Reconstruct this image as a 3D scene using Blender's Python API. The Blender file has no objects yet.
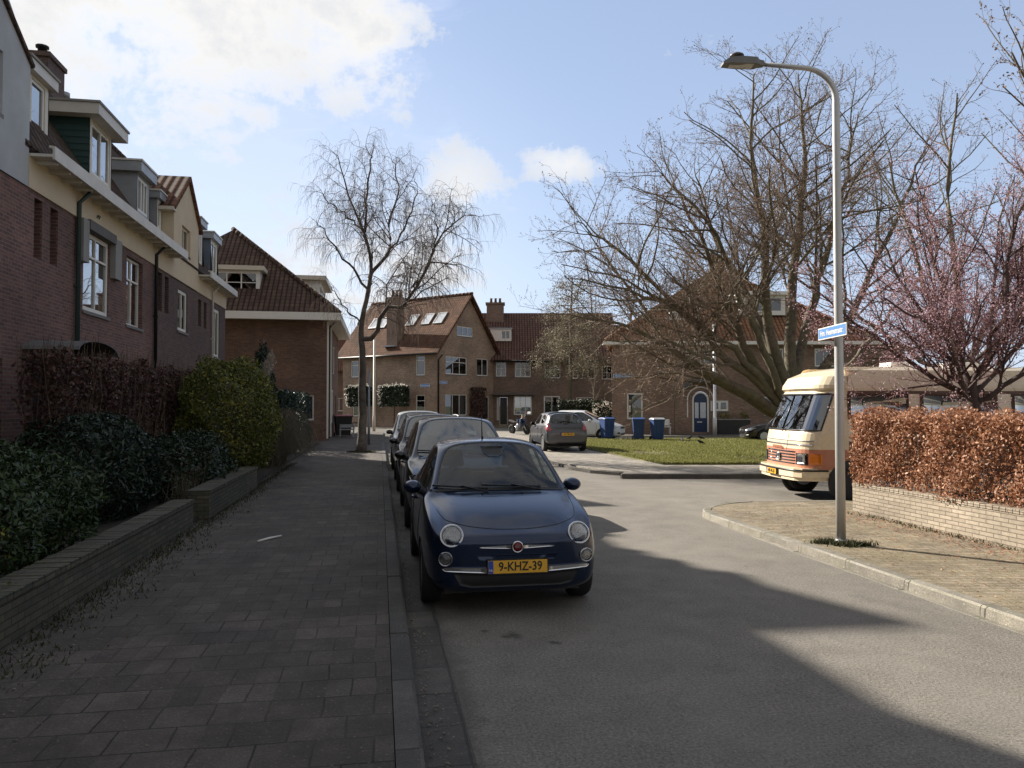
import bpy, bmesh, math, random
import numpy as np
from mathutils import Vector, Matrix
from mathutils.bvhtree import BVHTree
R = math.radians
rnd = random.Random(7)
SC = bpy.context.scene
COL = SC.collection

# ------------------------------------------------------------------ materials
class NT:
    def __init__(s, name):
        s.m = bpy.data.materials.new(name); s.m.use_nodes = True
        s.t = s.m.node_tree; s.t.nodes.clear()
        s.out = s.n('ShaderNodeOutputMaterial')
    def n(s, typ, **kw):
        nd = s.t.nodes.new(typ)
        for k, v in kw.items():
            if k in nd.inputs.keys() if isinstance(k, str) else False: pass
            setattr(nd, k, v)
        return nd
    def l(s, a, b): s.t.links.new(a, b)
    def val(s, sock, v):
        if isinstance(v, (int, float, tuple, list)): sock.default_value = (tuple(v) + (1,) if isinstance(v, (tuple, list)) and len(v) == 3 and sock.type == 'RGBA' else v)
        else: s.l(v, sock)
    def bsdf(s, col=(.5, .5, .5), rough=.6, **kw):
        b = s.n('ShaderNodeBsdfPrincipled')
        s.val(b.inputs['Base Color'], col); s.val(b.inputs['Roughness'], rough)
        for k, v in kw.items(): s.val(b.inputs[k.replace('_', ' ')], v)
        s.l(b.outputs[0], s.out.inputs[0]); s.b = b; return b
    def math(s, op, a, b=0.0, c=None):
        m = s.n('ShaderNodeMath', operation=op)
        s.val(m.inputs[0], a); s.val(m.inputs[1], b)
        if c is not None: s.val(m.inputs[2], c)
        return m.outputs[0]
    def mix(s, f, a, b, typ='MIX'):
        m = s.n('ShaderNodeMix', data_type='RGBA', blend_type=typ)
        s.val(m.inputs[0], f); s.val(m.inputs[6], a); s.val(m.inputs[7], b)
        return m.outputs[2]
    def noise(s, vec, scale, detail=4, rough=.55, dist=0.):
        n_ = s.n('ShaderNodeTexNoise'); s.val(n_.inputs['Scale'], scale); s.val(n_.inputs['Detail'], detail)
        s.val(n_.inputs['Roughness'], rough); s.val(n_.inputs['Distortion'], dist)
        if vec is not None: s.l(vec, n_.inputs['Vector'])
        return n_.outputs[0]
    def ramp(s, f, stops):
        r = s.n('ShaderNodeValToRGB'); s.val(r.inputs[0], f)
        e = r.color_ramp.elements
        while len(e) < len(stops): e.new(.5)
        for i, (p, c) in enumerate(stops):
            e[i].position = p; e[i].color = (c, c, c, 1) if isinstance(c, (int, float)) else tuple(c) + (1,)
        return r.outputs[0]
    def uv(s): return s.n('ShaderNodeUVMap', uv_map='UVMap').outputs[0]
    def obj(s): return s.n('ShaderNodeTexCoord').outputs['Object']
    def geo(s): return s.n('ShaderNodeNewGeometry')
    def bump(s, h, strength=.4, dist=.01):
        b = s.n('ShaderNodeBump'); s.val(b.inputs['Strength'], strength); s.val(b.inputs['Distance'], dist)
        s.val(b.inputs['Height'], h); s.l(b.outputs[0], s.b.inputs['Normal']); return b
    def sep(s, v):
        x = s.n('ShaderNodeSeparateXYZ'); s.l(v, x.inputs[0]); return x.outputs
    def comb(s, x=0., y=0., z=0.):
        c = s.n('ShaderNodeCombineXYZ'); s.val(c.inputs[0], x); s.val(c.inputs[1], y); s.val(c.inputs[2], z); return c.outputs[0]
M = {}
def mul(c, k): return tuple(min(1, x * k) for x in c)
def simple(name, col, rough=.5, metal=0., var=.12, scale=8., spec=.5, coat=0., bump=0.):
    s = NT(name); o = s.obj()
    f = s.noise(o, scale, 5)
    c = s.mix(f, mul(col, 1 - var), mul(col, 1 + var)) if var else col
    r = s.math('MULTIPLY_ADD', s.noise(o, scale * 2.3, 3), .2, rough - .1)
    s.bsdf(c, r, Metallic=metal, Specular_IOR_Level=spec, Coat_Weight=coat, Coat_Roughness=.05)
    if bump: s.bump(s.noise(o, scale * 6, 4), bump, .004)
    M[name] = s.m; return s.m
def brick(name, c1, c2, mortar, bw=.215, bh=.065, dark=.6, rough=.85):
    s = NT(name); uv = s.uv()
    b = s.n('ShaderNodeTexBrick'); s.l(uv, b.inputs['Vector'])
    for k, v in (('Scale', 1.), ('Mortar Size', .006), ('Mortar Smooth', .2), ('Bias', 0.), ('Brick Width', bw), ('Row Height', bh)): b.inputs[k].default_value = v
    s.val(b.inputs['Color1'], c1); s.val(b.inputs['Color2'], c2); s.val(b.inputs['Mortar'], mortar)
    n1 = s.noise(uv, .5, 6, .6); n2 = s.noise(uv, 14, 3)
    k = s.math('MULTIPLY', s.math('MULTIPLY_ADD', s.ramp(n1, [(.3, 0.), (.7, 1.)]), .6, .7), s.math('MULTIPLY_ADD', n2, .8, .6))
    c = s.mix(1., b.outputs[0], s.n('ShaderNodeCombineColor').outputs[0], 'MULTIPLY')
    cc = c.node; comb = s.comb(k, k, k); s.l(comb, cc.inputs[7])
    s.bsdf(c, rough)
    s.bump(s.math('SUBTRACT', s.math('MULTIPLY', n2, .4), b.outputs[1]), .7, .006)
    M[name] = s.m; return s.m
def tiles(name, c1, c2, moss=(.09, .1, .05), w=.24, h=.30, mossk=.5):
    s = NT(name); uv = s.uv(); x = s.sep(uv)
    fu = s.math('DIVIDE', x[0], w); fv = s.math('DIVIDE', x[1], h)
    wave = s.math('SINE', s.math('MULTIPLY', fu, 6.2832))
    saw = s.math('FRACT', fv)
    hgt = s.math('ADD', s.math('MULTIPLY', wave, .28), s.math('MULTIPLY', s.math('SUBTRACT', 1., saw), .9))
    wn = s.n('ShaderNodeTexWhiteNoise', noise_dimensions='2D'); s.l(s.comb(s.math('FLOOR', fu), s.math('FLOOR', fv)), wn.inputs['Vector'])
    c = s.mix(wn.outputs[0], c1, c2)
    c = s.mix(s.ramp(s.noise(uv, 1.3, 6, .65), [(.45, 0.), (.72, mossk)]), c, moss)
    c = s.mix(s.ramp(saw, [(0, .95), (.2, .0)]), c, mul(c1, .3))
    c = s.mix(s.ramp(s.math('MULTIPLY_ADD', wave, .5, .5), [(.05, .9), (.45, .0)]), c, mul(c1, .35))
    s.bsdf(c, .92, Specular_IOR_Level=.12); s.bump(hgt, .9, .04)
    M[name] = s.m; return s.m
def slabs(name, c1, c2, mortar, w=.3, h=.3, off=.5, moss=(.05, .055, .02), mk=.5, rot=0., rough=.85, msize=.006):
    s = NT(name)
    uv = s.uv(); mp = s.n('ShaderNodeMapping'); s.l(uv, mp.inputs[0]); mp.inputs['Rotation'].default_value = (0, 0, rot)
    v = mp.outputs[0]
    wob = s.n('ShaderNodeVectorMath', operation='MULTIPLY_ADD'); nn = s.n('ShaderNodeTexNoise'); s.l(v, nn.inputs[0]); nn.inputs['Scale'].default_value = 1.7
    s.l(nn.outputs['Color'], wob.inputs[0]); wob.inputs[1].default_value = (.045, .045, 0); s.l(v, wob.inputs[2])
    b = s.n('ShaderNodeTexBrick', offset=off); s.l(wob.outputs[0], b.inputs['Vector'])
    for k, q in (('Scale', 1.), ('Mortar Size', msize), ('Mortar Smooth', .3), ('Bias', -.1), ('Brick Width', w), ('Row Height', h)): b.inputs[k].default_value = q
    s.val(b.inputs['Color1'], c1); s.val(b.inputs['Color2'], c2); s.val(b.inputs['Mortar'], mortar)
    # a random tone for each slab and worn, dirty patches
    x = s.sep(wob.outputs[0]); row = s.math('FLOOR', s.math('DIVIDE', x[1], h))
    colm = s.math('FLOOR', s.math('DIVIDE', s.math('ADD', x[0], s.math('MULTIPLY', s.math('MODULO', row, 2.), -w * off)), w))
    wn = s.n('ShaderNodeTexWhiteNoise', noise_dimensions='2D'); s.l(s.comb(colm, row), wn.inputs['Vector'])
    big = s.noise(v, .35, 6, .65); fine = s.noise(v, 60, 3, .6); mid = s.noise(v, 5, 5, .65)
    k = s.math('MULTIPLY', s.math('MULTIPLY_ADD', wn.outputs[0], .5, .75), s.math('MULTIPLY_ADD', fine, 1.5, .25))
    k = s.math('MULTIPLY', k, s.math('MULTIPLY_ADD', s.ramp(mid, [(.3, 0.), (.7, 1.)]), .5, .75))
    m = s.n('ShaderNodeMix', data_type='RGBA', blend_type='MULTIPLY'); m.inputs[0].default_value = 1
    s.l(b.outputs[0], m.inputs[6]); s.l(s.comb(k, k, k), m.inputs[7])
    c = s.mix(s.ramp(big, [(.42, 0.), (.7, mk)]), m.outputs[2], moss); grit = s.ramp(s.noise(v, 38, 2), [(.62, 0.), (.72, .6)]); c = s.mix(grit, c, mul(c2, 2.4)); c = s.mix(s.ramp(s.noise(v, .9, 7, .7), [(.44, 0.), (.62, .55)]), c, mul(c1, .45)); c = s.mix(s.ramp(s.noise(v, 2.1, 6, .7), [(.55, 0.), (.7, .4)]), c, mul(c2, 1.5))
    c = s.mix(s.math('MULTIPLY', b.outputs[1], s.ramp(s.noise(v, 1.1, 4), [(.4, 0.), (.6, .9)])), c, mul(moss, 1.5))
    s.bsdf(c, rough)
    s.bump(s.math('ADD', s.math('MULTIPLY', s.math('SUBTRACT', 1., b.outputs[1]), 1.), s.math('ADD', s.math('MULTIPLY', fine, .35), s.math('MULTIPLY', wn.outputs[0], .9))), .9, .012)
    M[name] = s.m; return s.m
def leafmat(name, cols, rough=.5, trans=.25, spec=.4):
    s = NT(name); g = s.geo()
    st = [(i / max(1, len(cols) - 1), c) for i, c in enumerate(cols)]
    c = s.ramp(g.outputs['Random Per Island'], st)
    b = s.bsdf(c, rough, Specular_IOR_Level=spec)
    tr = s.n('ShaderNodeBsdfTranslucent'); s.l(c, tr.inputs[0])
    mx = s.n('ShaderNodeMixShader'); mx.inputs[0].default_value = trans
    s.l(b.outputs[0], mx.inputs[1]); s.l(tr.outputs[0], mx.inputs[2]); s.l(mx.outputs[0], s.out.inputs[0])
    M[name] = s.m; return s.m
def glassmat(name, tint=(.6, .65, .65), refl=.2, clear=.6, fk=1.):
    s = NT(name)
    t = s.n('ShaderNodeBsdfTransparent'); t.inputs[0].default_value = tuple(x * clear for x in tint) + (1,)
    gl = s.n('ShaderNodeBsdfGlossy'); gl.inputs[0].default_value = (1, 1, 1, 1); gl.inputs['Roughness'].default_value = .015
    lw = s.n('ShaderNodeFresnel'); lw.inputs[0].default_value = 1.52
    f = s.math('MULTIPLY_ADD', lw.outputs[0], fk, refl)
    mx = s.n('ShaderNodeMixShader'); s.l(f, mx.inputs[0]); s.l(t.outputs[0], mx.inputs[1]); s.l(gl.outputs[0], mx.inputs[2])
    s.l(mx.outputs[0], s.out.inputs[0]); M[name] = s.m; return s.m
def barkmat(name, c1, c2, moss=None, mk=.6):
    s = NT(name); o = s.obj()
    f = s.noise(o, 6, 6, .7)
    c = s.mix(s.ramp(f, [(.35, 0.), (.65, 1.)]), c1, c2)
    if moss: c = s.mix(s.ramp(s.noise(o, 1.2, 4), [(.4, 0.), (.6, mk)]), c, moss)
    s.bsdf(c, .9); s.bump(s.noise(o, 22, 5, .7), .6, .02); M[name] = s.m; return s.m

# ------------------------------------------------------------------ meshes
def link(o, parent=None):
    COL.objects.link(o)
    if parent is not None: o.parent = parent
    return o
def rootloc(p):
    v = Vector((0, 0, 0))
    while p is not None: v += p.location; p = p.parent
    return v
class MB:
    def __init__(s): s.v = []; s.f = []; s.mi = []; s.sm = []; s.cur = 0; s.smooth = False
    def mat(s, i): s.cur = i; return s
    def add(s, vs, fs, smooth=None):
        b = len(s.v); s.v.extend([tuple(p) for p in vs])
        for f in fs:
            s.f.append([b + i for i in f]); s.mi.append(s.cur); s.sm.append(s.smooth if smooth is None else smooth)
        return s
    def poly(s, pts): return s.add(pts, [list(range(len(pts)))])
    def hexa(s, p):  # 8 points: bottom 4 ccw, top 4
        return s.add(p, [[3, 2, 1, 0], [4, 5, 6, 7], [0, 1, 5, 4], [1, 2, 6, 5], [2, 3, 7, 6], [3, 0, 4, 7]])
    def box(s, x0, x1, y0, y1, z0, z1):
        return s.hexa([(x0, y0, z0), (x1, y0, z0), (x1, y1, z0), (x0, y1, z0), (x0, y0, z1), (x1, y0, z1), (x1, y1, z1), (x0, y1, z1)])
    def slab(s, pts, t):  # polygon (3D, planar) thickened along -normal by t
        P = [Vector(p) for p in pts]; n = Vector((0, 0, 0))
        for i in range(len(P)): n += P[i].cross(P[(i + 1) % len(P)])
        n.normalize(); Q = [p - n * t for p in P]; k = len(P)
        return s.add(P + Q, [list(range(k)), list(range(2 * k - 1, k - 1, -1))] + [[i, k + i, k + (i + 1) % k, (i + 1) % k] for i in range(k)])
    def tube(s, path, rad, n=8, caps=True, smooth=True):
        P = [Vector(p) for p in path]
        if not isinstance(rad, (list, tuple)): rad = [rad] * len(P)
        d0 = (P[1] - P[0]).normalized(); up = Vector((0, 0, 1)) if abs(d0.z) < .9 else Vector((1, 0, 0))
        a = d0.cross(up).normalized(); vs = []
        for i, p in enumerate(P):
            d = (P[min(i + 1, len(P) - 1)] - P[max(i - 1, 0)])
            d = d.normalized() if d.length > 1e-9 else d0
            a = (a - d * a.dot(d)); a = a.normalized() if a.length > 1e-6 else d.orthogonal().normalized()
            b = d.cross(a); r = rad[i]
            for k in range(n):
                t = 2 * math.pi * k / n; vs.append(p + a * (math.cos(t) * r) + b * (math.sin(t) * r))
        fs = [[i * n + k, i * n + (k + 1) % n, (i + 1) * n + (k + 1) % n, (i + 1) * n + k] for i in range(len(P) - 1) for k in range(n)]
        s.add(vs, fs, smooth)
        if caps and n > 2:
            b = len(s.v) - len(vs)
            s.f.append([b + k for k in range(n - 1, -1, -1)]); s.mi.append(s.cur); s.sm.append(False)
            s.f.append([b + (len(P) - 1) * n + k for k in range(n)]); s.mi.append(s.cur); s.sm.append(False)
        return s
    def lathe(s, prof, n=24, Mx=Matrix(), smooth=True):  # prof: (r, z) about local z
        vs = []
        for r, z in prof:
            for k in range(n):
                t = 2 * math.pi * k / n; vs.append(Mx @ Vector((r * math.cos(t), r * math.sin(t), z)))
        fs = [[i * n + k, i * n + (k + 1) % n, (i + 1) * n + (k + 1) % n, (i + 1) * n + k] for i in range(len(prof) - 1) for k in range(n)]
        s.add(vs, fs, smooth); b = len(s.v) - len(vs)
        if prof[0][0] > 1e-4: s.f.append([b + k for k in range(n - 1, -1, -1)]); s.mi.append(s.cur); s.sm.append(False)
        if prof[-1][0] > 1e-4: s.f.append([b + (len(prof) - 1) * n + k for k in range(n)]); s.mi.append(s.cur); s.sm.append(False)
        return s
    def ball(s, c, r, n=10, sz=(1, 1, 1)):
        return s.lathe([(max(1e-5, r * math.sin(math.pi * i / n)), -r * math.cos(math.pi * i / n)) for i in range(n + 1)], n * 2, Matrix.Translation(c) @ Matrix.Diagonal((sz[0], sz[1], sz[2], 1)))
    def build(s, name, mats, parent=None, uv=True, bevel=0., loc=None):
        me = bpy.data.meshes.new(name)
        off = rootloc(parent) if parent is not None else (Vector(loc) if loc is not None else Vector((0, 0, 0)))
        me.from_pydata([(v[0] - off.x, v[1] - off.y, v[2] - off.z) for v in s.v], [], s.f)
        if not isinstance(mats, (list, tuple)): mats = [mats]
        for m in mats: me.materials.append(M[m] if isinstance(m, str) else m)
        me.polygons.foreach_set('material_index', s.mi); me.polygons.foreach_set('use_smooth', s.sm)
        me.validate(clean_customdata=False); me.update()
        if uv: autouv(me, off)
        o = bpy.data.objects.new(name, me); link(o, parent)
        if parent is None: o.location = off
        if bevel:
            b = o.modifiers.new('bevel', 'BEVEL'); b.width = bevel; b.segments = 2; b.limit_method = 'ANGLE'; b.angle_limit = R(40)
        return o
def autouv(me, off):
    L = me.uv_layers.new(name='UVMap'); vs = me.vertices; out = [0.] * (2 * len(me.loops))
    for p in me.polygons:
        n = p.normal
        if abs(n.z) > .98: u, v = Vector((1, 0, 0)), Vector((0, 1, 0))
        else:
            u = Vector((0, 0, 1)).cross(n).normalized(); v = n.cross(u)
            if abs(n.z) < .1: v = Vector((0, 0, 1))
        for li in p.loop_indices:
            co = vs[me.loops[li].vertex_index].co + off
            out[2 * li] = co.dot(u); out[2 * li + 1] = co.dot(v)
    L.data.foreach_set('uv', out)
def npmesh(name, V, F, mats, parent=None, loc=None, mi=None):
    """fast mesh from numpy arrays; F is (n,k)"""
    me = bpy.data.meshes.new(name); off = rootloc(parent) if parent is not None else Vector(loc or (0, 0, 0))
    V = np.asarray(V, dtype=np.float32) - np.array(off[:], dtype=np.float32); F = np.asarray(F, dtype=np.int32); k = F.shape[1]
    me.vertices.add(len(V)); me.vertices.foreach_set('co', V.ravel())
    me.loops.add(F.size); me.loops.foreach_set('vertex_index', F.ravel())
    me.polygons.add(len(F)); me.polygons.foreach_set('loop_start', np.arange(len(F), dtype=np.int32) * k)
    if not isinstance(mats, (list, tuple)): mats = [mats]
    for m in mats: me.materials.append(M[m])
    if mi is not None: me.polygons.foreach_set('material_index', np.asarray(mi, dtype=np.int32))
    me.update(calc_edges=True)
    o = bpy.data.objects.new(name, me); link(o, parent)
    if parent is None: o.location = off
    return o
def tag(o, label=None, cat=None, group=None, kind=None):
    if label: o['label'] = label
    if cat: o['category'] = cat
    if group: o['group'] = group
    if kind: o['kind'] = kind
    return o
def thing(name, loc, label, cat, group=None, rz=0):
    o = bpy.data.objects.new(name, None); link(o); o.location = loc; o.rotation_euler = (0, 0, rz); o.empty_display_size = .2
    return tag(o, label, cat, group)
def struct(o): o['kind'] = 'structure'; return o
def dup(o, parent=None):
    c = o.copy(); COL.objects.link(c); c.parent = parent
    for ch in list(o.children): dup(ch, c)
    return c
def text_mb(txt, size, origin, ux, uz, depth=.003, align='CENTER', font_shear=0., xs=1.):
    """flat raised lettering as MB; ux = reading direction, uz = up"""
    cu = bpy.data.curves.new('lettering', 'FONT'); cu.body = txt; cu.size = size; cu.align_x = align; cu.align_y = 'CENTER'; cu.extrude = depth; cu.resolution_u = 3; cu.offset = size*.012
    ob = bpy.data.objects.new('lettering', cu); COL.objects.link(ob)
    dg = bpy.context.evaluated_depsgraph_get(); me = bpy.data.meshes.new_from_object(ob.evaluated_get(dg))
    ux = Vector(ux).normalized(); uz = Vector(uz).normalized(); n = ux.cross(uz); O = Vector(origin)
    mb = MB(); mb.add([O + ux * (v.co.x * xs) + uz * v.co.y + n * v.co.z for v in me.vertices], [list(p.vertices) for p in me.polygons])
    bpy.data.objects.remove(ob); bpy.data.curves.remove(cu); bpy.data.meshes.remove(me)
    return mb

# ------------------------------------------------------------------ walls and windows
class Fr:
    """a vertical wall plane: u runs along it, n points out of the building"""
    def __init__(s, ox, oy, ang): s.o = (ox, oy); s.d = (math.cos(ang), math.sin(ang)); s.m = (math.sin(ang), -math.cos(ang)); s.ang = ang
    def __call__(s, u, n, z): return (s.o[0] + s.d[0] * u + s.m[0] * n, s.o[1] + s.d[1] * u + s.m[1] * n, z)
    def box(s, mb, u0, u1, n0, n1, z0, z1):
        a, b = min(n0, n1), max(n0, n1)
        mb.hexa([s(u0, b, z0), s(u1, b, z0), s(u1, a, z0), s(u0, a, z0), s(u0, b, z1), s(u1, b, z1), s(u1, a, z1), s(u0, a, z1)])
def wall(F, u0, u1, z0, z1, holes, mb=None, n=0., depth=.12, gable=None):
    """outer wall sheet with real openings and reveals; holes = (u0,u1,z0,z1)"""
    mb = mb or MB()
    us = sorted({u0, u1, *[h[0] for h in holes], *[h[1] for h in holes]}); zs = sorted({z0, z1, *[h[2] for h in holes], *[h[3] for h in holes]})
    us = [u for u in us if u0 <= u <= u1]; zs = [z for z in zs if z0 <= z <= z1]
    for i in range(len(us) - 1):
        for j in range(len(zs) - 1):
            cu, cz = (us[i] + us[i + 1]) / 2, (zs[j] + zs[j + 1]) / 2
            if any(h[0] < cu < h[1] and h[2] < cz < h[3] for h in holes): continue
            mb.add([F(us[i], n, zs[j]), F(us[i + 1], n, zs[j]), F(us[i + 1], n, zs[j + 1]), F(us[i], n, zs[j + 1])], [[0, 1, 2, 3]])
    for a, b, c, d in holes:
        if b <= u0 or a >= u1 or d <= z0 or c >= z1: continue
        i = n - depth
        for q in ([F(a, n, c), F(a, n, d), F(a, i, d), F(a, i, c)], [F(b, n, d), F(b, n, c), F(b, i, c), F(b, i, d)],
                  [F(b, n, c), F(a, n, c), F(a, i, c), F(b, i, c)], [F(a, n, d), F(b, n, d), F(b, i, d), F(a, i, d)]): mb.add(q, [[0, 1, 2, 3]])
    return mb
def window(F, h, parent, cols=1, rows=1, n=-.06, frame='white_paint', fw=.07, bw=.045, transom=None, curtain=None, sill=True, pane='pane', name='window', room=True):
    """frame + bars (part), pane and curtain and sill (sub-parts)"""
    a, b, c, d = h; mb = MB(); t = .05
    a2, b2, c2, d2 = a + .002, b - .002, c + .002, d - .002
    for q in ((a2, b2, c2, c2 + fw), (a2, b2, d2 - fw, d2), (a2, a2 + fw, c2 + fw, d2 - fw), (b2 - fw, b2, c2 + fw, d2 - fw)): F.box(mb, q[0], q[1], n, n - t, q[2], q[3])
    zt = d2 - fw
    if transom:
        zt = c + (d - c) * transom; F.box(mb, a2 + fw, b2 - fw, n + .012, n - t + .004, zt - bw / 2, zt + bw / 2)
    W = (b2 - a2 - 2 * fw)
    for i in range(1, cols):
        u = a2 + fw + W * i / cols; F.box(mb, u - bw / 2, u + bw / 2, n + .004, n - t + .006, c2 + fw, d2 - fw)
    for j in range(1, rows):
        z = c2 + fw + (zt - c2 - fw) * j / rows; F.box(mb, a2 + fw, b2 - fw, n - .008, n - t + .01, z - .014, z + .014)
    w = mb.build(name, frame, parent)
    pm = MB(); pm.add([F(a2 + fw * .5, n - .03, c2 + fw * .5), F(b2 - fw * .5, n - .03, c2 + fw * .5), F(b2 - fw * .5, n - .03, d2 - fw * .5), F(a2 + fw * .5, n - .03, d2 - fw * .5)], [[0, 1, 2, 3]])
    sub(pm, 'pane', pane, w)
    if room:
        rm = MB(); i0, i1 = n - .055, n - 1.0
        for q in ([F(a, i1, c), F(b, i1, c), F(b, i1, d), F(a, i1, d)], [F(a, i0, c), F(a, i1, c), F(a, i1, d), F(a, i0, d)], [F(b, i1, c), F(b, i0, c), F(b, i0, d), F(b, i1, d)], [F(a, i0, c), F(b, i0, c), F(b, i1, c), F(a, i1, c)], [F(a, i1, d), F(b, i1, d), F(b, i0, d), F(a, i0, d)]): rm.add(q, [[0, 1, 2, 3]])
        sub(rm, 'shade_backing', 'room_dark', w)  # dark-coloured box behind the pane stands in for the unlit room
    if curtain:
        for (p, q, r, s_) in curtain:
            cm = MB(); N = max(4, int((q - p) * (b - a) / .05)); pts = []
            for i in range(N + 1):
                u = a + (b - a) * (p + (q - p) * i / N); k = n - .13 - .02 * (i % 2)
                pts += [F(u, k, c + (d - c) * r), F(u, k, c + (d - c) * s_)]
            cm.add(pts, [[2 * i, 2 * i + 2, 2 * i + 3, 2 * i + 1] for i in range(N)])
            sub(cm, 'curtain', 'curtain', w)
    if sill:
        sm = MB(); F.box(sm, a - .05, b + .05, .035, n + .004, c - .07, c - .003); sub(sm, 'sill', 'sill_stone', w)
    return w
def sub(mb, name, mat, parent, **k): return mb.build(name, mat, parent, **k)

# ------------------------------------------------------------------ leaves and branches
def leaves(P, size, rng, asp=.55, droop=0., fold=True, nrm=None, k=.7):
    """rhombic leaf quads at points P (n,3)"""
    n = len(P); a = rng.normal(size=(n, 3)); a[:, 2] -= droop; a /= np.linalg.norm(a, axis=1)[:, None]
    b = rng.normal(size=(n, 3))
    if nrm is not None: b = b * k; bb = nrm + b; a = np.cross(bb, a); a /= np.linalg.norm(a, axis=1)[:, None]; b = np.cross(bb, a)
    b -= a * (a * b).sum(1)[:, None]; b /= np.linalg.norm(b, axis=1)[:, None]
    s = (size * rng.uniform(.6, 1.25, n))[:, None]
    nn = np.cross(a, b) * s * .12
    V = np.stack([P - a * s * .5, P + b * s * asp * .5 + nn, P + a * s * .5, P - b * s * asp * .5 + nn], 1).reshape(-1, 3)
    F = np.arange(4 * n).reshape(-1, 4)
    return V, F
class Tw:
    """collects branch tubes in numpy friendly lists"""
    def __init__(s): s.V = []; s.F = []; s.n = 0
    def tube(s, P, Rr, k):
        P = np.asarray(P, float); m = len(P)
        T = np.gradient(P, axis=0); T /= np.linalg.norm(T, axis=1)[:, None] + 1e-9
        ref = np.array([0, 0, 1.]) if abs(T[0, 2]) < .9 else np.array([1., 0, 0])
        A = np.cross(T, ref); A /= np.linalg.norm(A, axis=1)[:, None] + 1e-9; B = np.cross(T, A)
        t = np.arange(k) * 2 * np.pi / k; Rr = np.asarray(Rr)[:, None, None]
        V = P[:, None] + Rr * (A[:, None] * np.cos(t)[None, :, None] + B[:, None] * np.sin(t)[None, :, None])
        s.V.append(V.reshape(-1, 3))
        i = (np.arange(m - 1) * k)[:, None]; j = np.arange(k)[None]; j2 = (j + 1) % k
        s.F.append((np.stack([i + j, i + j2, i + k + j2, i + k + j], -1).reshape(-1, 4)) + s.n); s.n += m * k
    def build(s, name, mat, parent=None, loc=None):
        o = npmesh(name, np.concatenate(s.V), np.concatenate(s.F), mat, parent, loc)
        o.data.polygons.foreach_set('use_smooth', [True] * len(o.data.polygons)); return o
def shell_points(n, rng, shape, bumps=.12):
    """points near the surface of a rounded box or an ellipsoid; shape=(cx,cy,cz,rx,ry,rz,power)"""
    cx, cy, cz, rx, ry, rz, p = shape
    d = rng.normal(size=(n, 3)); d /= np.linalg.norm(d, axis=1)[:, None]
    q = (np.abs(d) ** p).sum(1) ** (1 / p); d2 = d / q[:, None]
    ph = rng.uniform(0, 6.28, 6)
    w = 1 + bumps * (np.sin(d2[:, 0] * 5 + ph[0]) * np.sin(d2[:, 1] * 6 + ph[1]) + .6 * np.sin(d2[:, 2] * 9 + ph[2] + d2[:, 0] * 7) + .5 * np.sin(d2[:, 1] * 15 + ph[3]) * np.sin(d2[:, 2] * 13 + ph[4]))
    r = 1 - np.abs(rng.normal(0, .13, n)); w *= r
    P = d2 * w[:, None] * np.array([rx, ry, rz]) + np.array([cx, cy, cz])
    N = d2 / np.array([rx, ry, rz]); N /= np.linalg.norm(N, axis=1)[:, None]
    return P, N
# ------------------------------------------------------------------ camera, light, sky
TH = R(9.73); CT, ST = math.cos(TH), math.sin(TH)
def LD(L, D, z=0.): return (L * CT + D * ST, D * CT - L * ST, z)     # the side street's own grid: L along it, D away from it
cd = bpy.data.cameras.new('camera'); cam = bpy.data.objects.new('camera', cd); COL.objects.link(cam); SC.camera = cam
cam.location = (0, 0, 1.85); cam.rotation_euler = (R(90 + 1.56), 0, -TH)
cd.sensor_width = 36; cd.lens = 770 / 1024 * 36; cd.clip_end = 3000; cd.clip_start = .05
SUN_EL, SUN_AZ = R(30.1), R(-41)     # azimuth from +Y towards +X
sd = Vector((math.sin(SUN_AZ) * math.cos(SUN_EL), math.cos(SUN_AZ) * math.cos(SUN_EL), math.sin(SUN_EL)))
sl = bpy.data.lights.new('sun', 'SUN'); sl.energy = 5.0; sl.angle = R(.55); sl.color = (1., .925, .81)
so = bpy.data.objects.new('sun', sl); COL.objects.link(so); so.rotation_euler = sd.to_track_quat('Z', 'Y').to_euler(); so.location = (-20, 20, 30)
W = bpy.data.worlds.new('World'); SC.world = W; W.use_nodes = True
t = W.node_tree; t.nodes.clear()
class WN(NT):
    def __init__(s): s.t = t
w = WN()
out = w.n('ShaderNodeOutputWorld'); bg = w.n('ShaderNodeBackground'); w.l(bg.outputs[0], out.inputs[0]); bg.inputs[1].default_value = .0715
sky = w.n('ShaderNodeTexSky', sky_type='NISHITA'); sky.sun_disc = False; sky.sun_elevation = SUN_EL; sky.sun_rotation = SUN_AZ; sky.air_density = 1.0; sky.dust_density = .6; sky.ozone_density = 2.2
tc = w.n('ShaderNodeTexCoord').outputs['Generated']; x = w.sep(tc)
inv = w.math('DIVIDE', 1., w.math('MAXIMUM', w.math('ADD', x[2], .12), .05))
pc = w.comb(w.math('MULTIPLY', x[0], inv), w.math('MULTIPLY', x[1], inv), 0.)
n1 = w.noise(pc, 2.4, 9, .62, .25); n2 = w.noise(pc, 5.5, 6, .6, .6); n3 = w.noise(tc, 9., 7, .66, .15)
def vdir(px, py):
    a = (px - 512) / 770; b = (384 - py) / 770; p = R(1.56); f = math.cos(p) - b * math.sin(p); u = math.sin(p) + b * math.cos(p)
    return Vector((a * CT + f * ST, f * CT - a * ST, u)).normalized()
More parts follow.
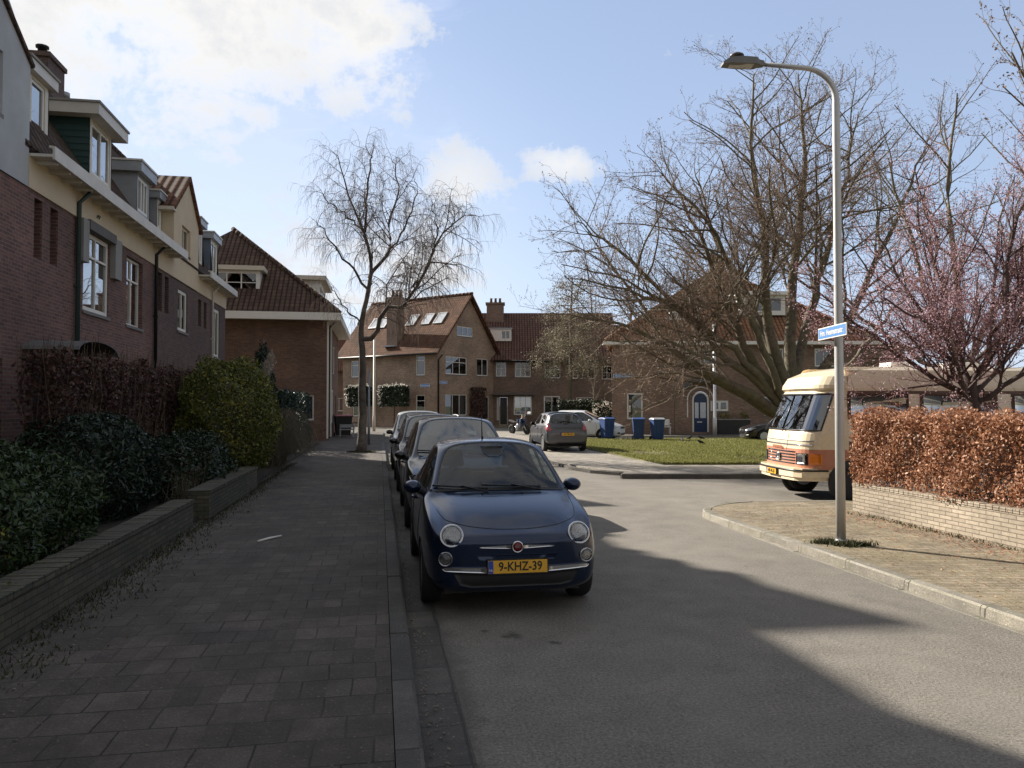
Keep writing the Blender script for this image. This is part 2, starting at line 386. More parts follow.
def blob(px, py, r0, r1, k=1.0, sq=1.):  # a cloud bank's place in the sky, as a direction
    v = vdir(px, py); d = w.n('ShaderNodeVectorMath', operation='SUBTRACT'); w.l(tc, d.inputs[0]); d.inputs[1].default_value = v
    mm = w.n('ShaderNodeVectorMath', operation='MULTIPLY'); w.l(d.outputs[0], mm.inputs[0]); mm.inputs[1].default_value = (1, 1, sq)
    ln = w.n('ShaderNodeVectorMath', operation='LENGTH'); w.l(mm.outputs[0], ln.inputs[0])
    mr = w.n('ShaderNodeMapRange', interpolation_type='SMOOTHSTEP'); w.l(ln.outputs['Value'], mr.inputs[0])
    mr.inputs[1].default_value = r0; mr.inputs[2].default_value = r1; mr.inputs[3].default_value = k; mr.inputs[4].default_value = 0
    return mr.outputs[0]
big = blob(170, -90, .10, .40, .90); big = w.math('MAXIMUM', big, blob(345, 20, .02, .21, .88)); big = w.math('MAXIMUM', big, blob(-150, 40, .1, .5, .85))
big = w.math('MAXIMUM', big, blob(60, 130, .02, .26, .36))
back = w.n('ShaderNodeMapRange', interpolation_type='SMOOTHSTEP'); w.l(x[1], back.inputs[0]); back.inputs[1].default_value = .25; back.inputs[2].default_value = -.25; back.inputs[3].default_value = 0; back.inputs[4].default_value = .78
top = w.n('ShaderNodeMapRange', interpolation_type='SMOOTHSTEP'); w.l(x[2], top.inputs[0]); top.inputs[1].default_value = .62; top.inputs[2].default_value = .85; top.inputs[3].default_value = 0; top.inputs[4].default_value = .72
big = w.math('MAXIMUM', big, w.math('MAXIMUM', back.outputs[0], top.outputs[0]))   # unseen cloud added overhead and behind to make the fill light more neutral
sm_ = w.math('MAXIMUM', blob(562, 163, .0, .10, .80, 2.0), blob(462, 185, .0, .11, .70, 1.0))
sm_ = w.math('MAXIMUM', sm_, blob(390, 280, .0, .2, .66)); sm_ = w.math('MAXIMUM', sm_, blob(330, 300, .02, .2, .62, 1.2))
cov = w.math('MAXIMUM', big, sm_)
dens = w.math('ADD', cov, w.math('MULTIPLY', w.math('SUBTRACT', n1, .5), 1.5)); dens = w.math('ADD', dens, w.math('MULTIPLY', w.math('SUBTRACT', n3, .5), 2.3))
mask = w.ramp(dens, [(.44, 0.), (.62, .55), (.92, 1.)])
wz = blob(120, 260, .1, .75, .30); wisp = w.ramp(w.math('ADD', n2, w.math('ADD', wz, w.math('MULTIPLY', cov, .2))), [(.42, 0.), (.95, .75)])
hz = w.ramp(x[2], [(0., .80), (.20, .52), (.6, .36)])          # thin veil low over the roofs
shade = w.ramp(w.math('ADD', w.math('MULTIPLY', n3, .7), w.math('MULTIPLY', n1, .5)), [(.40, (8.3, 8.0, 7.3)), (.70, (5.6, 5.65, 5.8))])
c = w.mix(w.math('MAXIMUM', wisp, hz), sky.outputs[0], (4.5, 5.25, 7.0)); c = w.mix(mask, c, shade)
glow = blob(330, 350, .05, .45, .45); c = w.mix(w.math('MULTIPLY', glow, w.math('SUBTRACT', 1., mask)), c, (6.3, 6.75, 7.3))
dim = w.math('SUBTRACT', 1., w.math('MULTIPLY', w.math('MAXIMUM', w.math('DIVIDE', back.outputs[0], .78), w.math('DIVIDE', top.outputs[0], .72)), .38)); c = w.mix(1., c, w.comb(dim, dim, dim), 'MULTIPLY')   # added cloud darkened there to weaken its fill light
w.l(c, bg.inputs[0])
SC.view_settings.view_transform = 'Standard'; SC.view_settings.look = 'None'; SC.view_settings.exposure = 1.06; SC.view_settings.gamma = 1
SC.cycles.max_bounces = 8; SC.cycles.transparent_max_bounces = 24; SC.cycles.caustics_reflective = False; SC.cycles.caustics_refractive = False
SC.cycles.use_denoising = True; SC.cycles.sample_clamp_indirect = 6

# ------------------------------------------------------------------ surface materials
def asphalt():
    s = NT('asphalt'); o = s.obj()
    f = s.ramp(s.noise(o, 48, 5, .8), [(.34, 0.), (.66, 1.)]); m_ = s.noise(o, 2.2, 6, .6); g = s.noise(o, .22, 4, .6)
    sp = s.ramp(s.noise(o, 90, 2), [(.62, 0.), (.7, 1.)])
    c = s.mix(f, (.095, .087, .077), (.285, .262, .226)); k = s.math('MULTIPLY', s.math('MULTIPLY_ADD', m_, .7, .62), s.math('MULTIPLY_ADD', g, .6, .7))
    c = s.mix(1., c, s.comb(k, k, k), 'MULTIPLY'); c = s.mix(s.math('MULTIPLY', sp, .6), c, (.46, .43, .37))
    # old oil and dirt stains with their own shape
    c = s.mix(s.ramp(s.noise(o, .7, 7, .7), [(.6, 0.), (.75, .35)]), c, (.06, .058, .055))
    x = s.sep(o); tx = s.math('SINE', s.math('MULTIPLY', s.math('SUBTRACT', x[0], 1.55), 3.6)); c = s.mix(s.math('MULTIPLY', s.math('MAXIMUM', tx, 0.), .16), c, (.27, .25, .22))   # paler worn wheel tracks
    ed_ = s.ramp(s.math('ADD', x[0], s.math('MULTIPLY', s.noise(o, 3, 5), .5)), [(.74, .55), (.90, 0.)]); c = s.mix(ed_, c, (.06, .055, .05))   # dirt gathered along the gutter
    cr = s.math('ABSOLUTE', s.math('SUBTRACT', s.noise(o, .55, 7, .68), .5)); c = s.mix(s.ramp(cr, [(0., .35), (.0022, 0.)]), c, (.035, .033, .03))   # hairline cracks
    for (px_, py_, rx_) in ((1.05, 6.15, .22), (1.35, 5.9, .14), (.85, 6.3, .1)):
        d = s.n('ShaderNodeVectorMath', operation='DISTANCE'); s.l(o, d.inputs[0]); d.inputs[1].default_value = (px_, py_, 0)
        c = s.mix(s.ramp(s.math('ADD', s.math('DIVIDE', d.outputs['Value'], rx_), s.math('MULTIPLY', s.noise(o, 7, 4), 1.1)), [(.75, .6), (1.35, 0.)]), c, (.025, .024, .023))   # oil drips
    s.bsdf(c, .88, Specular_IOR_Level=.3); s.bump(f, .6, .006); M['asphalt'] = s.m
asphalt()
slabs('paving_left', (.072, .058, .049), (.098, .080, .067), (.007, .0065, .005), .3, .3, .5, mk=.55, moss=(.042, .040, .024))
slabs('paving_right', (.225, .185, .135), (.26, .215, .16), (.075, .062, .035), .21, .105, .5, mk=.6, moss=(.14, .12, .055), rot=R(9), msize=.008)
slabs('paving_bay', (.27, .24, .21), (.34, .31, .27), (.09, .08, .06), .21, .105, .5, mk=.3, moss=(.13, .12, .07), rot=R(45))
slabs('kerb_stone', (.21, .19, .16), (.25, .23, .195), (.04, .04, .03), 1.0, 1.0, 0., mk=.5, moss=(.14, .14, .08), msize=.008)
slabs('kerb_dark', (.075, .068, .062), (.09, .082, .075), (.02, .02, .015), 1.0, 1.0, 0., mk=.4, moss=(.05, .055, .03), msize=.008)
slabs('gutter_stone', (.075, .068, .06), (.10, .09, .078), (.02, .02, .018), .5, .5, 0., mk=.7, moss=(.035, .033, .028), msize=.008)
brick('brick_purple', (.185, .088, .070), (.105, .050, .045), (.19, .165, .145))
brick('brick_dark', (.125, .068, .058), (.075, .043, .039), (.15, .13, .115))
brick('brick_corner', (.175, .098, .068), (.11, .062, .045), (.14, .12, .10))
brick('brick_brown', (.34, .235, .16), (.22, .15, .105), (.24, .205, .165))
brick('brick_brown_dark', (.23, .155, .115), (.15, .10, .075), (.18, .15, .12))
brick('brick_red', (.29, .185, .13), (.19, .12, .085), (.21, .18, .145))
brick('garden_brick', (.10, .085, .058), (.055, .055, .036), (.03, .034, .022), .21, .06)
brick('pale_brick', (.36, .305, .235), (.27, .225, .17), (.13, .105, .08), .24, .055)
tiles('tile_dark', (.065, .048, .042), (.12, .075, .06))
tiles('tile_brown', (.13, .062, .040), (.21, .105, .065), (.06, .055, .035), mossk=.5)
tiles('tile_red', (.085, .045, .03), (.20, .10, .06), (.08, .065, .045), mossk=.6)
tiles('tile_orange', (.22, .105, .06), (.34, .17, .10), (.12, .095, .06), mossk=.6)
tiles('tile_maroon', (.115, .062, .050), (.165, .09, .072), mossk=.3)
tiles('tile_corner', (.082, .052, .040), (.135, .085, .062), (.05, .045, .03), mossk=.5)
simple('cream_plaster', (.60, .50, .36), .9, var=.16, scale=1.6, bump=.15)
simple('grey_plaster', (.42, .435, .455), .9, var=.3, scale=1.3, bump=.2)
simple('concrete', (.27, .265, .25), .85, var=.25, scale=3, bump=.2)
simple('concrete_dark', (.13, .125, .12), .85, var=.3, scale=4, bump=.2)
simple('white_paint', (.74, .72, .67), .45, var=.07, scale=5)
simple('cream_paint', (.60, .55, .45), .5, var=.1, scale=4)
simple('gutter_paint', (.60, .57, .52), .5, var=.2, scale=3)
simple('green_boards', (.012, .045, .04), .5, var=.2, scale=4)
simple('grey_zinc', (.32, .33, .35), .45, .3, var=.2, scale=3)
simple('blue_zinc', (.14, .17, .22), .55, .2, var=.2, scale=3)
simple('dark_metal', (.02, .02, .022), .4, .4, var=.2)
simple('green_pipe', (.035, .06, .055), .5, .1, var=.2)
simple('sill_stone', (.16, .15, .14), .6, var=.2)
simple('curtain', (.62, .60, .56), .9, var=.06, scale=10)
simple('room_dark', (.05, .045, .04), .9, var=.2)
simple('shell_dark', (.04, .04, .04), .9, var=0)
simple('blue_door', (.012, .03, .09), .3, var=.1)
simple('dark_door', (.02, .018, .017), .4, var=.1)
glassmat('pane', (.55, .6, .62), .10, .75)
glassmat('pane_bright', (.5, .55, .58), .34, .6)

# ------------------------------------------------------------------ ground, road, pavements
def outline(pts, r=None): return pts
def sheet(name, pts, z, mat, t=None):
    mb = MB()
    if t is None: mb.poly([(p[0], p[1], z) for p in pts])
    else: mb.slab([(p[0], p[1], z) for p in pts], t)
    return struct(mb.build(name, mat))
def kerb(name, path, w, z0, z1, mat, side=1):
    """kerb stones swept along a ground path, joints every metre"""
    mb = MB(); P = [Vector((p[0], p[1], 0)) for p in path]; q = []
    for i, p in enumerate(P):
        d = (P[min(i + 1, len(P) - 1)] - P[max(i - 1, 0)]).normalized(); n = Vector((d.y, -d.x, 0)) * side * w; q.append(p + n)
    for i in range(len(P) - 1):
        a, b, c, d = P[i], P[i + 1], q[i + 1], q[i]
        L = (b - a).length; n = max(1, round(L / 1.0))
        for k in range(n):
            f0 = k / n + .003 / L; f1 = (k + 1) / n - .003 / L; hz_ = rnd.uniform(-.004, .004); e = .018
            def pt(f, s_, z): A = a.lerp(b, f); B = d.lerp(c, f); v = A.lerp(B, s_); return (v.x, v.y, z)
            vs = [pt(f0, 0, z0), pt(f1, 0, z0), pt(f1, .06, z1 - e + hz_), pt(f0, .06, z1 - e + hz_), pt(f0, .2, z1 + hz_), pt(f1, .2, z1 + hz_), pt(f1, 1, z1 + hz_), pt(f0, 1, z1 + hz_), pt(f0, 1, z0), pt(f1, 1, z0)]
            fs = [[0, 1, 2, 3], [3, 2, 5, 4], [4, 5, 6, 7], [7, 6, 9, 8], [1, 9, 6, 5, 2], [0, 3, 4, 7, 8]]
            if side < 0: fs = [f[::-1] for f in fs]
            mb.add(vs, fs)
    return struct(mb.build(name, mat))
simple('far_ground', (.09, .10, .05), .95, var=.3, scale=.3)
simple('soil', (.035, .028, .02), .95, var=.5, scale=6, bump=.6)
sheet('ground', [(-900, -400), (900, -400), (900, 1500), (-900, 1500)], -.05, 'far_ground')
sheet('road', [(.15, -14), (5.35, -14), (5.6, 12), (40, 6), (60, 62), (-40, 75), (-40, 51), (.15, 50)], 0, 'asphalt')
sheet('gutter', [(.23, -14), (.50, -14), (.50, 50), (.23, 50)], .004, 'gutter_stone')
# left pavement
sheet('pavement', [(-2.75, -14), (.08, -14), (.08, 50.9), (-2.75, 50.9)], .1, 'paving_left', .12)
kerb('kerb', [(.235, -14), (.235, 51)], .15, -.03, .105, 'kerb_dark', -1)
sheet('soil_bed', [(-6.1, -14), (-2.7, -14), (-2.7, 36), (-6.1, 36)], .19, 'soil', .2)
sheet('pavement', [(-14, 36), (-2.7, 36), (-2.7, 50.9), (-14, 50.9)], .096, 'paving_left', .12)
# right pavement with the rounded corner into the side street
cor = []
c0 = Vector((5.2 + 1.75, 11.65, 0))
for i in range(11):
    a = R(180 - (i / 10) * 99.7 + 0); cor.append((c0.x + 1.75 * math.cos(a), c0.y + 1.55 * math.sin(a)))
end = cor[-1]; far_p = (end[0] + 26 * CT, end[1] - 26 * ST)
path = [(5.1, -14), (5.14, 0), (5.18, 6), (5.2, 9)] + cor + [far_p]
kerb('kerb', path, .14, -.03, .105, 'kerb_stone', 1)
inner = [(p[0] + .12, p[1]) for p in path[:4]] + [(c0.x + 1.62 * math.cos(R(180 - i / 10 * 99.7)), c0.y + 1.42 * math.sin(R(180 - i / 10 * 99.7))) for i in range(11)] + [(far_p[0], far_p[1] - .12)]
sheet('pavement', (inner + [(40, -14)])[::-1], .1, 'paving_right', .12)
struct(kerb('gutter', [(5.02, -14), (5.06, 0), (5.10, 6), (5.12, 9), (5.16, 11.2)], .10, -.03, .005, 'kerb_stone', 1))
# island with the lawn: kerb along the side street, paved strip, bay
I0 = LD(2.75, 19.35); I1 = LD(30, 19.35); b0 = (5.55, 21.3)
ipath = [(5.35, 50), (5.4, 24), b0, (5.75, 20.3), (6.3, 19.55), (I0[0], I0[1]), (I1[0], I1[1])]
kerb('kerb', ipath[:5], .14, -.03, .085, 'kerb_dark', 1)
kerb('kerb', ipath[5:], .16, -.03, .12, 'kerb_dark', -1 if False else -1)
sheet('pavement', [(5.49, 50), (5.54, 24), (5.69, 21.3), (5.9, 20.4), (6.4, 19.65), (I0[0], I0[1] + .05), (I1[0], I1[1] + .05), (LD(30, 23)[:2]), LD(4.6, 22.9)[:2], (8.15, 24.2), (8.1, 38), (8.1, 50)][::-1] and
      [(6.4, 19.65), (I0[0], I0[1] + .1), (I1[0], I1[1] + .1), LD(30, 23)[:2], LD(4.6, 22.9)[:2], (8.15, 24.2), (8.1, 50), (5.49, 50), (5.54, 24), (5.69, 21.3), (5.9, 20.4)], .085, 'paving_bay', .1)
gp = [LD(4.6, 22.8)[:2], LD(32, 22.9)[:2], LD(32, 39.8)[:2], LD(4.9, 39.8)[:2], (8.15, 31), (8.15, 24.1)]
s = NT('lawn_soil'); o = s.obj(); g_ = s.noise(o, 1.3, 6, .65)
cc = s.mix(s.ramp(g_, [(.38, 0.), (.62, 1.)]), (.11, .12, .03), (.19, .18, .055)); cc = s.mix(s.ramp(s.noise(o, .55, 6, .7), [(.48, 0.), (.60, .9)]), cc, (.075, .055, .035))
s.bsdf(cc, .9); s.bump(s.noise(o, 30, 5, .7), .8, .03); M['lawn_soil'] = s.m
sheet('lawn', gp, .12, 'lawn_soil', .1)
sheet('pavement', [LD(5.2, 43.6)[:2], LD(40, 43.6)[:2], LD(40, 47.1)[:2], LD(5.2, 47.1)[:2]], .1, 'paving_left', .1)
kerb('kerb', [LD(5.1, 43.5), LD(40, 43.5)], .14, -.03, .11, 'kerb_stone', -1)
sheet('pavement', [LD(-8, 62.4)[:2], LD(14, 62.4)[:2], LD(14, 66.1)[:2], LD(-8, 66.1)[:2]], .1, 'paving_right', .1)
# ------------------------------------------------------------------ the terrace on the left
FL = Fr(-6, 0, math.pi / 2)
ROOFX, RIDGEX, EZ, RZ = -5.92, -8.6, 6.3, 10.2
def roofx(z): return ROOFX + (RIDGEX - ROOFX) * (z - EZ) / (RZ - EZ)
def main_roof(y0, y1, h, mat='tile_dark', RZ=10.2, RIDGEX=-8.6):
    mb = MB(); mb.slab([(ROOFX, y0, EZ), (ROOFX, y1, EZ), (RIDGEX, y1, RZ), (RIDGEX, y0, RZ)], .14)
    mb.slab([(RIDGEX, y0, RZ), (RIDGEX, y1, RZ), (-11.6, y1, EZ), (-11.6, y0, EZ)], .14)
    r = mb.build('roof', mat, h)
    tb = MB()
    n = int((y1 - y0) / .4)
    for i in range(n):
        a = y0 + (y1 - y0) * i / n; tb.lathe([(.11, 0), (.12, .36 if n else 0)], 8, Matrix.Translation((RIDGEX, a, RZ - .02)) @ Matrix.Rotation(R(-90), 4, 'X'))
    sub(tb, 'ridge_tiles', mat, r); return r
def shell(y0, y1, h):
    mb = MB(); mb.box(-11.4, -7.05, y0 + .02, y1 - .02, 0, 6.15); mb.build('inner_block', 'brick_dark', h)  # unseen box inside the house, added to block light leaking through
    mb = MB(); mb.add([(-6.001, y0, 0), (-7.05, y0, 0), (-7.05, y0, 6.2), (-6.001, y0, 6.2)], [[3, 2, 1, 0]]); mb.add([(-6.001, y1, 0), (-7.05, y1, 0), (-7.05, y1, 6.2), (-6.001, y1, 6.2)], [[0, 1, 2, 3]])
    mb.add([(-6, y0, 6.15), (-6, y1, 6.15), (-7.1, y1, 6.15), (-7.1, y0, 6.15)], [[0, 1, 2, 3]]); mb.build('side_wall', 'brick_dark', h)
def gutter(y0, y1, h):
    mb = MB(); mb.box(-5.99, -5.60, y0, y1, 6.14, 6.19); g = mb.build('eaves', 'gutter_paint', h)
    mb = MB(); mb.box(-5.60, -5.56, y0, y1, 6.10, 6.33); mb.box(-5.60, -5.66, y0, y1, 6.31, 6.34) if False else mb.box(-5.66, -5.602, y0, y1, 6.30, 6.335)
    sub(mb, 'fascia', 'gutter_paint', g)
    mb = MB(); k = y0 + .25
    while k < y1 - .1: mb = MB(); mb.box(-5.99, -5.62, k, k + .05, 6.07, 6.138); sub(mb, 'bracket', 'gutter_paint', g); k += .55
def pipe(y, h, mat='green_pipe', r=.045, z1=6.1, z0=.2):
    mb = MB(); mb.tube([(-5.72, y, z1), (-5.93, y, z1 - .22), (-5.93, y, z0)], r, 10)
    z = z0 + .8
    while z < z1 - .3: mb.box(-5.995, -5.86, y - r - .012, y + r + .012, z, z + .04); z += 1.6
    mb.build('downpipe', mat, h)
def plaster(y0, y1, h, mat='cream_plaster', z0=5.6, z1=6.14):
    mb = MB(); mb.box(-6.0, -5.965, y0, y1, z0, z1); mb.build('plaster_band', mat, h)
def dormer(y0, y1, zf0, zf1, h, side, front, xf=-6.3, cols=2, roofmat='gutter_paint', over=.16, rt=.2, boards=False, fw=.08, wy=None):
    """boxy dormer: cheeks, window to the street, flat roof with a deep fascia"""
    d = thing_part('dormer', h)
    xb = roofx(zf1) - .05; xbot = roofx(zf0)
    mb = MB()
    F = Fr(xf, 0, math.pi / 2); w0, w1 = wy or (y0 + .1, y1 - .1)
    hole = (w0, w1, zf0 + .12, zf1 - .06)
    m2 = wall(F, y0, y1, zf0 - .1, zf1, [hole], depth=.06)
    fr = m2.build('dormer', front, h)
    for y, s in ((y0, 1), (y1, -1)):
        mb = MB()
        pts = [(xf, y, zf0 - .1), (xf, y, zf1), (xb - .2, y, zf1), (xbot, y, zf0 - .1)]
        mb.slab(pts if s > 0 else pts[::-1], .03)
        if boards:
            for k in range(9):
                z = zf0 + k * (zf1 - zf0) / 9; xx = roofx(z) ; yy = y - .012 * s
                mb.hexa([(xx, yy, z), (xf, yy, z), (xf, y - .001 * s, z), (xx, y - .001 * s, z), (xx, yy + .01 * s, z + .1), (xf, yy + .01 * s, z + .1), (xf, y - .001 * s, z + .1), (xx, y - .001 * s, z + .1)])
        sub(mb, 'cheek', side, fr)
    mb = MB(); mb.box(xb - .3, xf + over, y0 - over, y1 + over, zf1 + .003, zf1 + rt); sub(mb, 'flat_roof', roofmat, fr)
    mb = MB(); mb.box(xb - .3, xf + over + .03, y0 - over - .03, y1 + over + .03, zf1 + rt + .002, zf1 + rt + .05); sub(mb, 'roof_trim', 'gutter_paint' if roofmat != 'gutter_paint' else 'concrete', fr)
    window_sub(F, hole, fr, cols, fw=fw)
    return fr
def thing_part(*a): return None
def window_sub(F, hole, fr, cols, fw=.08, n=-.02, mat='white_paint', pane='pane_bright', transom=None):
    """window as a sub-part with its glass in a second material (frame and glass one sub-part)"""
    a, b, c, d = hole; mb = MB(); t = .05; a2, b2, c2, d2 = a + .002, b - .002, c + .002, d - .002
    for q in ((a2, b2, c2, c2 + fw), (a2, b2, d2 - fw, d2), (a2, a2 + fw, c2 + fw, d2 - fw), (b2 - fw, b2, c2 + fw, d2 - fw)): F.box(mb, q[0], q[1], n, n - t, q[2], q[3])
    for i in range(1, cols):
        u = a2 + fw + (b2 - a2 - 2 * fw) * i / cols; F.box(mb, u - .03, u + .03, n + .004, n - t + .006, c2 + fw, d2 - fw)
    if transom: z = c + (d - c) * transom; F.box(mb, a2 + fw, b2 - fw, n + .008, n - t + .008, z - .02, z + .02)
    sub(mb, 'window', mat, fr)
    pm = MB(); pm.add([F(a2, n - .03, c2), F(b2, n - .03, c2), F(b2, n - .03, d2), F(a2, n - .03, d2)], [[0, 1, 2, 3]]); sub(pm, 'pane', pane, fr)
    rm = MB(); i0, i1 = n - .055, n - .8
    for q in ([F(a, i1, c), F(b, i1, c), F(b, i1, d), F(a, i1, d)],): rm.add(q, [[0, 1, 2, 3]])
    sub(rm, 'shade_backing', 'room_dark', fr)  # dark sheet behind the dormer pane, standing in for shade indoors
def chimney(x0, x1, y0, y1, z0, z1, h, mat, pots=2, potmat='dark_metal'):
    mb = MB(); mb.box(x0, x1, y0, y1, z0, z1); mb.box(x0 - .05, x1 + .05, y0 - .05, y1 + .05, z1 + .002, z1 + .12); c = mb.build('chimney', mat, h)
    mb = MB()
    for i in range(pots):
        yy = y0 + (y1 - y0) * (i + .5) / pots; xx = (x0 + x1) / 2
        mb.lathe([(.11, 0), (.11, .3), (.16, .31), (.16, .36), (.0001, .42)], 10, Matrix.Translation((xx, yy, z1 + .11)))
    if pots: sub(mb, 'chimney_pot', potmat, c)
    return c

# house with the grey rendered gable
h1 = thing('terraced_house', (-6, 10, 0), 'brick terraced house nearest on the left, with a grey rendered gable above dark red brick', 'house', 'terraced houses along the left pavement')
hol = [(12.55, 13.36, 4.2, 5.45), (14.66, 14.98, 4.45, 5.5), (15.33, 15.67, 4.45, 5.5), (14.75, 15.65, .3, 2.5), (11.6, 13.6, 1.0, 2.6)]
wall(FL, -14, 16.5, .15, 5.6, hol, depth=.16).build('wall', 'brick_purple', h1)
window(FL, hol[0], h1, 1, n=-.1); window(FL, hol[1], h1, 1, n=-.13, frame='dark_metal', fw=.03, sill=False); window(FL, hol[2], h1, 1, n=-.13, frame='dark_metal', fw=.03, sill=False); window(FL, hol[4], h1, 3, n=-.1)
mb = MB(); FL.box(mb, 14.76, 15.64, -.12, -.15, .3, 2.49); mb.build('door', 'dark_door', h1)
plaster(14.36, 16.5, h1)
gm = wall(FL, -2, 14.35, 5.6, 7.75, [(12.45, 13.38, 6.5, 7.5)], n=.03, depth=.1)
gm.add([(-5.97, -2, 7.75), (-5.97, 14.35, 7.75), (-5.97, 13.57, 8.42), (-5.97, 8, 11.6)], [[0, 1, 2, 3]])
gm.add([(-5.97, 14.35, 5.6), (-7.2, 14.35, 5.6), (-7.6, 14.35, 7.75), (-5.97, 14.35, 7.75)], [[0, 1, 2, 3]])
gm.build('gable', 'grey_plaster', h1, )
window(FL, (12.45, 13.38, 6.5, 7.5), h1, 1, n=-.04, room=False)
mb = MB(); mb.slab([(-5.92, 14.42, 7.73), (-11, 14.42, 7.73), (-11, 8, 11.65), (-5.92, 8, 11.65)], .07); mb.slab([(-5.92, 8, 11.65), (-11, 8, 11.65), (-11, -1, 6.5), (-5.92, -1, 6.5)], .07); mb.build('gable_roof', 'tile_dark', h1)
main_roof(14.2, 16.5, h1, RZ=11.3); main_roof(-14, -1, h1, RZ=10.95); shell(-14, 16.5, h1); gutter(14.36, 16.5, h1); pipe(16.5, h1)
dormer(15.0, 15.95, 6.85, 7.9, h1, 'dark_metal', 'cream_paint', cols=1, over=.12, wy=(15.2, 15.78), fw=.06)
# arched porch canopy
mb = MB(); N = 10
for i in range(N):
    a0, a1 = math.pi * i / N, math.pi * (i + 1) / N; yc, ry, rz_, z0 = 15.3, 1.0, .20, 2.80
    p = lambda a, x, k=1.: (x, yc - math.cos(a) * ry * k, z0 + math.sin(a) * rz_ * k)
    mb.hexa([p(a0, -5.1), p(a1, -5.1), p(a1, -6), p(a0, -6), p(a0, -5.1, 1.07), p(a1, -5.1, 1.07), p(a1, -6, 1.07), p(a0, -6, 1.07)])
mb.build('porch_canopy', 'concrete_dark', h1)

h2 = thing('terraced_house', (-6, 19, 0), 'terraced house with a green boarded dormer above cream plaster and concrete framed window', 'house', 'terraced houses along the left pavement')
hol = [(16.95, 18.45, 3.8, 5.45), (19.69, 20.94, 3.78, 5.45), (17.1, 18.9, 1.0, 2.6), (20, 20.9, .3, 2.5)]
wall(FL, 16.5, 21.9, .15, 5.6, hol, depth=.16).build('wall', 'brick_purple', h2)
window(FL, hol[0], h2, 2, rows=1, n=-.03, transom=.7, curtain=[(0.02, .98, 0, .5)], fw=.09, pane='pane_bright'); window(FL, hol[1], h2, 2, n=-.1, transom=.68, fw=.06, pane='pane_bright')
window(FL, hol[2], h2, 3, n=-.1)
mb = MB(); FL.box(mb, 20.01, 20.89, -.12, -.15, .3, 2.49); mb.build('door', 'blue_door', h2)
mb = MB(); FL.box(mb, 16.62, 16.93, 0.002, .12, 4.75, 5.62); mb.build('concrete_jamb', 'concrete', h2); mb = MB(); FL.box(mb, 18.52, 18.95, 0.002, .12, 4.7, 5.6); mb.build('concrete_jamb', 'concrete', h2)
mb = MB(); FL.box(mb, 16.93, 18.52, .0021, .14, 5.46, 5.66); mb.build('lintel', 'concrete_dark', h2)
plaster(16.5, 21.9, h2); main_roof(16.5, 21.9, h2); shell(16.5, 21.9, h2); gutter(16.5, 21.9, h2); pipe(21.9, h2, 'dark_metal')
dormer(18.05, 19.45, 6.85, 8.15, h2, 'green_boards', 'cream_paint', cols=2, roofmat='gutter_paint', over=.28, rt=.24, boards=True, wy=(18.2, 19.35), fw=.06)
chimney(-9.0, -8.3, 20.95, 21.95, 9.0, 10.66, h2, 'brick_dark', 1)
for y in (23.0, 24.3): mb = MB(); mb.lathe([(.1, 0), (.1, .45), (.15, .46), (.15, .58), (.02, .62)], 10, Matrix.Translation((-8.7, y, 9.95))); mb.build('vent_pipe', 'grey_zinc', h2)
mb = MB(); 
for k in range(3): mb.tube([(-5.955, 17.55 + k * .06, 5.83 + .03 * (k % 2)), (-5.935, 17.57 + k * .06, 5.9)], .01, 5)
mb.build('wall_anchor', 'dark_metal', h2)

h3 = thing('terraced_house', (-6, 25, 0), 'terraced house with a cream gable rising above its gutter and two small grey dormers', 'house', 'terraced houses along the left pavement')
hol = [(22.32, 22.72, 4.45, 5.5), (23.0, 23.4, 4.45, 5.5), (24.43, 25.6, 4.1, 5.36), (27.05, 27.5, 4.5, 5.4), (27.9, 28.3, 4.5, 5.4), (24, 25.8, 1.0, 2.6), (27, 27.9, .3, 2.5)]
wall(FL, 21.9, 29.0, .15, 5.6, hol, depth=.16).build('wall', 'brick_dark', h3)
for i in (0, 1, 3, 4): window(FL, hol[i], h3, 1, n=-.13, frame='dark_metal', fw=.03, sill=False)
window(FL, hol[2], h3, 2, n=-.04, fw=.1, curtain=[(.0, 1, 0, 1)]); window(FL, hol[5], h3, 3)
mb = MB(); FL.box(mb, 27.01, 27.89, -.12, -.15, .3, 2.49); mb.build('door', 'dark_door', h3)
plaster(21.9, 23.75, h3)
wall(FL, 23.75, 26.85, 5.6, 7.75, [(24.69, 25.73, 6.52, 7.35)], n=.035, depth=.12).add([(-5.965, 23.75, 7.75), (-5.965, 26.85, 7.75), (-5.965, 25.36, 8.95)], [[0, 1, 2]]).add([(-7.9, 23.75, 5.8), (-5.965, 23.75, 5.8), (-5.965, 23.75, 7.75), (-7.9, 23.75, 7.75)], [[0, 1, 2, 3]]).add([(-7.9, 26.85, 5.8), (-5.965, 26.85, 5.8), (-5.965, 26.85, 7.75), (-7.9, 26.85, 7.75)], [[3, 2, 1, 0]]).build('gable', 'cream_plaster', h3)
window(FL, (24.69, 25.73, 6.52, 7.35), h3, 2, n=-.05, room=False, frame='cream_paint')
mb = MB(); mb.slab([(-9.2, 23.5, 7.62), (-5.87, 23.5, 7.62), (-5.87, 25.36, 9.02), (-9.2, 25.36, 9.02)], .1); mb.slab([(-5.87, 27.1, 7.62), (-9.2, 27.1, 7.62), (-9.2, 25.36, 9.02), (-5.87, 25.36, 9.02)], .1); mb.build('gable_roof', 'tile_brown', h3)
mb = MB(); mb.box(-7.6, -5.9, 23.45, 23.75, 7.5, 7.6); mb.build('cornice', 'cream_paint', h3)
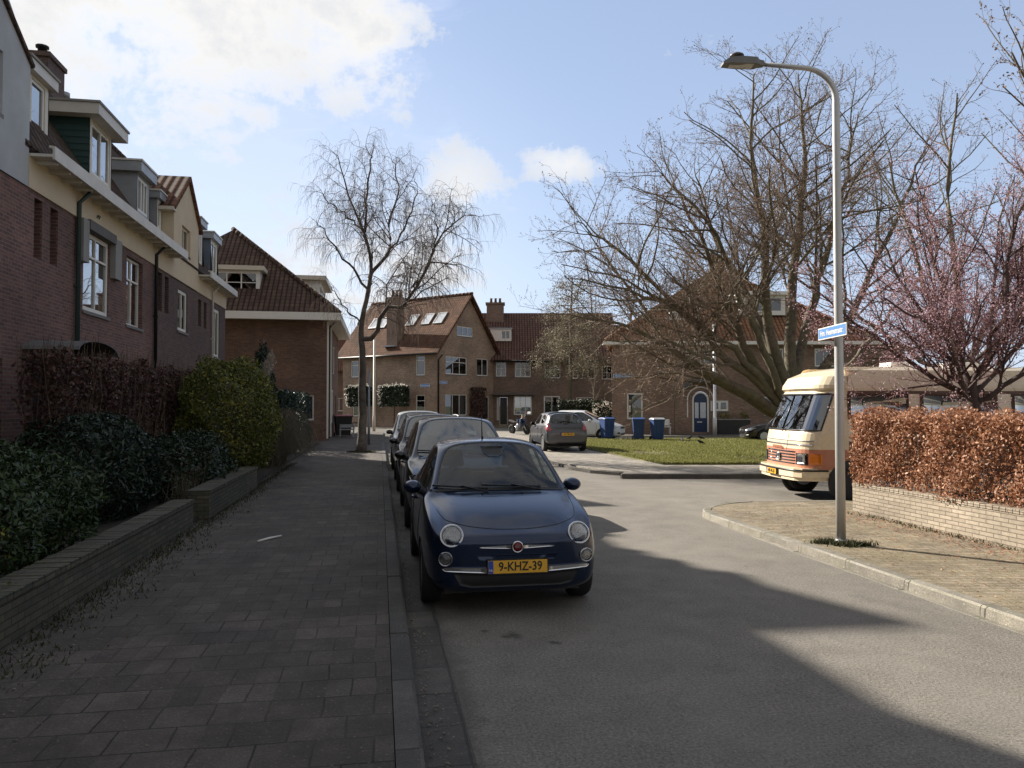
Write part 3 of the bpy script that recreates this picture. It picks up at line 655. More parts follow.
plaster(26.85, 29.0, h3); main_roof(21.9, 29.0, h3); shell(21.9, 29.0, h3); gutter(21.9, 23.75, h3); gutter(26.9, 29.0, h3); pipe(29.0, h3, 'gutter_paint', .035)
dormer(21.05 + .35, 22.5, 6.85, 7.95, h3, 'grey_zinc', 'grey_zinc', cols=3, roofmat='grey_zinc', rt=.26, over=.15)
dormer(23.25, 23.72, 6.85, 7.75, h3, 'grey_zinc', 'white_paint', cols=1, roofmat='grey_zinc', rt=.2, over=.1, fw=.05)
dormer(28.2, 28.95, 6.75, 8.15, h3, 'blue_zinc', 'white_paint', cols=2, roofmat='grey_zinc', rt=.22, over=.14)

h4 = thing('terraced_house', (-6, 30.5, 0), 'last house of the left terrace, with a blue grey dormer and a tall white window', 'house', 'terraced houses along the left pavement')
hol = [(29.3, 30.5, 3.6, 5.4), (29.4, 31.0, 1.0, 2.6)]
wall(FL, 29.0, 31.6, .15, 5.6, hol, depth=.16).add([(-6, 31.6, .15), (-7.2, 31.6, .15), (-7.2, 31.6, 5.6), (-6, 31.6, 5.6)], [[0, 1, 2, 3]]).build('wall', 'brick_dark', h4)
window(FL, hol[0], h4, 2, n=-.03, fw=.12, curtain=[(0, 1, 0, 1)]); window(FL, hol[1], h4, 3)
plaster(29.0, 31.6, h4); main_roof(29.0, 31.6, h4); shell(29.0, 31.6, h4); gutter(29.0, 31.7, h4)
dormer(30.3, 31.5, 6.75, 8.1, h4, 'blue_zinc', 'white_paint', cols=2, roofmat='grey_zinc', rt=.22, over=.14)

# ------------------------------------------------------------------ hipped corner house
hc = thing('corner_house', (-5.5, 42, 0), 'brown brick corner house with hipped tile roof and wide white fascia beyond the left terrace', 'house')
FC = Fr(0, 39, 0.)
hol = [(-4.05, -3.2, 1.1, 2.35)]
wall(FC, -9.5, -2.6, 0, 6.0, hol).build('wall', 'brick_corner', hc)
window(FC, hol[0], hc, 2, curtain=[(0, 1, 0, 1)])
FS = Fr(-2.6, 0, math.pi / 2)
hs = [(39.5, 40.6, 3.6, 5.2), (41.6, 42.9, 3.6, 5.2), (44.6, 45.9, 3.6, 5.2), (39.6, 41.2, .9, 2.7), (43, 45, .9, 2.7), (46.4, 47.4, .2, 2.4)]
wall(FS, 39, 49.5, 0, 6.0, hs).build('wall', 'brick_corner', hc)
for q in hs[:5]: window(FS, q, hc, 2, n=-.03, fw=.1)
mb = MB(); FS.box(mb, 46.41, 47.39, -.1, -.14, .2, 2.39); mb.build('door', 'white_paint', hc)
mb = MB(); FS.box(mb, 41.25, 41.45, .003, .1, .2, 5.9); FS.box(mb, 39.02, 39.12, .003, .09, .2, 6.0) ; mb.build('pilaster', 'white_paint', hc)
mb = MB(); mb.box(-9.4, -2.75, 40.2, 49.5, 0, 5.95); mb.build('inner_block', 'brick_dark', hc)  # unseen box filling the house behind its wall sheets
mb = MB(); mb.tube([(-2.2, 39.3, 6.0), (-2.5, 39.3, 5.7), (-2.5, 39.3, .2)], .05, 8); mb.build('downpipe', 'dark_metal', hc)
mb = MB(); mb.box(-10, -1.95, 38.35, 50.2, 6.02, 6.09); e = mb.build('eaves', 'cream_paint', hc)
mb = MB(); mb.box(-10, -1.9, 38.28, 38.35, 5.98, 6.34); mb.box(-1.95, -1.89, 38.352, 50.2, 5.98, 6.34); sub(mb, 'fascia', 'white_paint', e)
pk = (-8.05, 44.4, 11.55); pk2 = (-8.05, 46.5, 11.55)
mb = MB()
mb.slab([(-1.95, 38.35, 6.3), pk, (-13.9, 38.35, 6.3)][::-1] if False else [(-13.9, 38.35, 6.3), (-1.95, 38.35, 6.3), pk], .12)
mb.slab([(-1.95, 38.35, 6.3), (-1.95, 51, 6.3), pk2, pk], .12); mb.slab([(-1.95, 51, 6.3), (-13.9, 51, 6.3), pk2], .12); mb.slab([(-13.9, 51, 6.3), (-13.9, 38.35, 6.3), pk, pk2], .12)
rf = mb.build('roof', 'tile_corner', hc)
def ridgeline(P, Q, r, n, mat, parent, name='ridge_tiles'):
    mb = MB(); P, Q = Vector(P), Vector(Q); k = max(2, int((Q - P).length / .38)); dv = (Q - P) / k; q = (Q - P).to_track_quat('Z', 'Y').to_matrix().to_4x4()
    for i in range(k): mb.lathe([(r * .85, 0), (r, dv.length * 1.02)], n, Matrix.Translation(P + dv * i) @ q)
    return sub(mb, name, mat, parent)
ridgeline((-1.95, 38.35, 6.36), (pk[0], pk[1], pk[2] + .05), .13, 8, 'tile_corner', rf); ridgeline(pk, pk2, .13, 8, 'tile_corner', rf)
def dorm(F, u0, u1, z0, z1, n0, n1, parent, wins, side='cream_paint', front='white_paint', over=.22, rt=.22, cols=2, pane='pane', transom=None):
    """dormer on any roof: front wall at n0, running back to n1"""
    fr = wall(F, u0, u1, z0, z1, wins, n=n0, depth=.05)
    for u in (u0, u1):
        q = [F(u, n0, z0), F(u, n1, z0), F(u, n1, z1), F(u, n0, z1)]; fr.add(q if u == u1 else q[::-1], [[0, 1, 2, 3]])
    d = fr.build('dormer', front, parent)
    mb = MB(); F.box(mb, u0 - over, u1 + over, n0 + over, n1, z1 + .002, z1 + rt); sub(mb, 'flat_roof', side, d)
    for q in wins: window_sub(Fr(F.o[0] + F.m[0] * n0, F.o[1] + F.m[1] * n0, F.ang), q, d, cols, pane=pane, n=-.01, transom=transom)
    return d
dorm(Fr(0, 39.9, 0.), -8.4, -5.95, 7.3, 8.55, 0, -3, hc, [(-8.3, -6.05, 7.42, 8.48)], cols=3, transom=.5)
dorm(FS, 42.2, 46.5, 7.0, 8.5, -.6, -3.5, hc, [(42.4, 46.3, 7.2, 8.35)], cols=3, front='white_paint', over=.35)
# unseen block added behind the terrace, shaped to throw the pointed road shadow
hk = thing('shadow_block', (-15, 27.5, 0), 'unseen flat roofed block added behind the left terrace to cast the pointed road shadow', 'building')
bp_ = [(-11.3, 24.0), (-12.7, 27.8), (-15, 31), (-19.5, 31), (-19.5, 24.3)]
mb = MB(); k = len(bp_)
mb.add([(x_, y_, 0) for x_, y_ in bp_] + [(x_, y_, 13.8) for x_, y_ in bp_], [[i, (i + 1) % k, k + (i + 1) % k, k + i] for i in range(k)]); mb.build('wall', 'brick_corner', hk)
mb = MB(); mb.slab([(x_, y_, 14.0) for x_, y_ in bp_], .2); mb.build('roof', 'concrete_dark', hk)
FK = Fr(-19.5, 24.3, math.atan2(-.3, 8.2))
for i in range(3):
    for j in range(4):
        mb = MB(); FK.box(mb, .9 + i * 2.6, 2.3 + i * 2.6, .01, .06, 1.2 + j * 3.2, 2.7 + j * 3.2); w_ = mb.build('window', 'white_paint', hk)
        mb = MB(); FK.box(mb, 1.0 + i * 2.6, 2.2 + i * 2.6, .062, .07, 1.3 + j * 3.2, 2.6 + j * 3.2); sub(mb, 'pane', 'pane_bright', w_)
# ------------------------------------------------------------------ far houses
FAR = Fr(4.374, 60.126, R(45)); FAL = Fr(-2.94, 67.467, R(-45.1))
ha = thing('gabled_house', (4.4, 60.2, 0), 'brown brick house whose steep tile roof has skylights and a tall chimney stack', 'house')
hr = [(1.05, 3.75, 4.3, 5.73), (5.05, 6.6, 4.3, 5.75), (1.0, 3.75, 1.0, 2.7), (6.05, 6.75, .6, 2.55), (2.45, 4.5, 7.45, 8.25)]
w_ = wall(FAR, 0, 7.6, 0, 6.0, hr[:4]); wall(FAR, 2.0, 6.2, 6.0, 8.4, [hr[4]], mb=w_)
w_.add([FAR(-.05, 0, 6.0), FAR(2.0, 0, 6.0), FAR(2.0, 0, 8.4)], [[0, 1, 2]]).add([FAR(6.2, 0, 6.0), FAR(8.2, 0, 6.0), FAR(6.2, 0, 8.4)], [[0, 1, 2]]).add([FAR(2.0, 0, 8.4), FAR(6.2, 0, 8.4), FAR(4.1, 0, 10.85)], [[0, 1, 2]])
hl = [(8.15, 9.1, 4.2, 5.85), (8.15, 9.1, 1.0, 2.65), (.95, 1.6, .9, 2.6), (.7, 1.6, 4.2, 5.6)]
wall(FAL, -.3, 10.37, 0, 6.0, hl, mb=w_)
w_.add([FAL(-.3, 0, 0), FAL(-.3, 0, 6), FAL(-.3, -8, 6), FAL(-.3, -8, 0)], [[0, 1, 2, 3]]); w_.add([FAL(-.3, 0, 6), FAL(-.3, -4.1, 10.85), FAL(-.3, -8, 6)], [[0, 1, 2]])
w_.build('wall', 'brick_brown', ha)
window(FAR, hr[0], ha, 3, n=-.05, transom=.68); window(FAR, hr[1], ha, 2, n=-.05, curtain=[(0, .5, 0, .6)]); window(FAR, hr[2], ha, 3, n=-.05, curtain=[(.0, .3, 0, 1), (.66, 1, 0, 1)]); window(FAR, hr[3], ha, 1, n=-.05)
window(FAR, hr[4], ha, 3, n=-.05, room=False)
for q in hl: window(FAL, q, ha, 1, n=-.05, transom=.72)
def rA(u, n, z): return FAL(u, n, z)
mb = MB(); mb.slab([rA(-.9, .45, 5.88), rA(10.75, .45, 5.88), rA(10.75, -3.95, 11.0), rA(-.9, -3.95, 11.0)], .16); mb.slab([rA(-.9, -3.95, 11.0), rA(10.75, -3.95, 11.0), rA(10.75, -8.3, 5.9), rA(-.9, -8.3, 5.9)], .16)
ra = mb.build('roof', 'tile_red', ha); ridgeline(rA(-.9, -3.95, 11.0), rA(10.75, -3.95, 11.0), .14, 6, 'tile_red', ra)
mb = MB(); mb.tube([rA(-.9, .52, 5.84), rA(10.75, .52, 5.84)], .075, 8); sub(mb, 'gutter', 'dark_metal', ra)
mb = MB(); mb.tube([FAR(.05, .5, 5.75), FAR(.12, .06, 5.4), FAR(.12, .06, .1)], .06, 6); mb.build('downpipe', 'dark_metal', ha)
sl_ = 5.12 / 4.4
def skylight(u0, n0, parent):
    mb = MB(); L_ = 1.25; q = math.atan(sl_)
    def p(u, k, h): n = n0 - k * math.cos(q); z = 5.88 + (0.45 - n) * sl_; return FAL(u, n + h * math.sin(q), z + h * math.cos(q))
    for a, b, c, d in ((0, .92, 0, .07), (0, .92, L_ - .07, L_), (0, .07, .07, L_ - .07), (.85, .92, .07, L_ - .07)):
        mb.hexa([p(u0 + a, c, 0), p(u0 + b, c, 0), p(u0 + b, d, 0), p(u0 + a, d, 0), p(u0 + a, c, .09), p(u0 + b, c, .09), p(u0 + b, d, .09), p(u0 + a, d, .09)])
    s_ = sub(mb, 'skylight', 'grey_zinc', parent)
    mb = MB(); mb.poly([p(u0 + .07, .07, .06), p(u0 + .85, .07, .06), p(u0 + .85, L_ - .07, .06), p(u0 + .07, L_ - .07, .06)]); mb.build('skylight_pane', 'sky_pane', parent)
simple('sky_pane', (.55, .57, .6), .12, var=.1)
for u in (.95, 2.0, 5.35, 7.05, 8.4): skylight(u, -1.75, ra)
mb = MB()
a, b = 4.65, 5.8
FAL.box(mb, a, b, -.25, -1.15, 6.3, 10.75)
ck = mb.build('chimney', 'brick_brown_dark', ha)
for i in range(3):
    mb = MB(); mb.lathe([(.14, 0), (.11, .55), (.16, .6)], 8, Matrix.Translation(FAL(a + .3 + i * .42, -.7, 10.75))); sub(mb, 'chimney_pot', 'brick_corner', ck)
mb = MB(); FAL.box(mb, a - .12, b + .12, -.22, .1, 6.62, 6.72); sub(mb, 'lead_flashing', 'grey_zinc', ck)

FA2 = Fr(*LD(0, 66)[:2], -TH)
h5 = thing('row_house', LD(4, 66.5), 'dark brown brick row houses with maroon tile roof, right of the house with skylights', 'house')
hw = [(-1.37, -.5, 4.3, 5.7), (.25, 1.6, 4.25, 5.65), (2.8, 4.15, 4.15, 5.6), (5.2, 6.1, 4.1, 5.5), (6.5, 7.1, 4.1, 5.2), (7.7, 8.6, 4.05, 5.2), (.15, 1.7, 1.0, 2.62), (2.72, 4.1, 1.0, 2.62), (-1.3, -1.12, .55, 2.5), (-1.05, -.4, .14, 2.5), (5.5, 7.0, .9, 2.5)]
wall(FA2, -1.6, 12, 0, 5.75, hw).build('wall', 'brick_brown_dark', h5)
for i, c_ in ((0, 2), (1, 3), (2, 3), (3, 2), (4, 1), (5, 2), (8, 1)): window(FA2, hw[i], h5, c_, n=-.05, rows=2 if c_ > 1 else 1)
window(FA2, hw[6], h5, 3, n=-.02, fw=.1, curtain=[(.2, .8, 0, .55), (0, .2, 0, 1), (.8, 1, 0, 1)], pane='pane_bright'); window(FA2, hw[7], h5, 2, n=-.02, fw=.1, curtain=[(0, 1, 0, .5)]); window(FA2, hw[10], h5, 2, n=-.02)
mb = MB(); FA2.box(mb, -1.04, -.41, -.1, -.14, .15, 2.49); mb.build('door', 'dark_door', h5)
mb = MB(); FA2.box(mb, -1.7, 1.9, .003, .55, 2.72, 2.84); mb.build('porch_canopy', 'concrete_dark', h5)
mb = MB(); mb.slab([FA2(-3.8, .45, 5.65), FA2(9.2, .45, 5.65), FA2(9.2, -4.6, 10.3), FA2(-3.8, -4.6, 10.3)], .16); mb.slab([FA2(-3.8, -4.6, 10.3), FA2(9.2, -4.6, 10.3), FA2(9.2, -9.4, 5.7), FA2(-3.8, -9.4, 5.7)], .16)
mb.slab([FA2(9.2, .45, 5.65), FA2(12.5, .45, 5.65), FA2(12.5, -4.6, 9.2), FA2(9.2, -4.6, 9.2)], .16)
r5 = mb.build('roof', 'tile_maroon', h5)
mb = MB(); mb.tube([FA2(-1.6, .5, 5.6), FA2(12, .5, 5.6)], .08, 8); sub(mb, 'gutter', 'dark_metal', r5)
mb = MB(); FA2.box(mb, 9.19, 9.0, 0, -9.3, 0, 5.7); mb.add([FA2(9.19, 0, 5.7), FA2(9.19, -9.3, 5.7), FA2(9.19, -4.6, 10.1)], [[0, 1, 2]]); mb.build('side_wall', 'brick_brown_dark', h5)
dorm(FA2, -2.0, -.05, 7.45, 8.5, -1.35, -3.6, h5, [(-.95, -.15, 7.6, 8.4)], cols=2, side='grey_zinc', front='white_paint', over=.08, rt=.12)
mb = MB(); FA2.box(mb, -2.3, -.75, -3.6, -4.9, 9.0, 11.0); FA2.box(mb, -2.4, -.65, -3.5, -5.0, 11.003, 11.15); ck = mb.build('chimney', 'brick_brown_dark', h5)
for i in range(3):
    mb = MB(); mb.lathe([(.13, 0), (.1, .4), (.15, .45)], 8, Matrix.Translation(FA2(-1.9 + i * .4, -4.2, 11.14))); sub(mb, 'chimney_pot', 'brick_corner', ck)

FB = Fr(*LD(0, 47)[:2], -TH)
hb = thing('hipped_house', LD(14, 48), 'brick house with arched white framed blue door and hipped tile roof behind the bare tree', 'house')
AL, AR, AZ, AS = 10.99, 12.01, .2, 2.15   # the arched door opening
hw = [(7.02, 7.98, .98, 2.58), (AL, AR, AZ, 2.68), (15.38, 16.6, 1.2, 2.35), (10.6, 12.4, 4.3, 5.3), (15.5, 16.6, 4.3, 5.3), (18.5, 20, 1.0, 2.5), (18.5, 20, 4.2, 5.3), (12.12, 13.2, 1.48, 2.12)]
w_ = wall(FB, 6.1, 24, 0, 5.6, hw)
# masonry filling the corners of the arch
N = 10; cx, rx_ = (AL + AR) / 2, (AR - AL) / 2
for i in range(N):
    a0, a1 = math.pi * i / N, math.pi * (i + 1) / N
    q = [(cx - rx_ * math.cos(a0), AS + .52 * math.sin(a0)), (cx - rx_ * math.cos(a1), AS + .52 * math.sin(a1))]
    w_.add([FB(q[0][0], -.01, q[0][1]), FB(q[1][0], -.01, q[1][1]), FB(q[1][0], -.01, 2.68), FB(q[0][0], -.01, 2.68)], [[0, 1, 2, 3]])
w_.add([FB(7.6, -9, 0), FB(6.1, 0, 0), FB(6.1, 0, 5.6), FB(7.6, -9, 5.6)], [[0, 1, 2, 3]]); w_.build('wall', 'brick_red', hb)
window(FB, hw[0], hb, 1, n=-.03, fw=.09, curtain=[(.05, .95, 0, 1)], pane='pane'); window(FB, hw[2], hb, 2, n=-.03, fw=.09, curtain=[(0, 1, 0, 1)])
window(FB, hw[3], hb, 3, n=-.03, fw=.08); window(FB, hw[4], hb, 2, n=-.03, fw=.08); window(FB, hw[5], hb, 2, n=-.03, curtain=[(0, 1, 0, .6)]); window(FB, hw[6], hb, 3, n=-.03); window(FB, hw[7], hb, 2, n=-.02, fw=.12, bw=.14)
def arch(u0, u1, z0, zs, rz_, wd, n0, n1, mat, name, parent):
    mb = MB(); c_, r_ = (u0 + u1) / 2, (u1 - u0) / 2; pts = [(u0, z0)] + [(c_ - r_ * math.cos(math.pi * i / 16), zs + rz_ * math.sin(math.pi * i / 16)) for i in range(17)] + [(u1, z0)]
    for i in range(len(pts) - 1):
        a, b = pts[i], pts[i + 1]
        def inn(p): return (c_ + (p[0] - c_) * (r_ - wd) / r_, zs + (p[1] - zs) * (rz_ - wd) / rz_ if p[1] > zs else p[1])
        c, d = inn(b), inn(a)
        mb.hexa([FB(a[0], n1, a[1]), FB(b[0], n1, b[1]), FB(c[0], n1, c[1]), FB(d[0], n1, d[1]), FB(a[0], n0, a[1]), FB(b[0], n0, b[1]), FB(c[0], n0, c[1]), FB(d[0], n0, d[1])])
    return mb.build(name, mat, parent)
arch(AL + .01, AR - .01, AZ, AS, .5, .09, .012, -.08, 'white_paint', 'door_frame', hb)
arch(AL - .32, AR + .30, 1.1, AS + .05, .78, .07, .03, .002, 'white_paint', 'arch_trim', hb)
mb = MB(); FB.box(mb, AL + .09, AR - .09, -.06, -.1, AZ, AS); 
mb.add([FB(cx + .41 * math.cos(math.pi * i / 12), -.06, AS + .41 * math.sin(math.pi * i / 12)) for i in range(13)], [list(range(13))])
dr = mb.build('door', 'blue_door', hb)
for a, b in ((AL + .17, AL + .40), (AR - .52, AR - .17)):
    mb = MB(); FB.box(mb, a, b, -.04, -.058, 1.05, 2.0); sub(mb, 'door_pane', 'sky_pane', dr)
mb = MB(); FB.box(mb, 11.3, 11.6, -.035, -.058, .78, .84); sub(mb, 'letter_slot', 'white_paint', dr)
mb = MB()
for i in range(8):   # tiled half dome over the arch
    a0, a1 = math.pi * i / 8, math.pi * (i + 1) / 8; q = lambda a, r_, n: FB(11.45 - r_ * math.cos(a), n, 2.75 + r_ * .65 * math.sin(a))
    mb.add([q(a0, 1.15, .02), q(a1, 1.15, .02), q(a1, .95, .5), q(a0, .95, .5)], [[3, 2, 1, 0]]); mb.add([q(a0, .95, .5), q(a1, .95, .5), q(a1, .85, .5), q(a0, .85, .5)], [[3, 2, 1, 0]]); mb.add([q(a0, .85, .5), q(a1, .85, .5), q(a1, .85, 0), q(a0, .85, 0)], [[3, 2, 1, 0]])
mb.build('door_hood', 'concrete_dark', hb)
mb = MB(); ez = 5.68; ap = FB(14.0, -5.5, 11.1); e0, e1, e2, e3 = FB(5.6, .45, ez), FB(22.4, .45, ez), FB(22.4, -11, ez), FB(7.2, -9.5, ez)
mb.slab([e0, e1, ap], .15); mb.slab([e1, e2, ap], .15); mb.slab([e2, e3, ap], .15); mb.slab([e3, e0, ap], .15)
rb = mb.build('roof', 'tile_orange', hb)
for e in (e0, e1): ridgeline((e[0], e[1], e[2] + .05), (ap[0], ap[1], ap[2] + .05), .15, 7, 'tile_orange', rb)
mb = MB(); FB.box(mb, 5.55, 22.45, .452, .52, ez - .16, ez + .04); FB.box(mb, 5.5, 22.4, 0.0, .45, ez - .17, ez - .12); sub(mb, 'fascia', 'white_paint', rb)
dorm(FB, 14.4, 17.2, 7.5, 8.75, -1.3, -4.5, hb, [(14.6, 17.0, 7.7, 8.65)], cols=3, side='white_paint', over=.3)
dorm(FB, 9.9, 10.9, 7.1, 7.75, -1.2, -3, hb, [(10.0, 10.8, 7.2, 7.7)], cols=1, side='grey_zinc', over=.08, rt=.1)
mb = MB(); FB.box(mb, 13.9, 14.8, -6.2, -7.1, 9.5, 12.1); FB.box(mb, 13.8, 14.9, -6.1, -7.2, 12.103, 12.25); mb.build('chimney', 'brick_corner', hb)

h6 = thing('brick_house', (2, 84, 0), 'distant low brick house glimpsed between the corner house and the birch trunk', 'house')
F6 = Fr(-14, 84, 0)
wall(F6, 0, 14, 0, 5.6, [(5.6, 6.8, 1.2, 2.6), (9, 10.4, 1.2, 2.6), (5.6, 6.8, 3.6, 5)]).build('wall', 'brick_corner', h6)
window(F6, (5.6, 6.8, 1.2, 2.6), h6, 2, curtain=[(0, 1, .4, 1)]); window(F6, (9, 10.4, 1.2, 2.6), h6, 2); window(F6, (5.6, 6.8, 3.6, 5), h6, 2)
mb = MB(); mb.slab([F6(-.5, .4, 5.5), F6(14.5, .4, 5.5), F6(14.5, -4.5, 9.5), F6(-.5, -4.5, 9.5)], .15); mb.slab([F6(-.5, -4.5, 9.5), F6(14.5, -4.5, 9.5), F6(14.5, -9, 5.5), F6(-.5, -9, 5.5)], .15); mb.build('roof', 'tile_brown', h6)
# ------------------------------------------------------------------ plants and trees
def bk(n, a, b, m=None, mk=.6): barkmat(n, a, b, m, mk)
bk('bark_grey', (.075, .06, .045), (.18, .148, .108), (.13, .125, .06), .5)
bk('bark_twig', (.17, .125, .095), (.29, .22, .17))
bk('bark_birch', (.075, .06, .05), (.19, .165, .14), (.04, .032, .027), .8)
bk('twig_birch', (.11, .08, .068), (.19, .145, .125))
bk('bark_plum', (.065, .045, .04), (.12, .085, .075))
bk('twig_plum', (.16, .085, .085), (.24, .13, .125))
bk('stem_brown', (.10, .07, .05), (.19, .14, .10))
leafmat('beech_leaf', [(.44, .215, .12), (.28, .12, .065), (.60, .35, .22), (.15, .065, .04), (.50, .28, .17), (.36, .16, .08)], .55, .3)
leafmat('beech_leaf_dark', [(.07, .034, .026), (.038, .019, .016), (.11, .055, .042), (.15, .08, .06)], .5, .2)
leafmat('laurel_leaf', [(.020, .040, .012), (.032, .056, .017), (.052, .082, .024), (.013, .026, .010)], .42, .1, .4)
leafmat('rhodo_leaf', [(.017, .034, .018), (.026, .047, .025), (.034, .057, .031), (.013, .022, .013)], .4, .1)
leafmat('dark_leaf', [(.014, .026, .012), (.022, .038, .017), (.033, .052, .022)], .4, .1)
leafmat('gold_leaf', [(.045, .07, .014), (.09, .11, .018), (.27, .24, .03), (.028, .045, .014), (.15, .155, .025)], .45, .2)
leafmat('ivy_leaf', [(.014, .03, .018), (.022, .045, .028), (.03, .055, .035)], .4, .1)
leafmat('blossom_petal', [(.62, .41, .46), (.50, .31, .35), (.74, .56, .60), (.38, .21, .25), (.30, .15, .18)], .7, .35)
leafmat('bud', [(.20, .13, .09), (.28, .2, .12), (.16, .10, .07)], .7, .1)
leafmat('cedar_needle', [(.20, .18, .11), (.25, .22, .15), (.14, .13, .08), (.3, .25, .18)], .7, .15)
leafmat('white_flower', [(.75, .72, .66), (.6, .56, .48)], .7, .2)
leafmat('grass_blade', [(.16, .18, .045), (.22, .23, .06), (.28, .27, .10), (.10, .12, .03), (.38, .33, .16)], .7, .35, .2)
leafmat('dry_grass', [(.16, .13, .09), (.22, .19, .13), (.11, .09, .06)], .8, .2)
leafmat('plume', [(.5, .43, .36), (.4, .34, .28)], .9, .3)
leafmat('weed_leaf', [(.035, .045, .016), (.055, .062, .024), (.05, .04, .022)], .7, .2)

class Tree:
    def __init__(s, seed, k1=7): s.r = np.random.default_rng(seed); s.big = Tw(); s.fine = Tw(); s.tips = []; s.n = 0; s.rmin = .0035
    def path(s, p, d, L, steps, wob, trop):
        P = [np.array(p, float)]; d = np.array(d, float); d /= np.linalg.norm(d)
        for i in range(steps):
            d = d + s.r.normal(0, wob, 3) + np.array(trop) * (1. / steps); d /= np.linalg.norm(d); P.append(P[-1] + d * L / steps)
        return np.array(P)
    def side(s, d, ang):
        q = s.r.normal(size=3); q -= d * q.dot(d); q /= np.linalg.norm(q); return d * math.cos(ang) + q * math.sin(ang)
    def grow(s, P, r0, r1, lvl, spec):
        """spec[lvl] = (children per metre, length ratio range, angle range, wobble, tropism, min length)"""
        P = np.asarray(P, float); m = len(P); rad = np.linspace(r0, r1, m)
        k = 9 if lvl == 0 else 6 if lvl == 1 else 4 if lvl == 2 else 3
        (s.big if lvl <= 1 else s.fine).tube(P, rad, k); s.n += 1
        if lvl >= len(spec): s.tips.append(P[-1]); s.tips.append(P[m // 2]); return
        cpm, lr, an, wob, trop, Lmin, steps, t0 = spec[lvl]
        seg = np.linalg.norm(np.diff(P, axis=0), axis=1); L = seg.sum(); N = max(2, int(cpm * L * s.r.uniform(.85, 1.15)))
        for i in range(N):
            t = t0 + (1 - t0) * (i + s.r.uniform(0, 1)) / N; f = t * (m - 1); j = min(int(f), m - 2); u = f - j
            q = P[j] * (1 - u) + P[j + 1] * u; d = P[j + 1] - P[j]; d = d / np.linalg.norm(d)
            l2 = max(Lmin, L * s.r.uniform(*lr) * (1.15 - .75 * t)); rr = rad[j] * (1 - u) + rad[j + 1] * u
            c = s.side(d, R(s.r.uniform(*an)));  c[2] += .1
            ra = min(rr * .75, max(s.rmin, l2 * .011 + .001)); 
            s.grow(s.path(q, c, l2, steps, wob, trop), ra, max(s.rmin * .65, ra * .35), lvl + 1, spec)
        s.tips.append(P[-1])
    def done(s, root, bark, twig, leaf=None, lsize=.04, per=1, jit=.05, asp=.6):
        s.big.build('trunk', bark, root); c = s.fine.build('crown', twig, root)
        if leaf:
            T = np.repeat(np.array(s.tips), per, 0); T = T + s.r.normal(0, jit, T.shape); V, F = leaves(T, lsize, s.r, asp)
            npmesh({'bud': 'buds', 'blossom_petal': 'blossom', 'cedar_needle': 'foliage'}.get(leaf, 'leaves'), V, F, leaf, c)
def off(o, L, D, z): x = LD(L, D); return (o[0] + x[0], o[1] + x[1], z)
def limb(o, pts, n=14, r=None, wob=.05):
    """smooth polyline through tree-local points given along the side street grid (L, D, z)"""
    P = np.array([off(o, *p) for p in pts]); t = np.linspace(0, len(P) - 1, n); out = []
    for q in t:
        i = min(int(q), len(P) - 2); u = q - i; p0, p1, p2, p3 = P[max(i - 1, 0)], P[i], P[i + 1], P[min(i + 2, len(P) - 1)]
        out.append(.5 * ((2 * p1) + (-p0 + p2) * u + (2 * p0 - 5 * p1 + 4 * p2 - p3) * u * u + (-p0 + 3 * p1 - 3 * p2 + p3) * u ** 3))
    out = np.array(out); out[1:-1] += r.normal(0, wob, out[1:-1].shape); return out

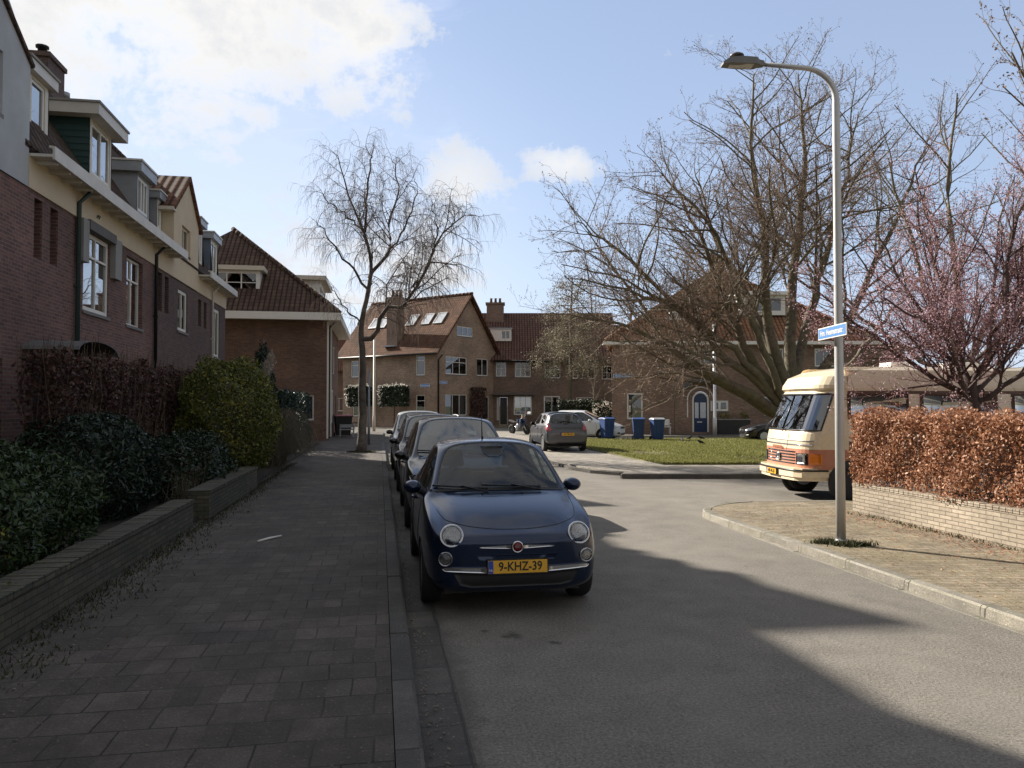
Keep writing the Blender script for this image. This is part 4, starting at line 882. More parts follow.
# the big bare tree on the lawn
B0 = LD(9.75, 27)
T = Tree(11); T.rmin = .0048; root = thing('bare_tree', (B0[0], B0[1], .1), 'large bare spreading tree with many low mossy limbs on the lawn behind the motorhome', 'tree')
sp0 = [(2.0, (.34, .56), (36, 70), .13, (0, 0, .22), 1.0, 7, .30), (2.6, (.34, .58), (34, 66), .15, (0, 0, .25), .55, 5, .22), (4.5, (.32, .58), (30, 66), .18, (0, 0, .2), .32, 4, .15), (6.0, (.35, .65), (28, 56), .16, (0, 0, .3), .2, 3, .2)]
o = (B0[0], B0[1])
T.big.tube(limb(o, [(0, 0, .05), (0, 0, .35), (.02, 0, 1.3), (.1, 0, 2.6)], 8, T.r, .01), [.62, .48, .44, .42, .41, .4, .4, .38], 12)
for pts, r0 in [([(0, 0, 1.3), (-1.2, -.3, 2.1), (-2.6, -.6, 2.75), (-4.2, -1., 3.6), (-6.0, -1.2, 4.5), (-7.9, -1.3, 4.9)], .20),
                ([(-.1, 0, 1.6), (-1.4, -.5, 2.7), (-2.7, -1, 3.6), (-3.9, -1.2, 4.9), (-5.6, -1.4, 5.6), (-7.8, -1.2, 6.1)], .19),
                ([(-.1, .1, 1.9), (-1.2, .1, 3.3), (-2.2, -.2, 5.2), (-3.2, -.4, 7.6), (-4.6, -.5, 10.0)], .22),
                ([(-.1, .1, 1.2), (-1.5, .9, 2.3), (-3.4, 1.8, 3.6), (-5.2, 2.4, 6.2), (-6.8, 2.8, 8.6)], .18),
                ([(0, -.1, 2.1), (-.9, -.5, 4.6), (-1.1, -.7, 7.6), (-1.4, -.5, 10.6), (-1.3, -.4, 13.4)], .23),
                ([(.05, .1, 2.3), (.2, .4, 5.2), (.6, .6, 8.4), (.8, .5, 11.2), (.6, .5, 13.8)], .24),
                ([(.1, .1, 2.2), (.9, .8, 4.6), (1.8, 1.2, 7.4), (2.6, 1.4, 10.2), (3.2, 1.5, 12.8)], .21),
                ([(.1, -.1, 1.9), (1.4, -.3, 3.7), (2.6, -.3, 6.2), (3.8, -.4, 8.8), (4.9, -.2, 11)], .2),
                ([(.1, 0, 1.7), (1.8, .2, 3.0), (3.4, .5, 4.6), (5.2, .8, 6.6)], .16),
                ([(-.2, 0, 1.7), (-1.9, -.9, 3.4), (-4.0, -1.3, 5.0), (-6.2, -1.4, 7.0), (-7.6, -1.4, 8.0)], .15),
                ([(0, .2, 2.4), (-.6, 1.6, 5.2), (-1.8, 2.6, 8.2), (-2.6, 3.0, 11.2)], .19),
                ([(-.3, -.4, 2.0), (-1.6, -1.0, 4.6), (-3.1, -1.6, 7.6), (-5.0, -1.9, 9.6)], .15)]:
    T.grow(limb(o, pts, 18, T.r, .045), r0, .014, 0, sp0)
T.done(root, 'bark_grey', 'bark_twig', 'bud', .05, 1, .02); print('big tree', T.n)

# weeping birch on the left pavement
Bb = (-.66, 29.2); T = Tree(5); root = thing('birch_tree', (Bb[0], Bb[1], .1), 'slender weeping birch with drooping bare twigs on the left pavement', 'tree')
spb = [(3.4, (.28, .5), (30, 70), .15, (0, 0, -.02), .8, 6, .2), (6.0, (.35, .6), (35, 75), .16, (0, 0, -1.5), .75, 6, .08), (9.0, (.4, .7), (30, 70), .14, (0, 0, -3.2), .5, 5, .08)]
tr = limb(Bb, [(0, 0, .08), (.02, 0, 1.2), (.02, 0, 2.6), (-.0, 0, 3.9), (-.04, 0, 4.7), (.15, 0, 5.8), (.3, .1, 6.9), (.1, .1, 8.1), (-.5, 0, 9.6), (-.95, 0, 11.2)], 30, T.r, .012)
T.big.tube(tr, np.concatenate([[.24, .2], np.linspace(.17, .012, 28)]), 10)
T.grow(tr[17:], .085, .015, 0, spb)
for pts, r0 in [([(-.05, 0, 4.3), (.6, -.2, 4.55), (1.0, -.3, 5.3), (1.9, -.4, 5.7), (2.6, -.4, 6.6), (3.2, -.4, 7.8), (4.0, -.4, 8.7), (4.7, -.3, 8.9)], .10),
                ([(2.2, -.4, 6.2), (2.9, -.5, 7.1), (3.2, -.6, 8.2), (3.0, -.6, 9.2)], .05),
                ([(.25, .1, 6.6), (1.0, .3, 7.6), (1.1, .4, 8.9), (1.5, .5, 10.2), (1.1, .6, 11.2)], .075),
                ([(.9, .3, 7.5), (1.6, .2, 8.3), (2.2, .1, 9.6), (2.2, 0, 10.3)], .045),
                ([(.1, .1, 8.2), (-.6, .3, 8.9), (-1.4, .4, 9.4), (-1.9, .3, 9.9)], .045),
                ([(-.05, 0, 4.7), (-.5, .4, 5.3), (-1.2, .6, 5.9), (-1.5, .6, 6.4)], .04),
                ([(.2, 0, 6.2), (-.6, -.4, 7.1), (-1.3, -.6, 8.0), (-1.8, -.6, 8.6)], .05),
                ([(.1, 0, 8.3), (.2, -.5, 9.4), (.5, -.8, 10.6), (.3, -.9, 11.3)], .05)]:
    T.grow(limb(Bb, [(a * .88, b, c) for a, b, c in pts], 14, T.r, .05), r0, .012, 0, spb)
T.done(root, 'bark_birch', 'twig_birch', None)

# plum tree with pink blossom behind the hedge
Pb = LD(7.72, 12.9); T = Tree(21); root = thing('blossom_tree', (Pb[0], Pb[1], .12), 'dark stemmed plum tree with pink blossom, standing between the brown hedge and the motorhome', 'tree')
spp = [(5.0, (.35, .6), (28, 60), .13, (0, 0, .3), .5, 6, .1), (8.0, (.3, .55), (28, 60), .15, (0, 0, .2), .28, 4, .1), (10., (.35, .6), (25, 60), .15, (0, 0, .1), .14, 3, .1)]
T.big.tube(limb(Pb, [(0.25, 0, .1), (.2, 0, .9), (.05, 0, 1.7), (-.05, 0, 2.25)], 8, T.r, .01), [.14, .11, .10, .10, .095, .09, .09, .085], 10)
for pts, r0 in [([(0, 0, 1.9), (-.5, -.2, 2.5), (-1.1, -.4, 3.4), (-1.8, -.5, 4.6)], .055), ([(0, 0, 2.1), (-.2, .2, 3.0), (-.4, .3, 4.4), (-.7, .4, 5.9)], .06),
                ([(0, 0, 2.1), (.4, -.1, 3.0), (.8, -.2, 4.3), (1.3, -.2, 5.8)], .06), ([(0, 0, 2.0), (.7, .3, 2.6), (1.7, .5, 3.5), (2.6, .6, 4.6)], .055),
                ([(-.1, 0, 2.0), (-.9, .2, 2.5), (-1.7, .2, 3.1), (-2.6, .3, 3.9)], .05), ([(0, 0, 2.2), (.1, -.6, 3.2), (.2, -.9, 4.6), (.5, -1, 5.6)], .05),
                ([(0, 0, 1.9), (-.7, -.7, 2.6), (-1.3, -1, 3.1), (-2, -1.1, 3.5)], .04), ([(0, 0, 1.9), (.8, -.6, 2.5), (1.6, -.9, 3.2), (2.3, -1, 4.0)], .045)]:
    T.grow(limb(Pb, pts, 12, T.r, .035), r0, .012, 0, spp)
T.done(root, 'bark_plum', 'twig_plum', 'blossom_petal', .027, 3, .045, .8); print('plum', T.n)

# second bare tree, behind the motorhome on the right
Q = LD(12.6, 21.5); T = Tree(33); root = thing('bare_tree', (Q[0], Q[1], .1), 'upright bare tree rising behind the motorhome, right of the street lamp', 'tree')
sp3 = [(1.7, (.35, .6), (25, 55), .10, (0, 0, .4), .9, 6, .15), (2.8, (.34, .55), (28, 58), .13, (0, 0, .3), .45, 5, .12), (5.5, (.3, .55), (28, 60), .15, (0, 0, .2), .2, 4, .15)]
T.big.tube(limb(Q, [(0, 0, .05), (0, 0, 1.6), (.05, 0, 3.0)], 6, T.r, .01), [.26, .22, .2, .19, .18, .17], 10)
for pts, r0 in [([(0, 0, 2.7), (-.9, -.3, 4.4), (-1.7, -.5, 6.4), (-2.3, -.6, 8.6)], .11), ([(0, 0, 2.9), (.1, .3, 5.2), (-.1, .4, 7.8), (.2, .4, 10.8)], .13), ([(0, 0, 2.8), (.9, -.3, 4.9), (1.7, -.5, 7.2), (2.2, -.5, 9.6)], .11),
                ([(0, 0, 2.5), (1.5, .6, 3.9), (2.9, .9, 5.6), (4.2, 1, 7.6)], .09), ([(0, 0, 2.5), (-1.4, .5, 3.5), (-2.7, .8, 4.6), (-3.8, 1, 6.0)], .08)]:
    T.grow(limb(Q, pts, 14, T.r, .04), r0, .02, 0, sp3)
T.done(root, 'bark_grey', 'bark_twig', 'bud', .05, 1, .02)

# tree at the right edge, only its outer boughs reach into view
Q = LD(12.3, 14.2); T = Tree(44); root = thing('bare_tree', (Q[0], Q[1], .1), 'bare tree at the right edge of the picture whose budding boughs reach into the sky', 'tree')
T.big.tube(limb(Q, [(0, 0, .05), (0, 0, 1.6), (0, 0, 3.0)], 6, T.r, .01), [.22, .19, .17, .16, .15, .14], 10)
for pts, r0 in [([(0, 0, 2.8), (-.9, -.2, 4.2), (-1.9, -.4, 5.6), (-2.8, -.5, 7.2), (-3.3, -.5, 8.2)], .08), ([(0, 0, 2.9), (-.5, .3, 4.8), (-1.4, .4, 6.8), (-2.2, .5, 8.9)], .08), ([(0, 0, 2.9), (.6, 0, 5.0), (.8, 0, 7.6)], .09), ([(0, 0, 2.4), (-1.3, -.4, 3.3), (-2.5, -.6, 4.4), (-3.2, -.6, 5.4)], .06)]:
    T.grow(limb(Q, pts, 12, T.r, .04), r0, .015, 0, sp3)
T.done(root, 'bark_grey', 'bark_twig', 'bud', .055, 2, .02)

# cedar in front of the row houses
Q = LD(4.3, 56); T = Tree(55); root = thing('cedar_tree', (Q[0], Q[1], 0), 'dense olive brown cedar with drooping tiers in front of the row houses', 'tree')
T.big.tube(limb(Q, [(-.15, 0, 0), (-.1, 0, 3), (0, 0, 7), (.1, 0, 11.2)], 10, T.r, .02), np.linspace(.2, .04, 10), 8)
sc_ = [(3.2, (.3, .5), (35, 70), .1, (0, 0, -.1), .5, 4, .15), (5, (.3, .5), (30, 60), .12, (0, 0, -.3), .25, 3, .1)]
for i in range(30):
    z = 3.6 + 7.2 * (i / 30) ** .9; a = i * 2.4; L_ = 3.4 * (1 - .62 * ((z - 3.6) / 7.6)) * T.r.uniform(.75, 1.1)
    T.grow(T.path((Q[0], Q[1], z), (math.cos(a), math.sin(a), .35), L_, 6, .06, (0, 0, -.45)), .045, .01, 0, sc_)
T.done(root, 'bark_grey', 'bark_twig', 'cedar_needle', .15, 11, .2, .3)

def sapling(name, x, y, h, label, seed, spread=.5, mat='bark_twig', z0=.1, r=.03, group=None):
    T = Tree(seed); root = thing(name, (x, y, z0), label, 'tree', group)
    T.grow(T.path((x, y, z0), (0, 0, 1), h, 8, .03, (0, 0, .1)), r, .008, 0, [(2.6, (.2, .4 * spread * 2), (30, 60), .1, (0, 0, .4), .3, 4, .3), (5, (.3, .5), (30, 60), .15, (0, 0, .2), .15, 3, .1)])
    T.done(root, 'bark_grey', mat); return root
x = LD(9.75, 46.2); sapling('young_tree', x[0], x[1], 4.6, 'thin bare young tree against the brick wall left of the arched door', 61, .6)
x = LD(5.35, 50); sapling('young_tree', x[0], x[1], 5.2, 'pale stemmed young tree behind the grey hatchback near the flowering hedge', 62, .5)

# ---- hedges and shrubs
def box_pts(n, rng, x0, x1, y0, y1, z0, z1, skin=.16, faces=(1, 1, 1, 1, 1), bump=.1):
    """points in the outer skin of a clipped box hedge with an uneven face"""
    P = []
    A = [((x0, y0, z0), (0, y1 - y0, 0), (0, 0, z1 - z0), (-1, 0, 0)), ((x1, y0, z0), (0, y1 - y0, 0), (0, 0, z1 - z0), (1, 0, 0)), ((x0, y0, z0), (x1 - x0, 0, 0), (0, 0, z1 - z0), (0, -1, 0)),
         ((x0, y1, z0), (x1 - x0, 0, 0), (0, 0, z1 - z0), (0, 1, 0)), ((x0, y0, z1), (x1 - x0, 0, 0), (0, y1 - y0, 0), (0, 0, 1))]
    ar = [np.linalg.norm(np.cross(a[1], a[2])) * f for a, f in zip(A, faces)]; tot = sum(ar); N = []
    for a, w_ in zip(A, ar):
        k = int(n * w_ / tot)
        if not k: continue
        u, v = rng.uniform(0, 1, (2, k)); p = np.array(a[0]) + u[:, None] * np.array(a[1]) + v[:, None] * np.array(a[2]); nn = np.array(a[3], float)
        s_ = p.sum(1); dsp = bump * (np.sin(p[:, 0] * 2.7 + p[:, 1] * 3.3) * .5 + np.sin(p[:, 1] * 7.1 + p[:, 2] * 6.3) * .35 + np.sin(p[:, 2] * 4.1 + p[:, 0] * 9.) * .4) - np.abs(rng.normal(0, skin, k))
        p = p + nn * dsp[:, None] + rng.normal(0, .02, p.shape); P.append(p); N.append(np.repeat(nn[None], k, 0))
    return np.concatenate(P), np.concatenate(N)
def stems(tw, rng, n, x0, x1, y0, y1, z0, z1, r=.006):
    for _ in range(n):
        p = np.array([rng.uniform(x0, x1), rng.uniform(y0, y1), z0]); P = [p]
        for k in range(4): p = p + np.array([rng.normal(0, .07), rng.normal(0, .07), (z1 - z0) / 4 * rng.uniform(.8, 1.1)]); P.append(p)
        tw.tube(np.array(P), np.linspace(r, r * .5, 5), 3)
def hedge(name, label, loc, P, N, leaf, size, rng, stem=None, asp=.6, k=.8, droop=0., extra=None, cat='hedge'):
    root = thing(name, loc, label, cat); V, F = leaves(P, size, rng, asp, droop, nrm=N, k=k)
    npmesh('foliage', V, F, leaf, root)
    if stem: stem.build('stems', 'stem_brown', root)
    if extra: V, F = leaves(extra[0], extra[1], rng, .8); npmesh('flowers', V, F, extra[2], root)
    return root
rg = np.random.default_rng(3)
P, N = box_pts(64000, rg, 7.72, 8.75, 2.5, 11.75, .55, 1.70, .15, (1.6, .15, .6, 1.4, 1.1), .13)
lo = rg.uniform(0, 1, len(P)) < np.clip((P[:, 2] - .45) / .3, .25, 1); P, N = P[lo], N[lo]
tw = Tw(); stems(tw, rg, 420, 7.85, 8.7, 2.5, 11.4, .5, 1.7)
for _ in range(900):
    a = np.array([rg.uniform(7.8, 8.7), rg.uniform(3, 11.4), rg.uniform(.7, 1.7)]); d = rg.normal(size=3); d[2] = abs(d[2]) + .3; d /= np.linalg.norm(d); tw.tube(np.array([a, a + d * .12, a + d * .22 + rg.normal(0, .02, 3)]), [.004, .003, .002], 3)
hedge('beech_hedge', 'clipped beech hedge with dry orange brown leaves on the low brick wall at right', (8.2, 7, .5), P, N, 'beech_leaf', .056, rg, tw, .55, 1.4)

P, N = box_pts(26000, rg, -4.95, -4.35, 11.6, 20.5, 1.0, 2.56, .16, (.3, 1.6, 1.2, .5, 1.1), .14)
lo = rg.uniform(0, 1, len(P)) < np.clip((P[:, 2] - .9) / 1.1, .12, 1); P, N = P[lo], N[lo]
tw = Tw(); stems(tw, rg, 380, -4.9, -4.4, 11.6, 20.5, .19, 2.8, .009)
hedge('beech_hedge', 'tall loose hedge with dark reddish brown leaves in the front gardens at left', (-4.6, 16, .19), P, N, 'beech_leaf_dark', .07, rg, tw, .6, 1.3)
def shrub(name, label, shape, n, leaf, size, seed, asp=.4, k=1., bumps=.12, extra=None, droop=0.):
    r_ = np.random.default_rng(seed); P, N = shell_points(n, r_, shape, bumps); g_ = P[:, 2] > .2; P, N = P[g_], N[g_]
    tw = Tw()
    cx, cy, cz, rx, ry, rz, _ = shape
    for i in range(26):
        a = r_.uniform(0, 6.28); q = r_.uniform(.3, .85); e = np.array([cx + rx * q * math.cos(a), cy + ry * q * math.sin(a), cz + rz * r_.uniform(.2, .8)]); b = np.array([cx + r_.normal(0, .12), cy + r_.normal(0, .12), .15]); m_ = (b + e) / 2 + r_.normal(0, .08, 3)
        tw.tube(np.array([b, m_, e]), [.02, .014, .006], 4)
    return hedge(name, label, (cx, cy, .19), P, N, leaf, size, r_, tw, asp, k, droop, extra, 'shrub')
shrub('laurel_shrub', 'large glossy dark green laurel shrub overhanging the nearest garden wall at left', (-4.25, 8.0, .72, 1.35, 1.65, .84, 2.5), 32000, 'laurel_leaf', .078, 71, .36, 1., .07)
shrub('rhododendron_shrub', 'blue green rhododendron behind the laurel, below the dark red hedge', (-4.3, 12.4, .85, .95, 1.5, .85, 2.3), 16000, 'rhodo_leaf', .11, 72, .28, .9, .08)
shrub('dark_shrub', 'low blackish green shrub spilling over the second garden wall section', (-3.5, 15.0, .62, .75, 1.35, .72, 2.3), 9000, 'dark_leaf', .08, 73, .45)
P, N = shell_points(2500, np.random.default_rng(75), (-3.35, 18.3, 2.2, .95, 1.3, .75, 2.2), .12)
shrub('golden_shrub', 'tall rounded evergreen shrub with yellow green tips beside the left pavement', (-3.4, 18.4, 1.5, 1.12, 1.75, 1.42, 2.15), 36000, 'gold_leaf', .07, 74, .5, 1., .08)
# drooping grass clump and its plume
r_ = np.random.default_rng(81); tw = Tw(); Q = (-2.95, 22.3)
root = thing('grass_clump', (Q[0], Q[1], .19), 'drooping tan ornamental grass clump with a pale plume, beyond the golden shrub', 'plant')
for i in range(1500):
    a = r_.uniform(0, 6.28); l = r_.uniform(.5, 1.1); h = r_.uniform(.7, 1.6); b = np.array([Q[0] + r_.normal(0, .14), Q[1] + r_.normal(0, .5), .19]); d = np.array([math.cos(a), math.sin(a), 0])
    P_ = np.array([b, b + d * l * .3 + [0, 0, h * .8], b + d * l * .65 + [0, 0, h], b + d * l * .95 + [0, 0, h * .72], b + d * l * 1.1 + [0, 0, h * .3]]); tw.tube(P_, [.005, .004, .004, .003, .002], 3)
tw.build('blades', 'stem_grass' if False else 'dry_grass', root)
st = np.array([[Q[0] - .2, Q[1], .3], [Q[0] - .22, Q[1], 2.0], [Q[0] - .1, Q[1], 3.1]]); tw = Tw(); tw.tube(st, [.012, .01, .006], 4)
pp = []
for i in range(1600):
    t = r_.uniform(0, 1); w_ = .12 * math.sin(math.pi * min(1, t * .9 + .1)); pp.append((Q[0] - .22 + .2 * t + r_.normal(0, w_ * .6), Q[1] + r_.normal(0, w_ * .6), 2.55 + .85 * t))
V, F = leaves(np.array(pp), .07, r_, .18, -2.); pl = npmesh('plume', V, F, 'plume', root); tw.build('plume_stem', 'stem_brown', pl)
P, N = box_pts(15000, rg, -3.9, -2.95, 25.5, 33.5, .2, 2.25, .16, (.2, 1.6, 1.5, .4, 1.), .16)
hedge('ivy_hedge', 'dark ivy covered hedge running from the ornamental grass to the corner house', (-3.4, 29.5, .19), P, N, 'ivy_leaf', .09, rg, None, .8, 1.)
shrub('ivy_post', 'narrow ivy clad column standing above the hedge before the corner house', (-3.75, 26.2, 2.0, .32, .34, 1.75, 3), 5000, 'ivy_leaf', .08, 83, .8)
# bare yellowish twigs at the very left
r_ = np.random.default_rng(84); root = thing('twiggy_shrub', (-3.1, 5.9, .19), 'open twiggy shrub with yellow green leaf tufts in the lower left corner', 'shrub'); tw = Tw(); tp = []
for i in range(34):
    b = np.array([-3.15 + r_.normal(0, .12), 6.0 + r_.normal(0, .25), .2]); d = np.array([r_.normal(.05, .3), r_.normal(0, .35), 1.]); d /= np.linalg.norm(d); l = r_.uniform(.5, 1.15); m_ = b + d * l * .5 + r_.normal(0, .04, 3); e = b + d * l + r_.normal(0, .06, 3)
    tw.tube(np.array([b, m_, e]), [.007, .005, .003], 4)
    for q in (.45, .6, .75, .9, 1.):
        s_ = b + (e - b) * q; f = s_ + r_.normal(0, .09, 3); tw.tube(np.array([s_, f]), [.003, .002], 3); tp += [f] * 7
tw.build('stems', 'dry_grass', root); tp = np.array(tp) + r_.normal(0, .018, (len(tp), 3)); V, F = leaves(tp, .035, r_, .5); npmesh('leaves', V, F, 'gold_leaf', root)
# dry twigs in the bed by the second wall
r_ = np.random.default_rng(85); root = thing('dry_plant', (-3.1, 13.0, .19), 'small dry stalky plant behind the start of the second garden wall section', 'plant'); tw = Tw()
for i in range(60):
    b = np.array([-3.1 + r_.normal(0, .1), 13.2 + r_.normal(0, .2), .2]); tw.tube(np.array([b, b + [r_.normal(0, .1), r_.normal(0, .1), r_.uniform(.25, .6)]]), [.004, .002], 3)
tw.build('stems', 'dry_grass', root)

# pleached flowering crowns on stems in front of the skylight house
def pleached(u, n, w_, z0, z1, label, seed):
    c = FAL(u, n, 0); root = thing('pleached_tree', (c[0], c[1], 0), label, 'tree', 'clipped box headed trees against the house wall'); r_ = np.random.default_rng(seed)
    tw = Tw(); tw.tube(np.array([[c[0], c[1], 0], [c[0] + .02, c[1], z0], [c[0], c[1], z0 + .6]]), [.06, .05, .04], 6); tw.build('trunk', 'bark_plum', root)
    P, N = box_pts(5200, r_, -w_ / 2, w_ / 2, -.45, .45, z0, z1, .1, bump=.06)
    q = R(-45.1); ca, sa = math.cos(q), math.sin(q); rot = lambda A: np.stack([A[:, 0] * ca - A[:, 1] * sa, A[:, 0] * sa + A[:, 1] * ca, A[:, 2]], 1)
    P = rot(P) + np.array([c[0], c[1], 0]); N = rot(N); V, F = leaves(P, .16, r_, .6, nrm=N, k=1.); cr = npmesh('crown', V, F, 'dark_leaf', root)
    k = (N[:, 2] > .5) | (r_.uniform(0, 1, len(P)) < .04); k |= ((P - np.array([c[0], c[1], 0])) @ np.array([-ca, -sa, 0]) > w_ * .36)
    k &= r_.uniform(0, 1, len(P)) < .28; V, F = leaves(P[k] + N[k] * .1 + r_.normal(0, .05, P[k].shape) , .13, r_, .8); npmesh('blossom', V, F, 'white_flower', cr)
pleached(6.95, 1.2, 2.5, 1.75, 3.35, 'clipped box headed tree with white blossom, right of the birch trunk', 91)
pleached(3.1, 1.2, 2.3, 1.75, 3.35, 'clipped box headed tree with white blossom, half hidden behind the birch trunk', 92)
# hedge with pale flowers left of the hipped house
x0, x1 = 3.2, 6.2; r_ = np.random.default_rng(93); P, N = box_pts(7000, r_, x0, x1, -.4, .4, .1, 2.15, .12, bump=.1)
def toLD(A, D): return np.stack([A[:, 0] * CT + (A[:, 1] + D) * ST, (A[:, 1] + D) * CT - A[:, 0] * ST, A[:, 2]], 1)
def rotLD(A): return np.stack([A[:, 0] * CT + A[:, 1] * ST, A[:, 1] * CT - A[:, 0] * ST, A[:, 2]], 1)
top = P[(P[:, 2] > 1.75) & (r_.uniform(0, 1, len(P)) < .35)]
hedge('flowering_hedge', 'dark garden hedge dotted with pale flowers, left of the hipped house', LD(4.7, 53), toLD(P, 53), rotLD(N), 'dark_leaf', .16, r_, None, .6, 1., extra=(toLD(top, 53), .13, 'white_flower'))
r_ = np.random.default_rng(94); P, N = box_pts(2500, r_, 6.1, 7.4, -.3, .3, .1, 2.0, .12, bump=.1); 
hedge('flowering_shrub', 'upright pale flowering shrub right beside the left wall of the hipped house', LD(5.9, 50), toLD(P - np.array([.9, 0, 0]), 50), rotLD(N), 'dark_leaf', .15, r_, None, .6, 1., extra=(toLD(P[::6] - np.array([.9, 0, 0]), 49.7), .13, 'white_flower'), cat='shrub')
# climbing plant on the gabled house
r_ = np.random.default_rng(95); P, N = box_pts(2600, r_, 3.95, 5.9, 0, .35, .3, 3.3, .08, (1, 1, 1, 1, 1), .08)
Pw = np.array([FAR(p[0], p[1] + .1, p[2]) for p in P]); Nw = np.repeat(np.array([[FAR.m[0], FAR.m[1], 0]]), len(P), 0)
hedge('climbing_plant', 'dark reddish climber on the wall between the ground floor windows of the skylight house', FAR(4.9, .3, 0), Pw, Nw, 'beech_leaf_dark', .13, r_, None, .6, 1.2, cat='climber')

# ---- lawn grass, weeds, litter of leaves
r_ = np.random.default_rng(96)
def blades(n, LR, DR, hmin, hmax, name, mat, z0, keep=None, wd=.012):
    L_ = r_.uniform(*LR, n); D_ = DR[0] + (DR[1] - DR[0]) * r_.uniform(0, 1, n) ** 1.5
    P = np.stack([L_, D_, np.full(n, z0)], 1); P = np.stack([P[:, 0] * CT + P[:, 1] * ST, P[:, 1] * CT - P[:, 0] * ST, P[:, 2]], 1)
    if keep is not None: P = P[keep(P)]
    n = len(P); a = r_.uniform(0, 6.28, n); d = np.stack([np.cos(a), np.sin(a), np.zeros(n)], 1) * wd; h = r_.uniform(hmin, hmax, n)[:, None]; ln = r_.normal(0, .35, (n, 3)); ln[:, 2] = 1
    V = np.stack([P - d, P + d, P + ln * h], 1).reshape(-1, 3); return npmesh(name, V, np.arange(3 * n).reshape(-1, 3), mat)
g = blades(200000, (2.4, 20), (22.8, 39.7), .03, .085, 'grass', 'grass_blade', .118, lambda P: (P[:, 0] > 8.2) & (np.sin(P[:, 0] * 1.3 + 2) * np.sin(P[:, 1] * .9) + np.sin(P[:, 0] * .5 + P[:, 1] * .45) + r_.normal(0, .55, len(P)) > -.9), .02); tag(g, kind='stuff')
def tufts(name, spots, mat, n, h, label=None):
    Ps = []
    for (x, y, z, sx, sy) in spots:
        k = n; Ps.append(np.stack([x + r_.normal(0, sx, k), y + r_.normal(0, sy, k), np.full(k, z)], 1))
    P = np.concatenate(Ps); k = len(P); a = r_.uniform(0, 6.28, k); d = np.stack([np.cos(a), np.sin(a), np.zeros(k)], 1) * .008; ln = r_.normal(0, .5, (k, 3)); ln[:, 2] = 1; hh = r_.uniform(.3 * h, h, k)[:, None]
    V = np.stack([P - d, P + d, P + ln * hh], 1).reshape(-1, 3); return tag(npmesh(name, V, np.arange(3 * k).reshape(-1, 3), mat), kind='stuff')
tufts('weeds', [(-2.55, y, .1, .06, .25) for y in np.arange(3.2, 24, .55)] + [(-2.4, y, .1, .2, .2) for y in (4.2, 5.5, 7.8, 10)], 'weed_leaf', 60, .06)
tufts('weeds', [(7.55, y, .1, .07, .3) for y in np.arange(4, 11.5, .5)], 'weed_leaf', 60, .05)
tufts('weeds', [(5.72, 8.85, .1, .07, .06), (5.6, 9.0, .1, .10, .06), (5.85, 8.75, .1, .12, .05)], 'weed_leaf', 330, .085)
tufts('weeds', [(-.66 + .35 * math.cos(a), 29.2 + .35 * math.sin(a), .1, .1, .1) for a in np.arange(0, 6.2, .6)], 'weed_leaf', 90, .08)
def litter(name, n, xr, yr, z, mat, size, sx=None):
    P = np.stack([r_.uniform(*xr, n) if sx is None else xr[0] + np.abs(r_.normal(0, sx, n)), r_.uniform(*yr, n), np.full(n, z)], 1)
    N = np.repeat(np.array([[0, 0, 1.]]), n, 0); V, F = leaves(P, size, r_, .6, nrm=N, k=.25); V[:, 2] = np.maximum(V[:, 2], z - .004); return tag(npmesh(name, V, F, mat), kind='stuff')
litter('fallen_leaves', 900, (.27, .5), (1.5, 30), .014, 'dry_grass', .028, .06)
litter('fallen_leaves', 1500, (5.4, 7.6), (4, 12.4), .108, 'beech_leaf', .03)
litter('fallen_leaves', 1200, (7.0, 7.65), (4, 11.6), .108, 'beech_leaf', .035)
litter('fallen_leaves', 900, (-2.62, -1.2), (3, 20), .108, 'dry_grass', .03, .35); litter('fallen_leaves', 500, (-2.6, .1), (2.5, 25), .108, 'dry_grass', .02)
tufts('weeds', [(-2.5 + abs(r_.normal(0, .12)), y, .1, .1, .12) for y in np.arange(3.0, 17, .33)], 'weed_leaf', 26, .045)
litter('fallen_leaves', 420, (-2.4, 5), (2.5, 26), .012, 'dry_grass', .018)
# ------------------------------------------------------------------ vehicles
def carpaint(name, col, rough=.3, metal=.35, dirt=.25):
    s = NT(name); o = s.obj(); n_ = s.noise(o, 9, 6, .7)
    c = s.mix(s.math('MULTIPLY', s.ramp(n_, [(.45, 0.), (.75, 1.)]), dirt), col, (.16, .15, .14))
    s.bsdf(c, s.math('MULTIPLY_ADD', n_, .08, rough - .04), Metallic=metal, Coat_Weight=.55, Coat_Roughness=.06); M[name] = s.m
carpaint('paint_blue', (.006, .018, .052), .22, .5, .04); carpaint('paint_black', (.008, .009, .010), .18, .2, .05); carpaint('paint_dark', (.014, .014, .016), .2, .2, .05)
carpaint('paint_silver', (.42, .43, .44), .35, .5, .1); carpaint('paint_grey', (.085, .088, .10), .35, .5, .15); carpaint('paint_white', (.72, .73, .74), .3, 0., .08)
carpaint('paint_cream', (.78, .66, .46), .4, 0., .28); carpaint('paint_salmon', (.50, .20, .12), .5, 0., .25)
simple('paint_beige', (.86, .75, .60), .45, var=.1); simple('paint_brown', (.12, .065, .05), .5, var=.1)
simple('rubber', (.014, .014, .014), .8, var=.25, scale=20); simple('black_plastic', (.016, .016, .017), .5, var=.15); simple('trim_black', (.008, .008, .008), .35, var=0)
simple('chrome', (.75, .75, .76), .12, 1., var=0); simple('alloy', (.42, .43, .44), .35, .85, var=.15); simple('seat_fabric', (.02, .02, .024), .9, var=.2)
simple('reflector', (.42, .43, .45), .16, .9, var=.5, scale=45); simple('amber', (.75, .22, .02), .25, var=.1); simple('red_lens', (.40, .012, .015), .2, var=.1); simple('pink_lens', (.42, .10, .12), .2, var=.1)
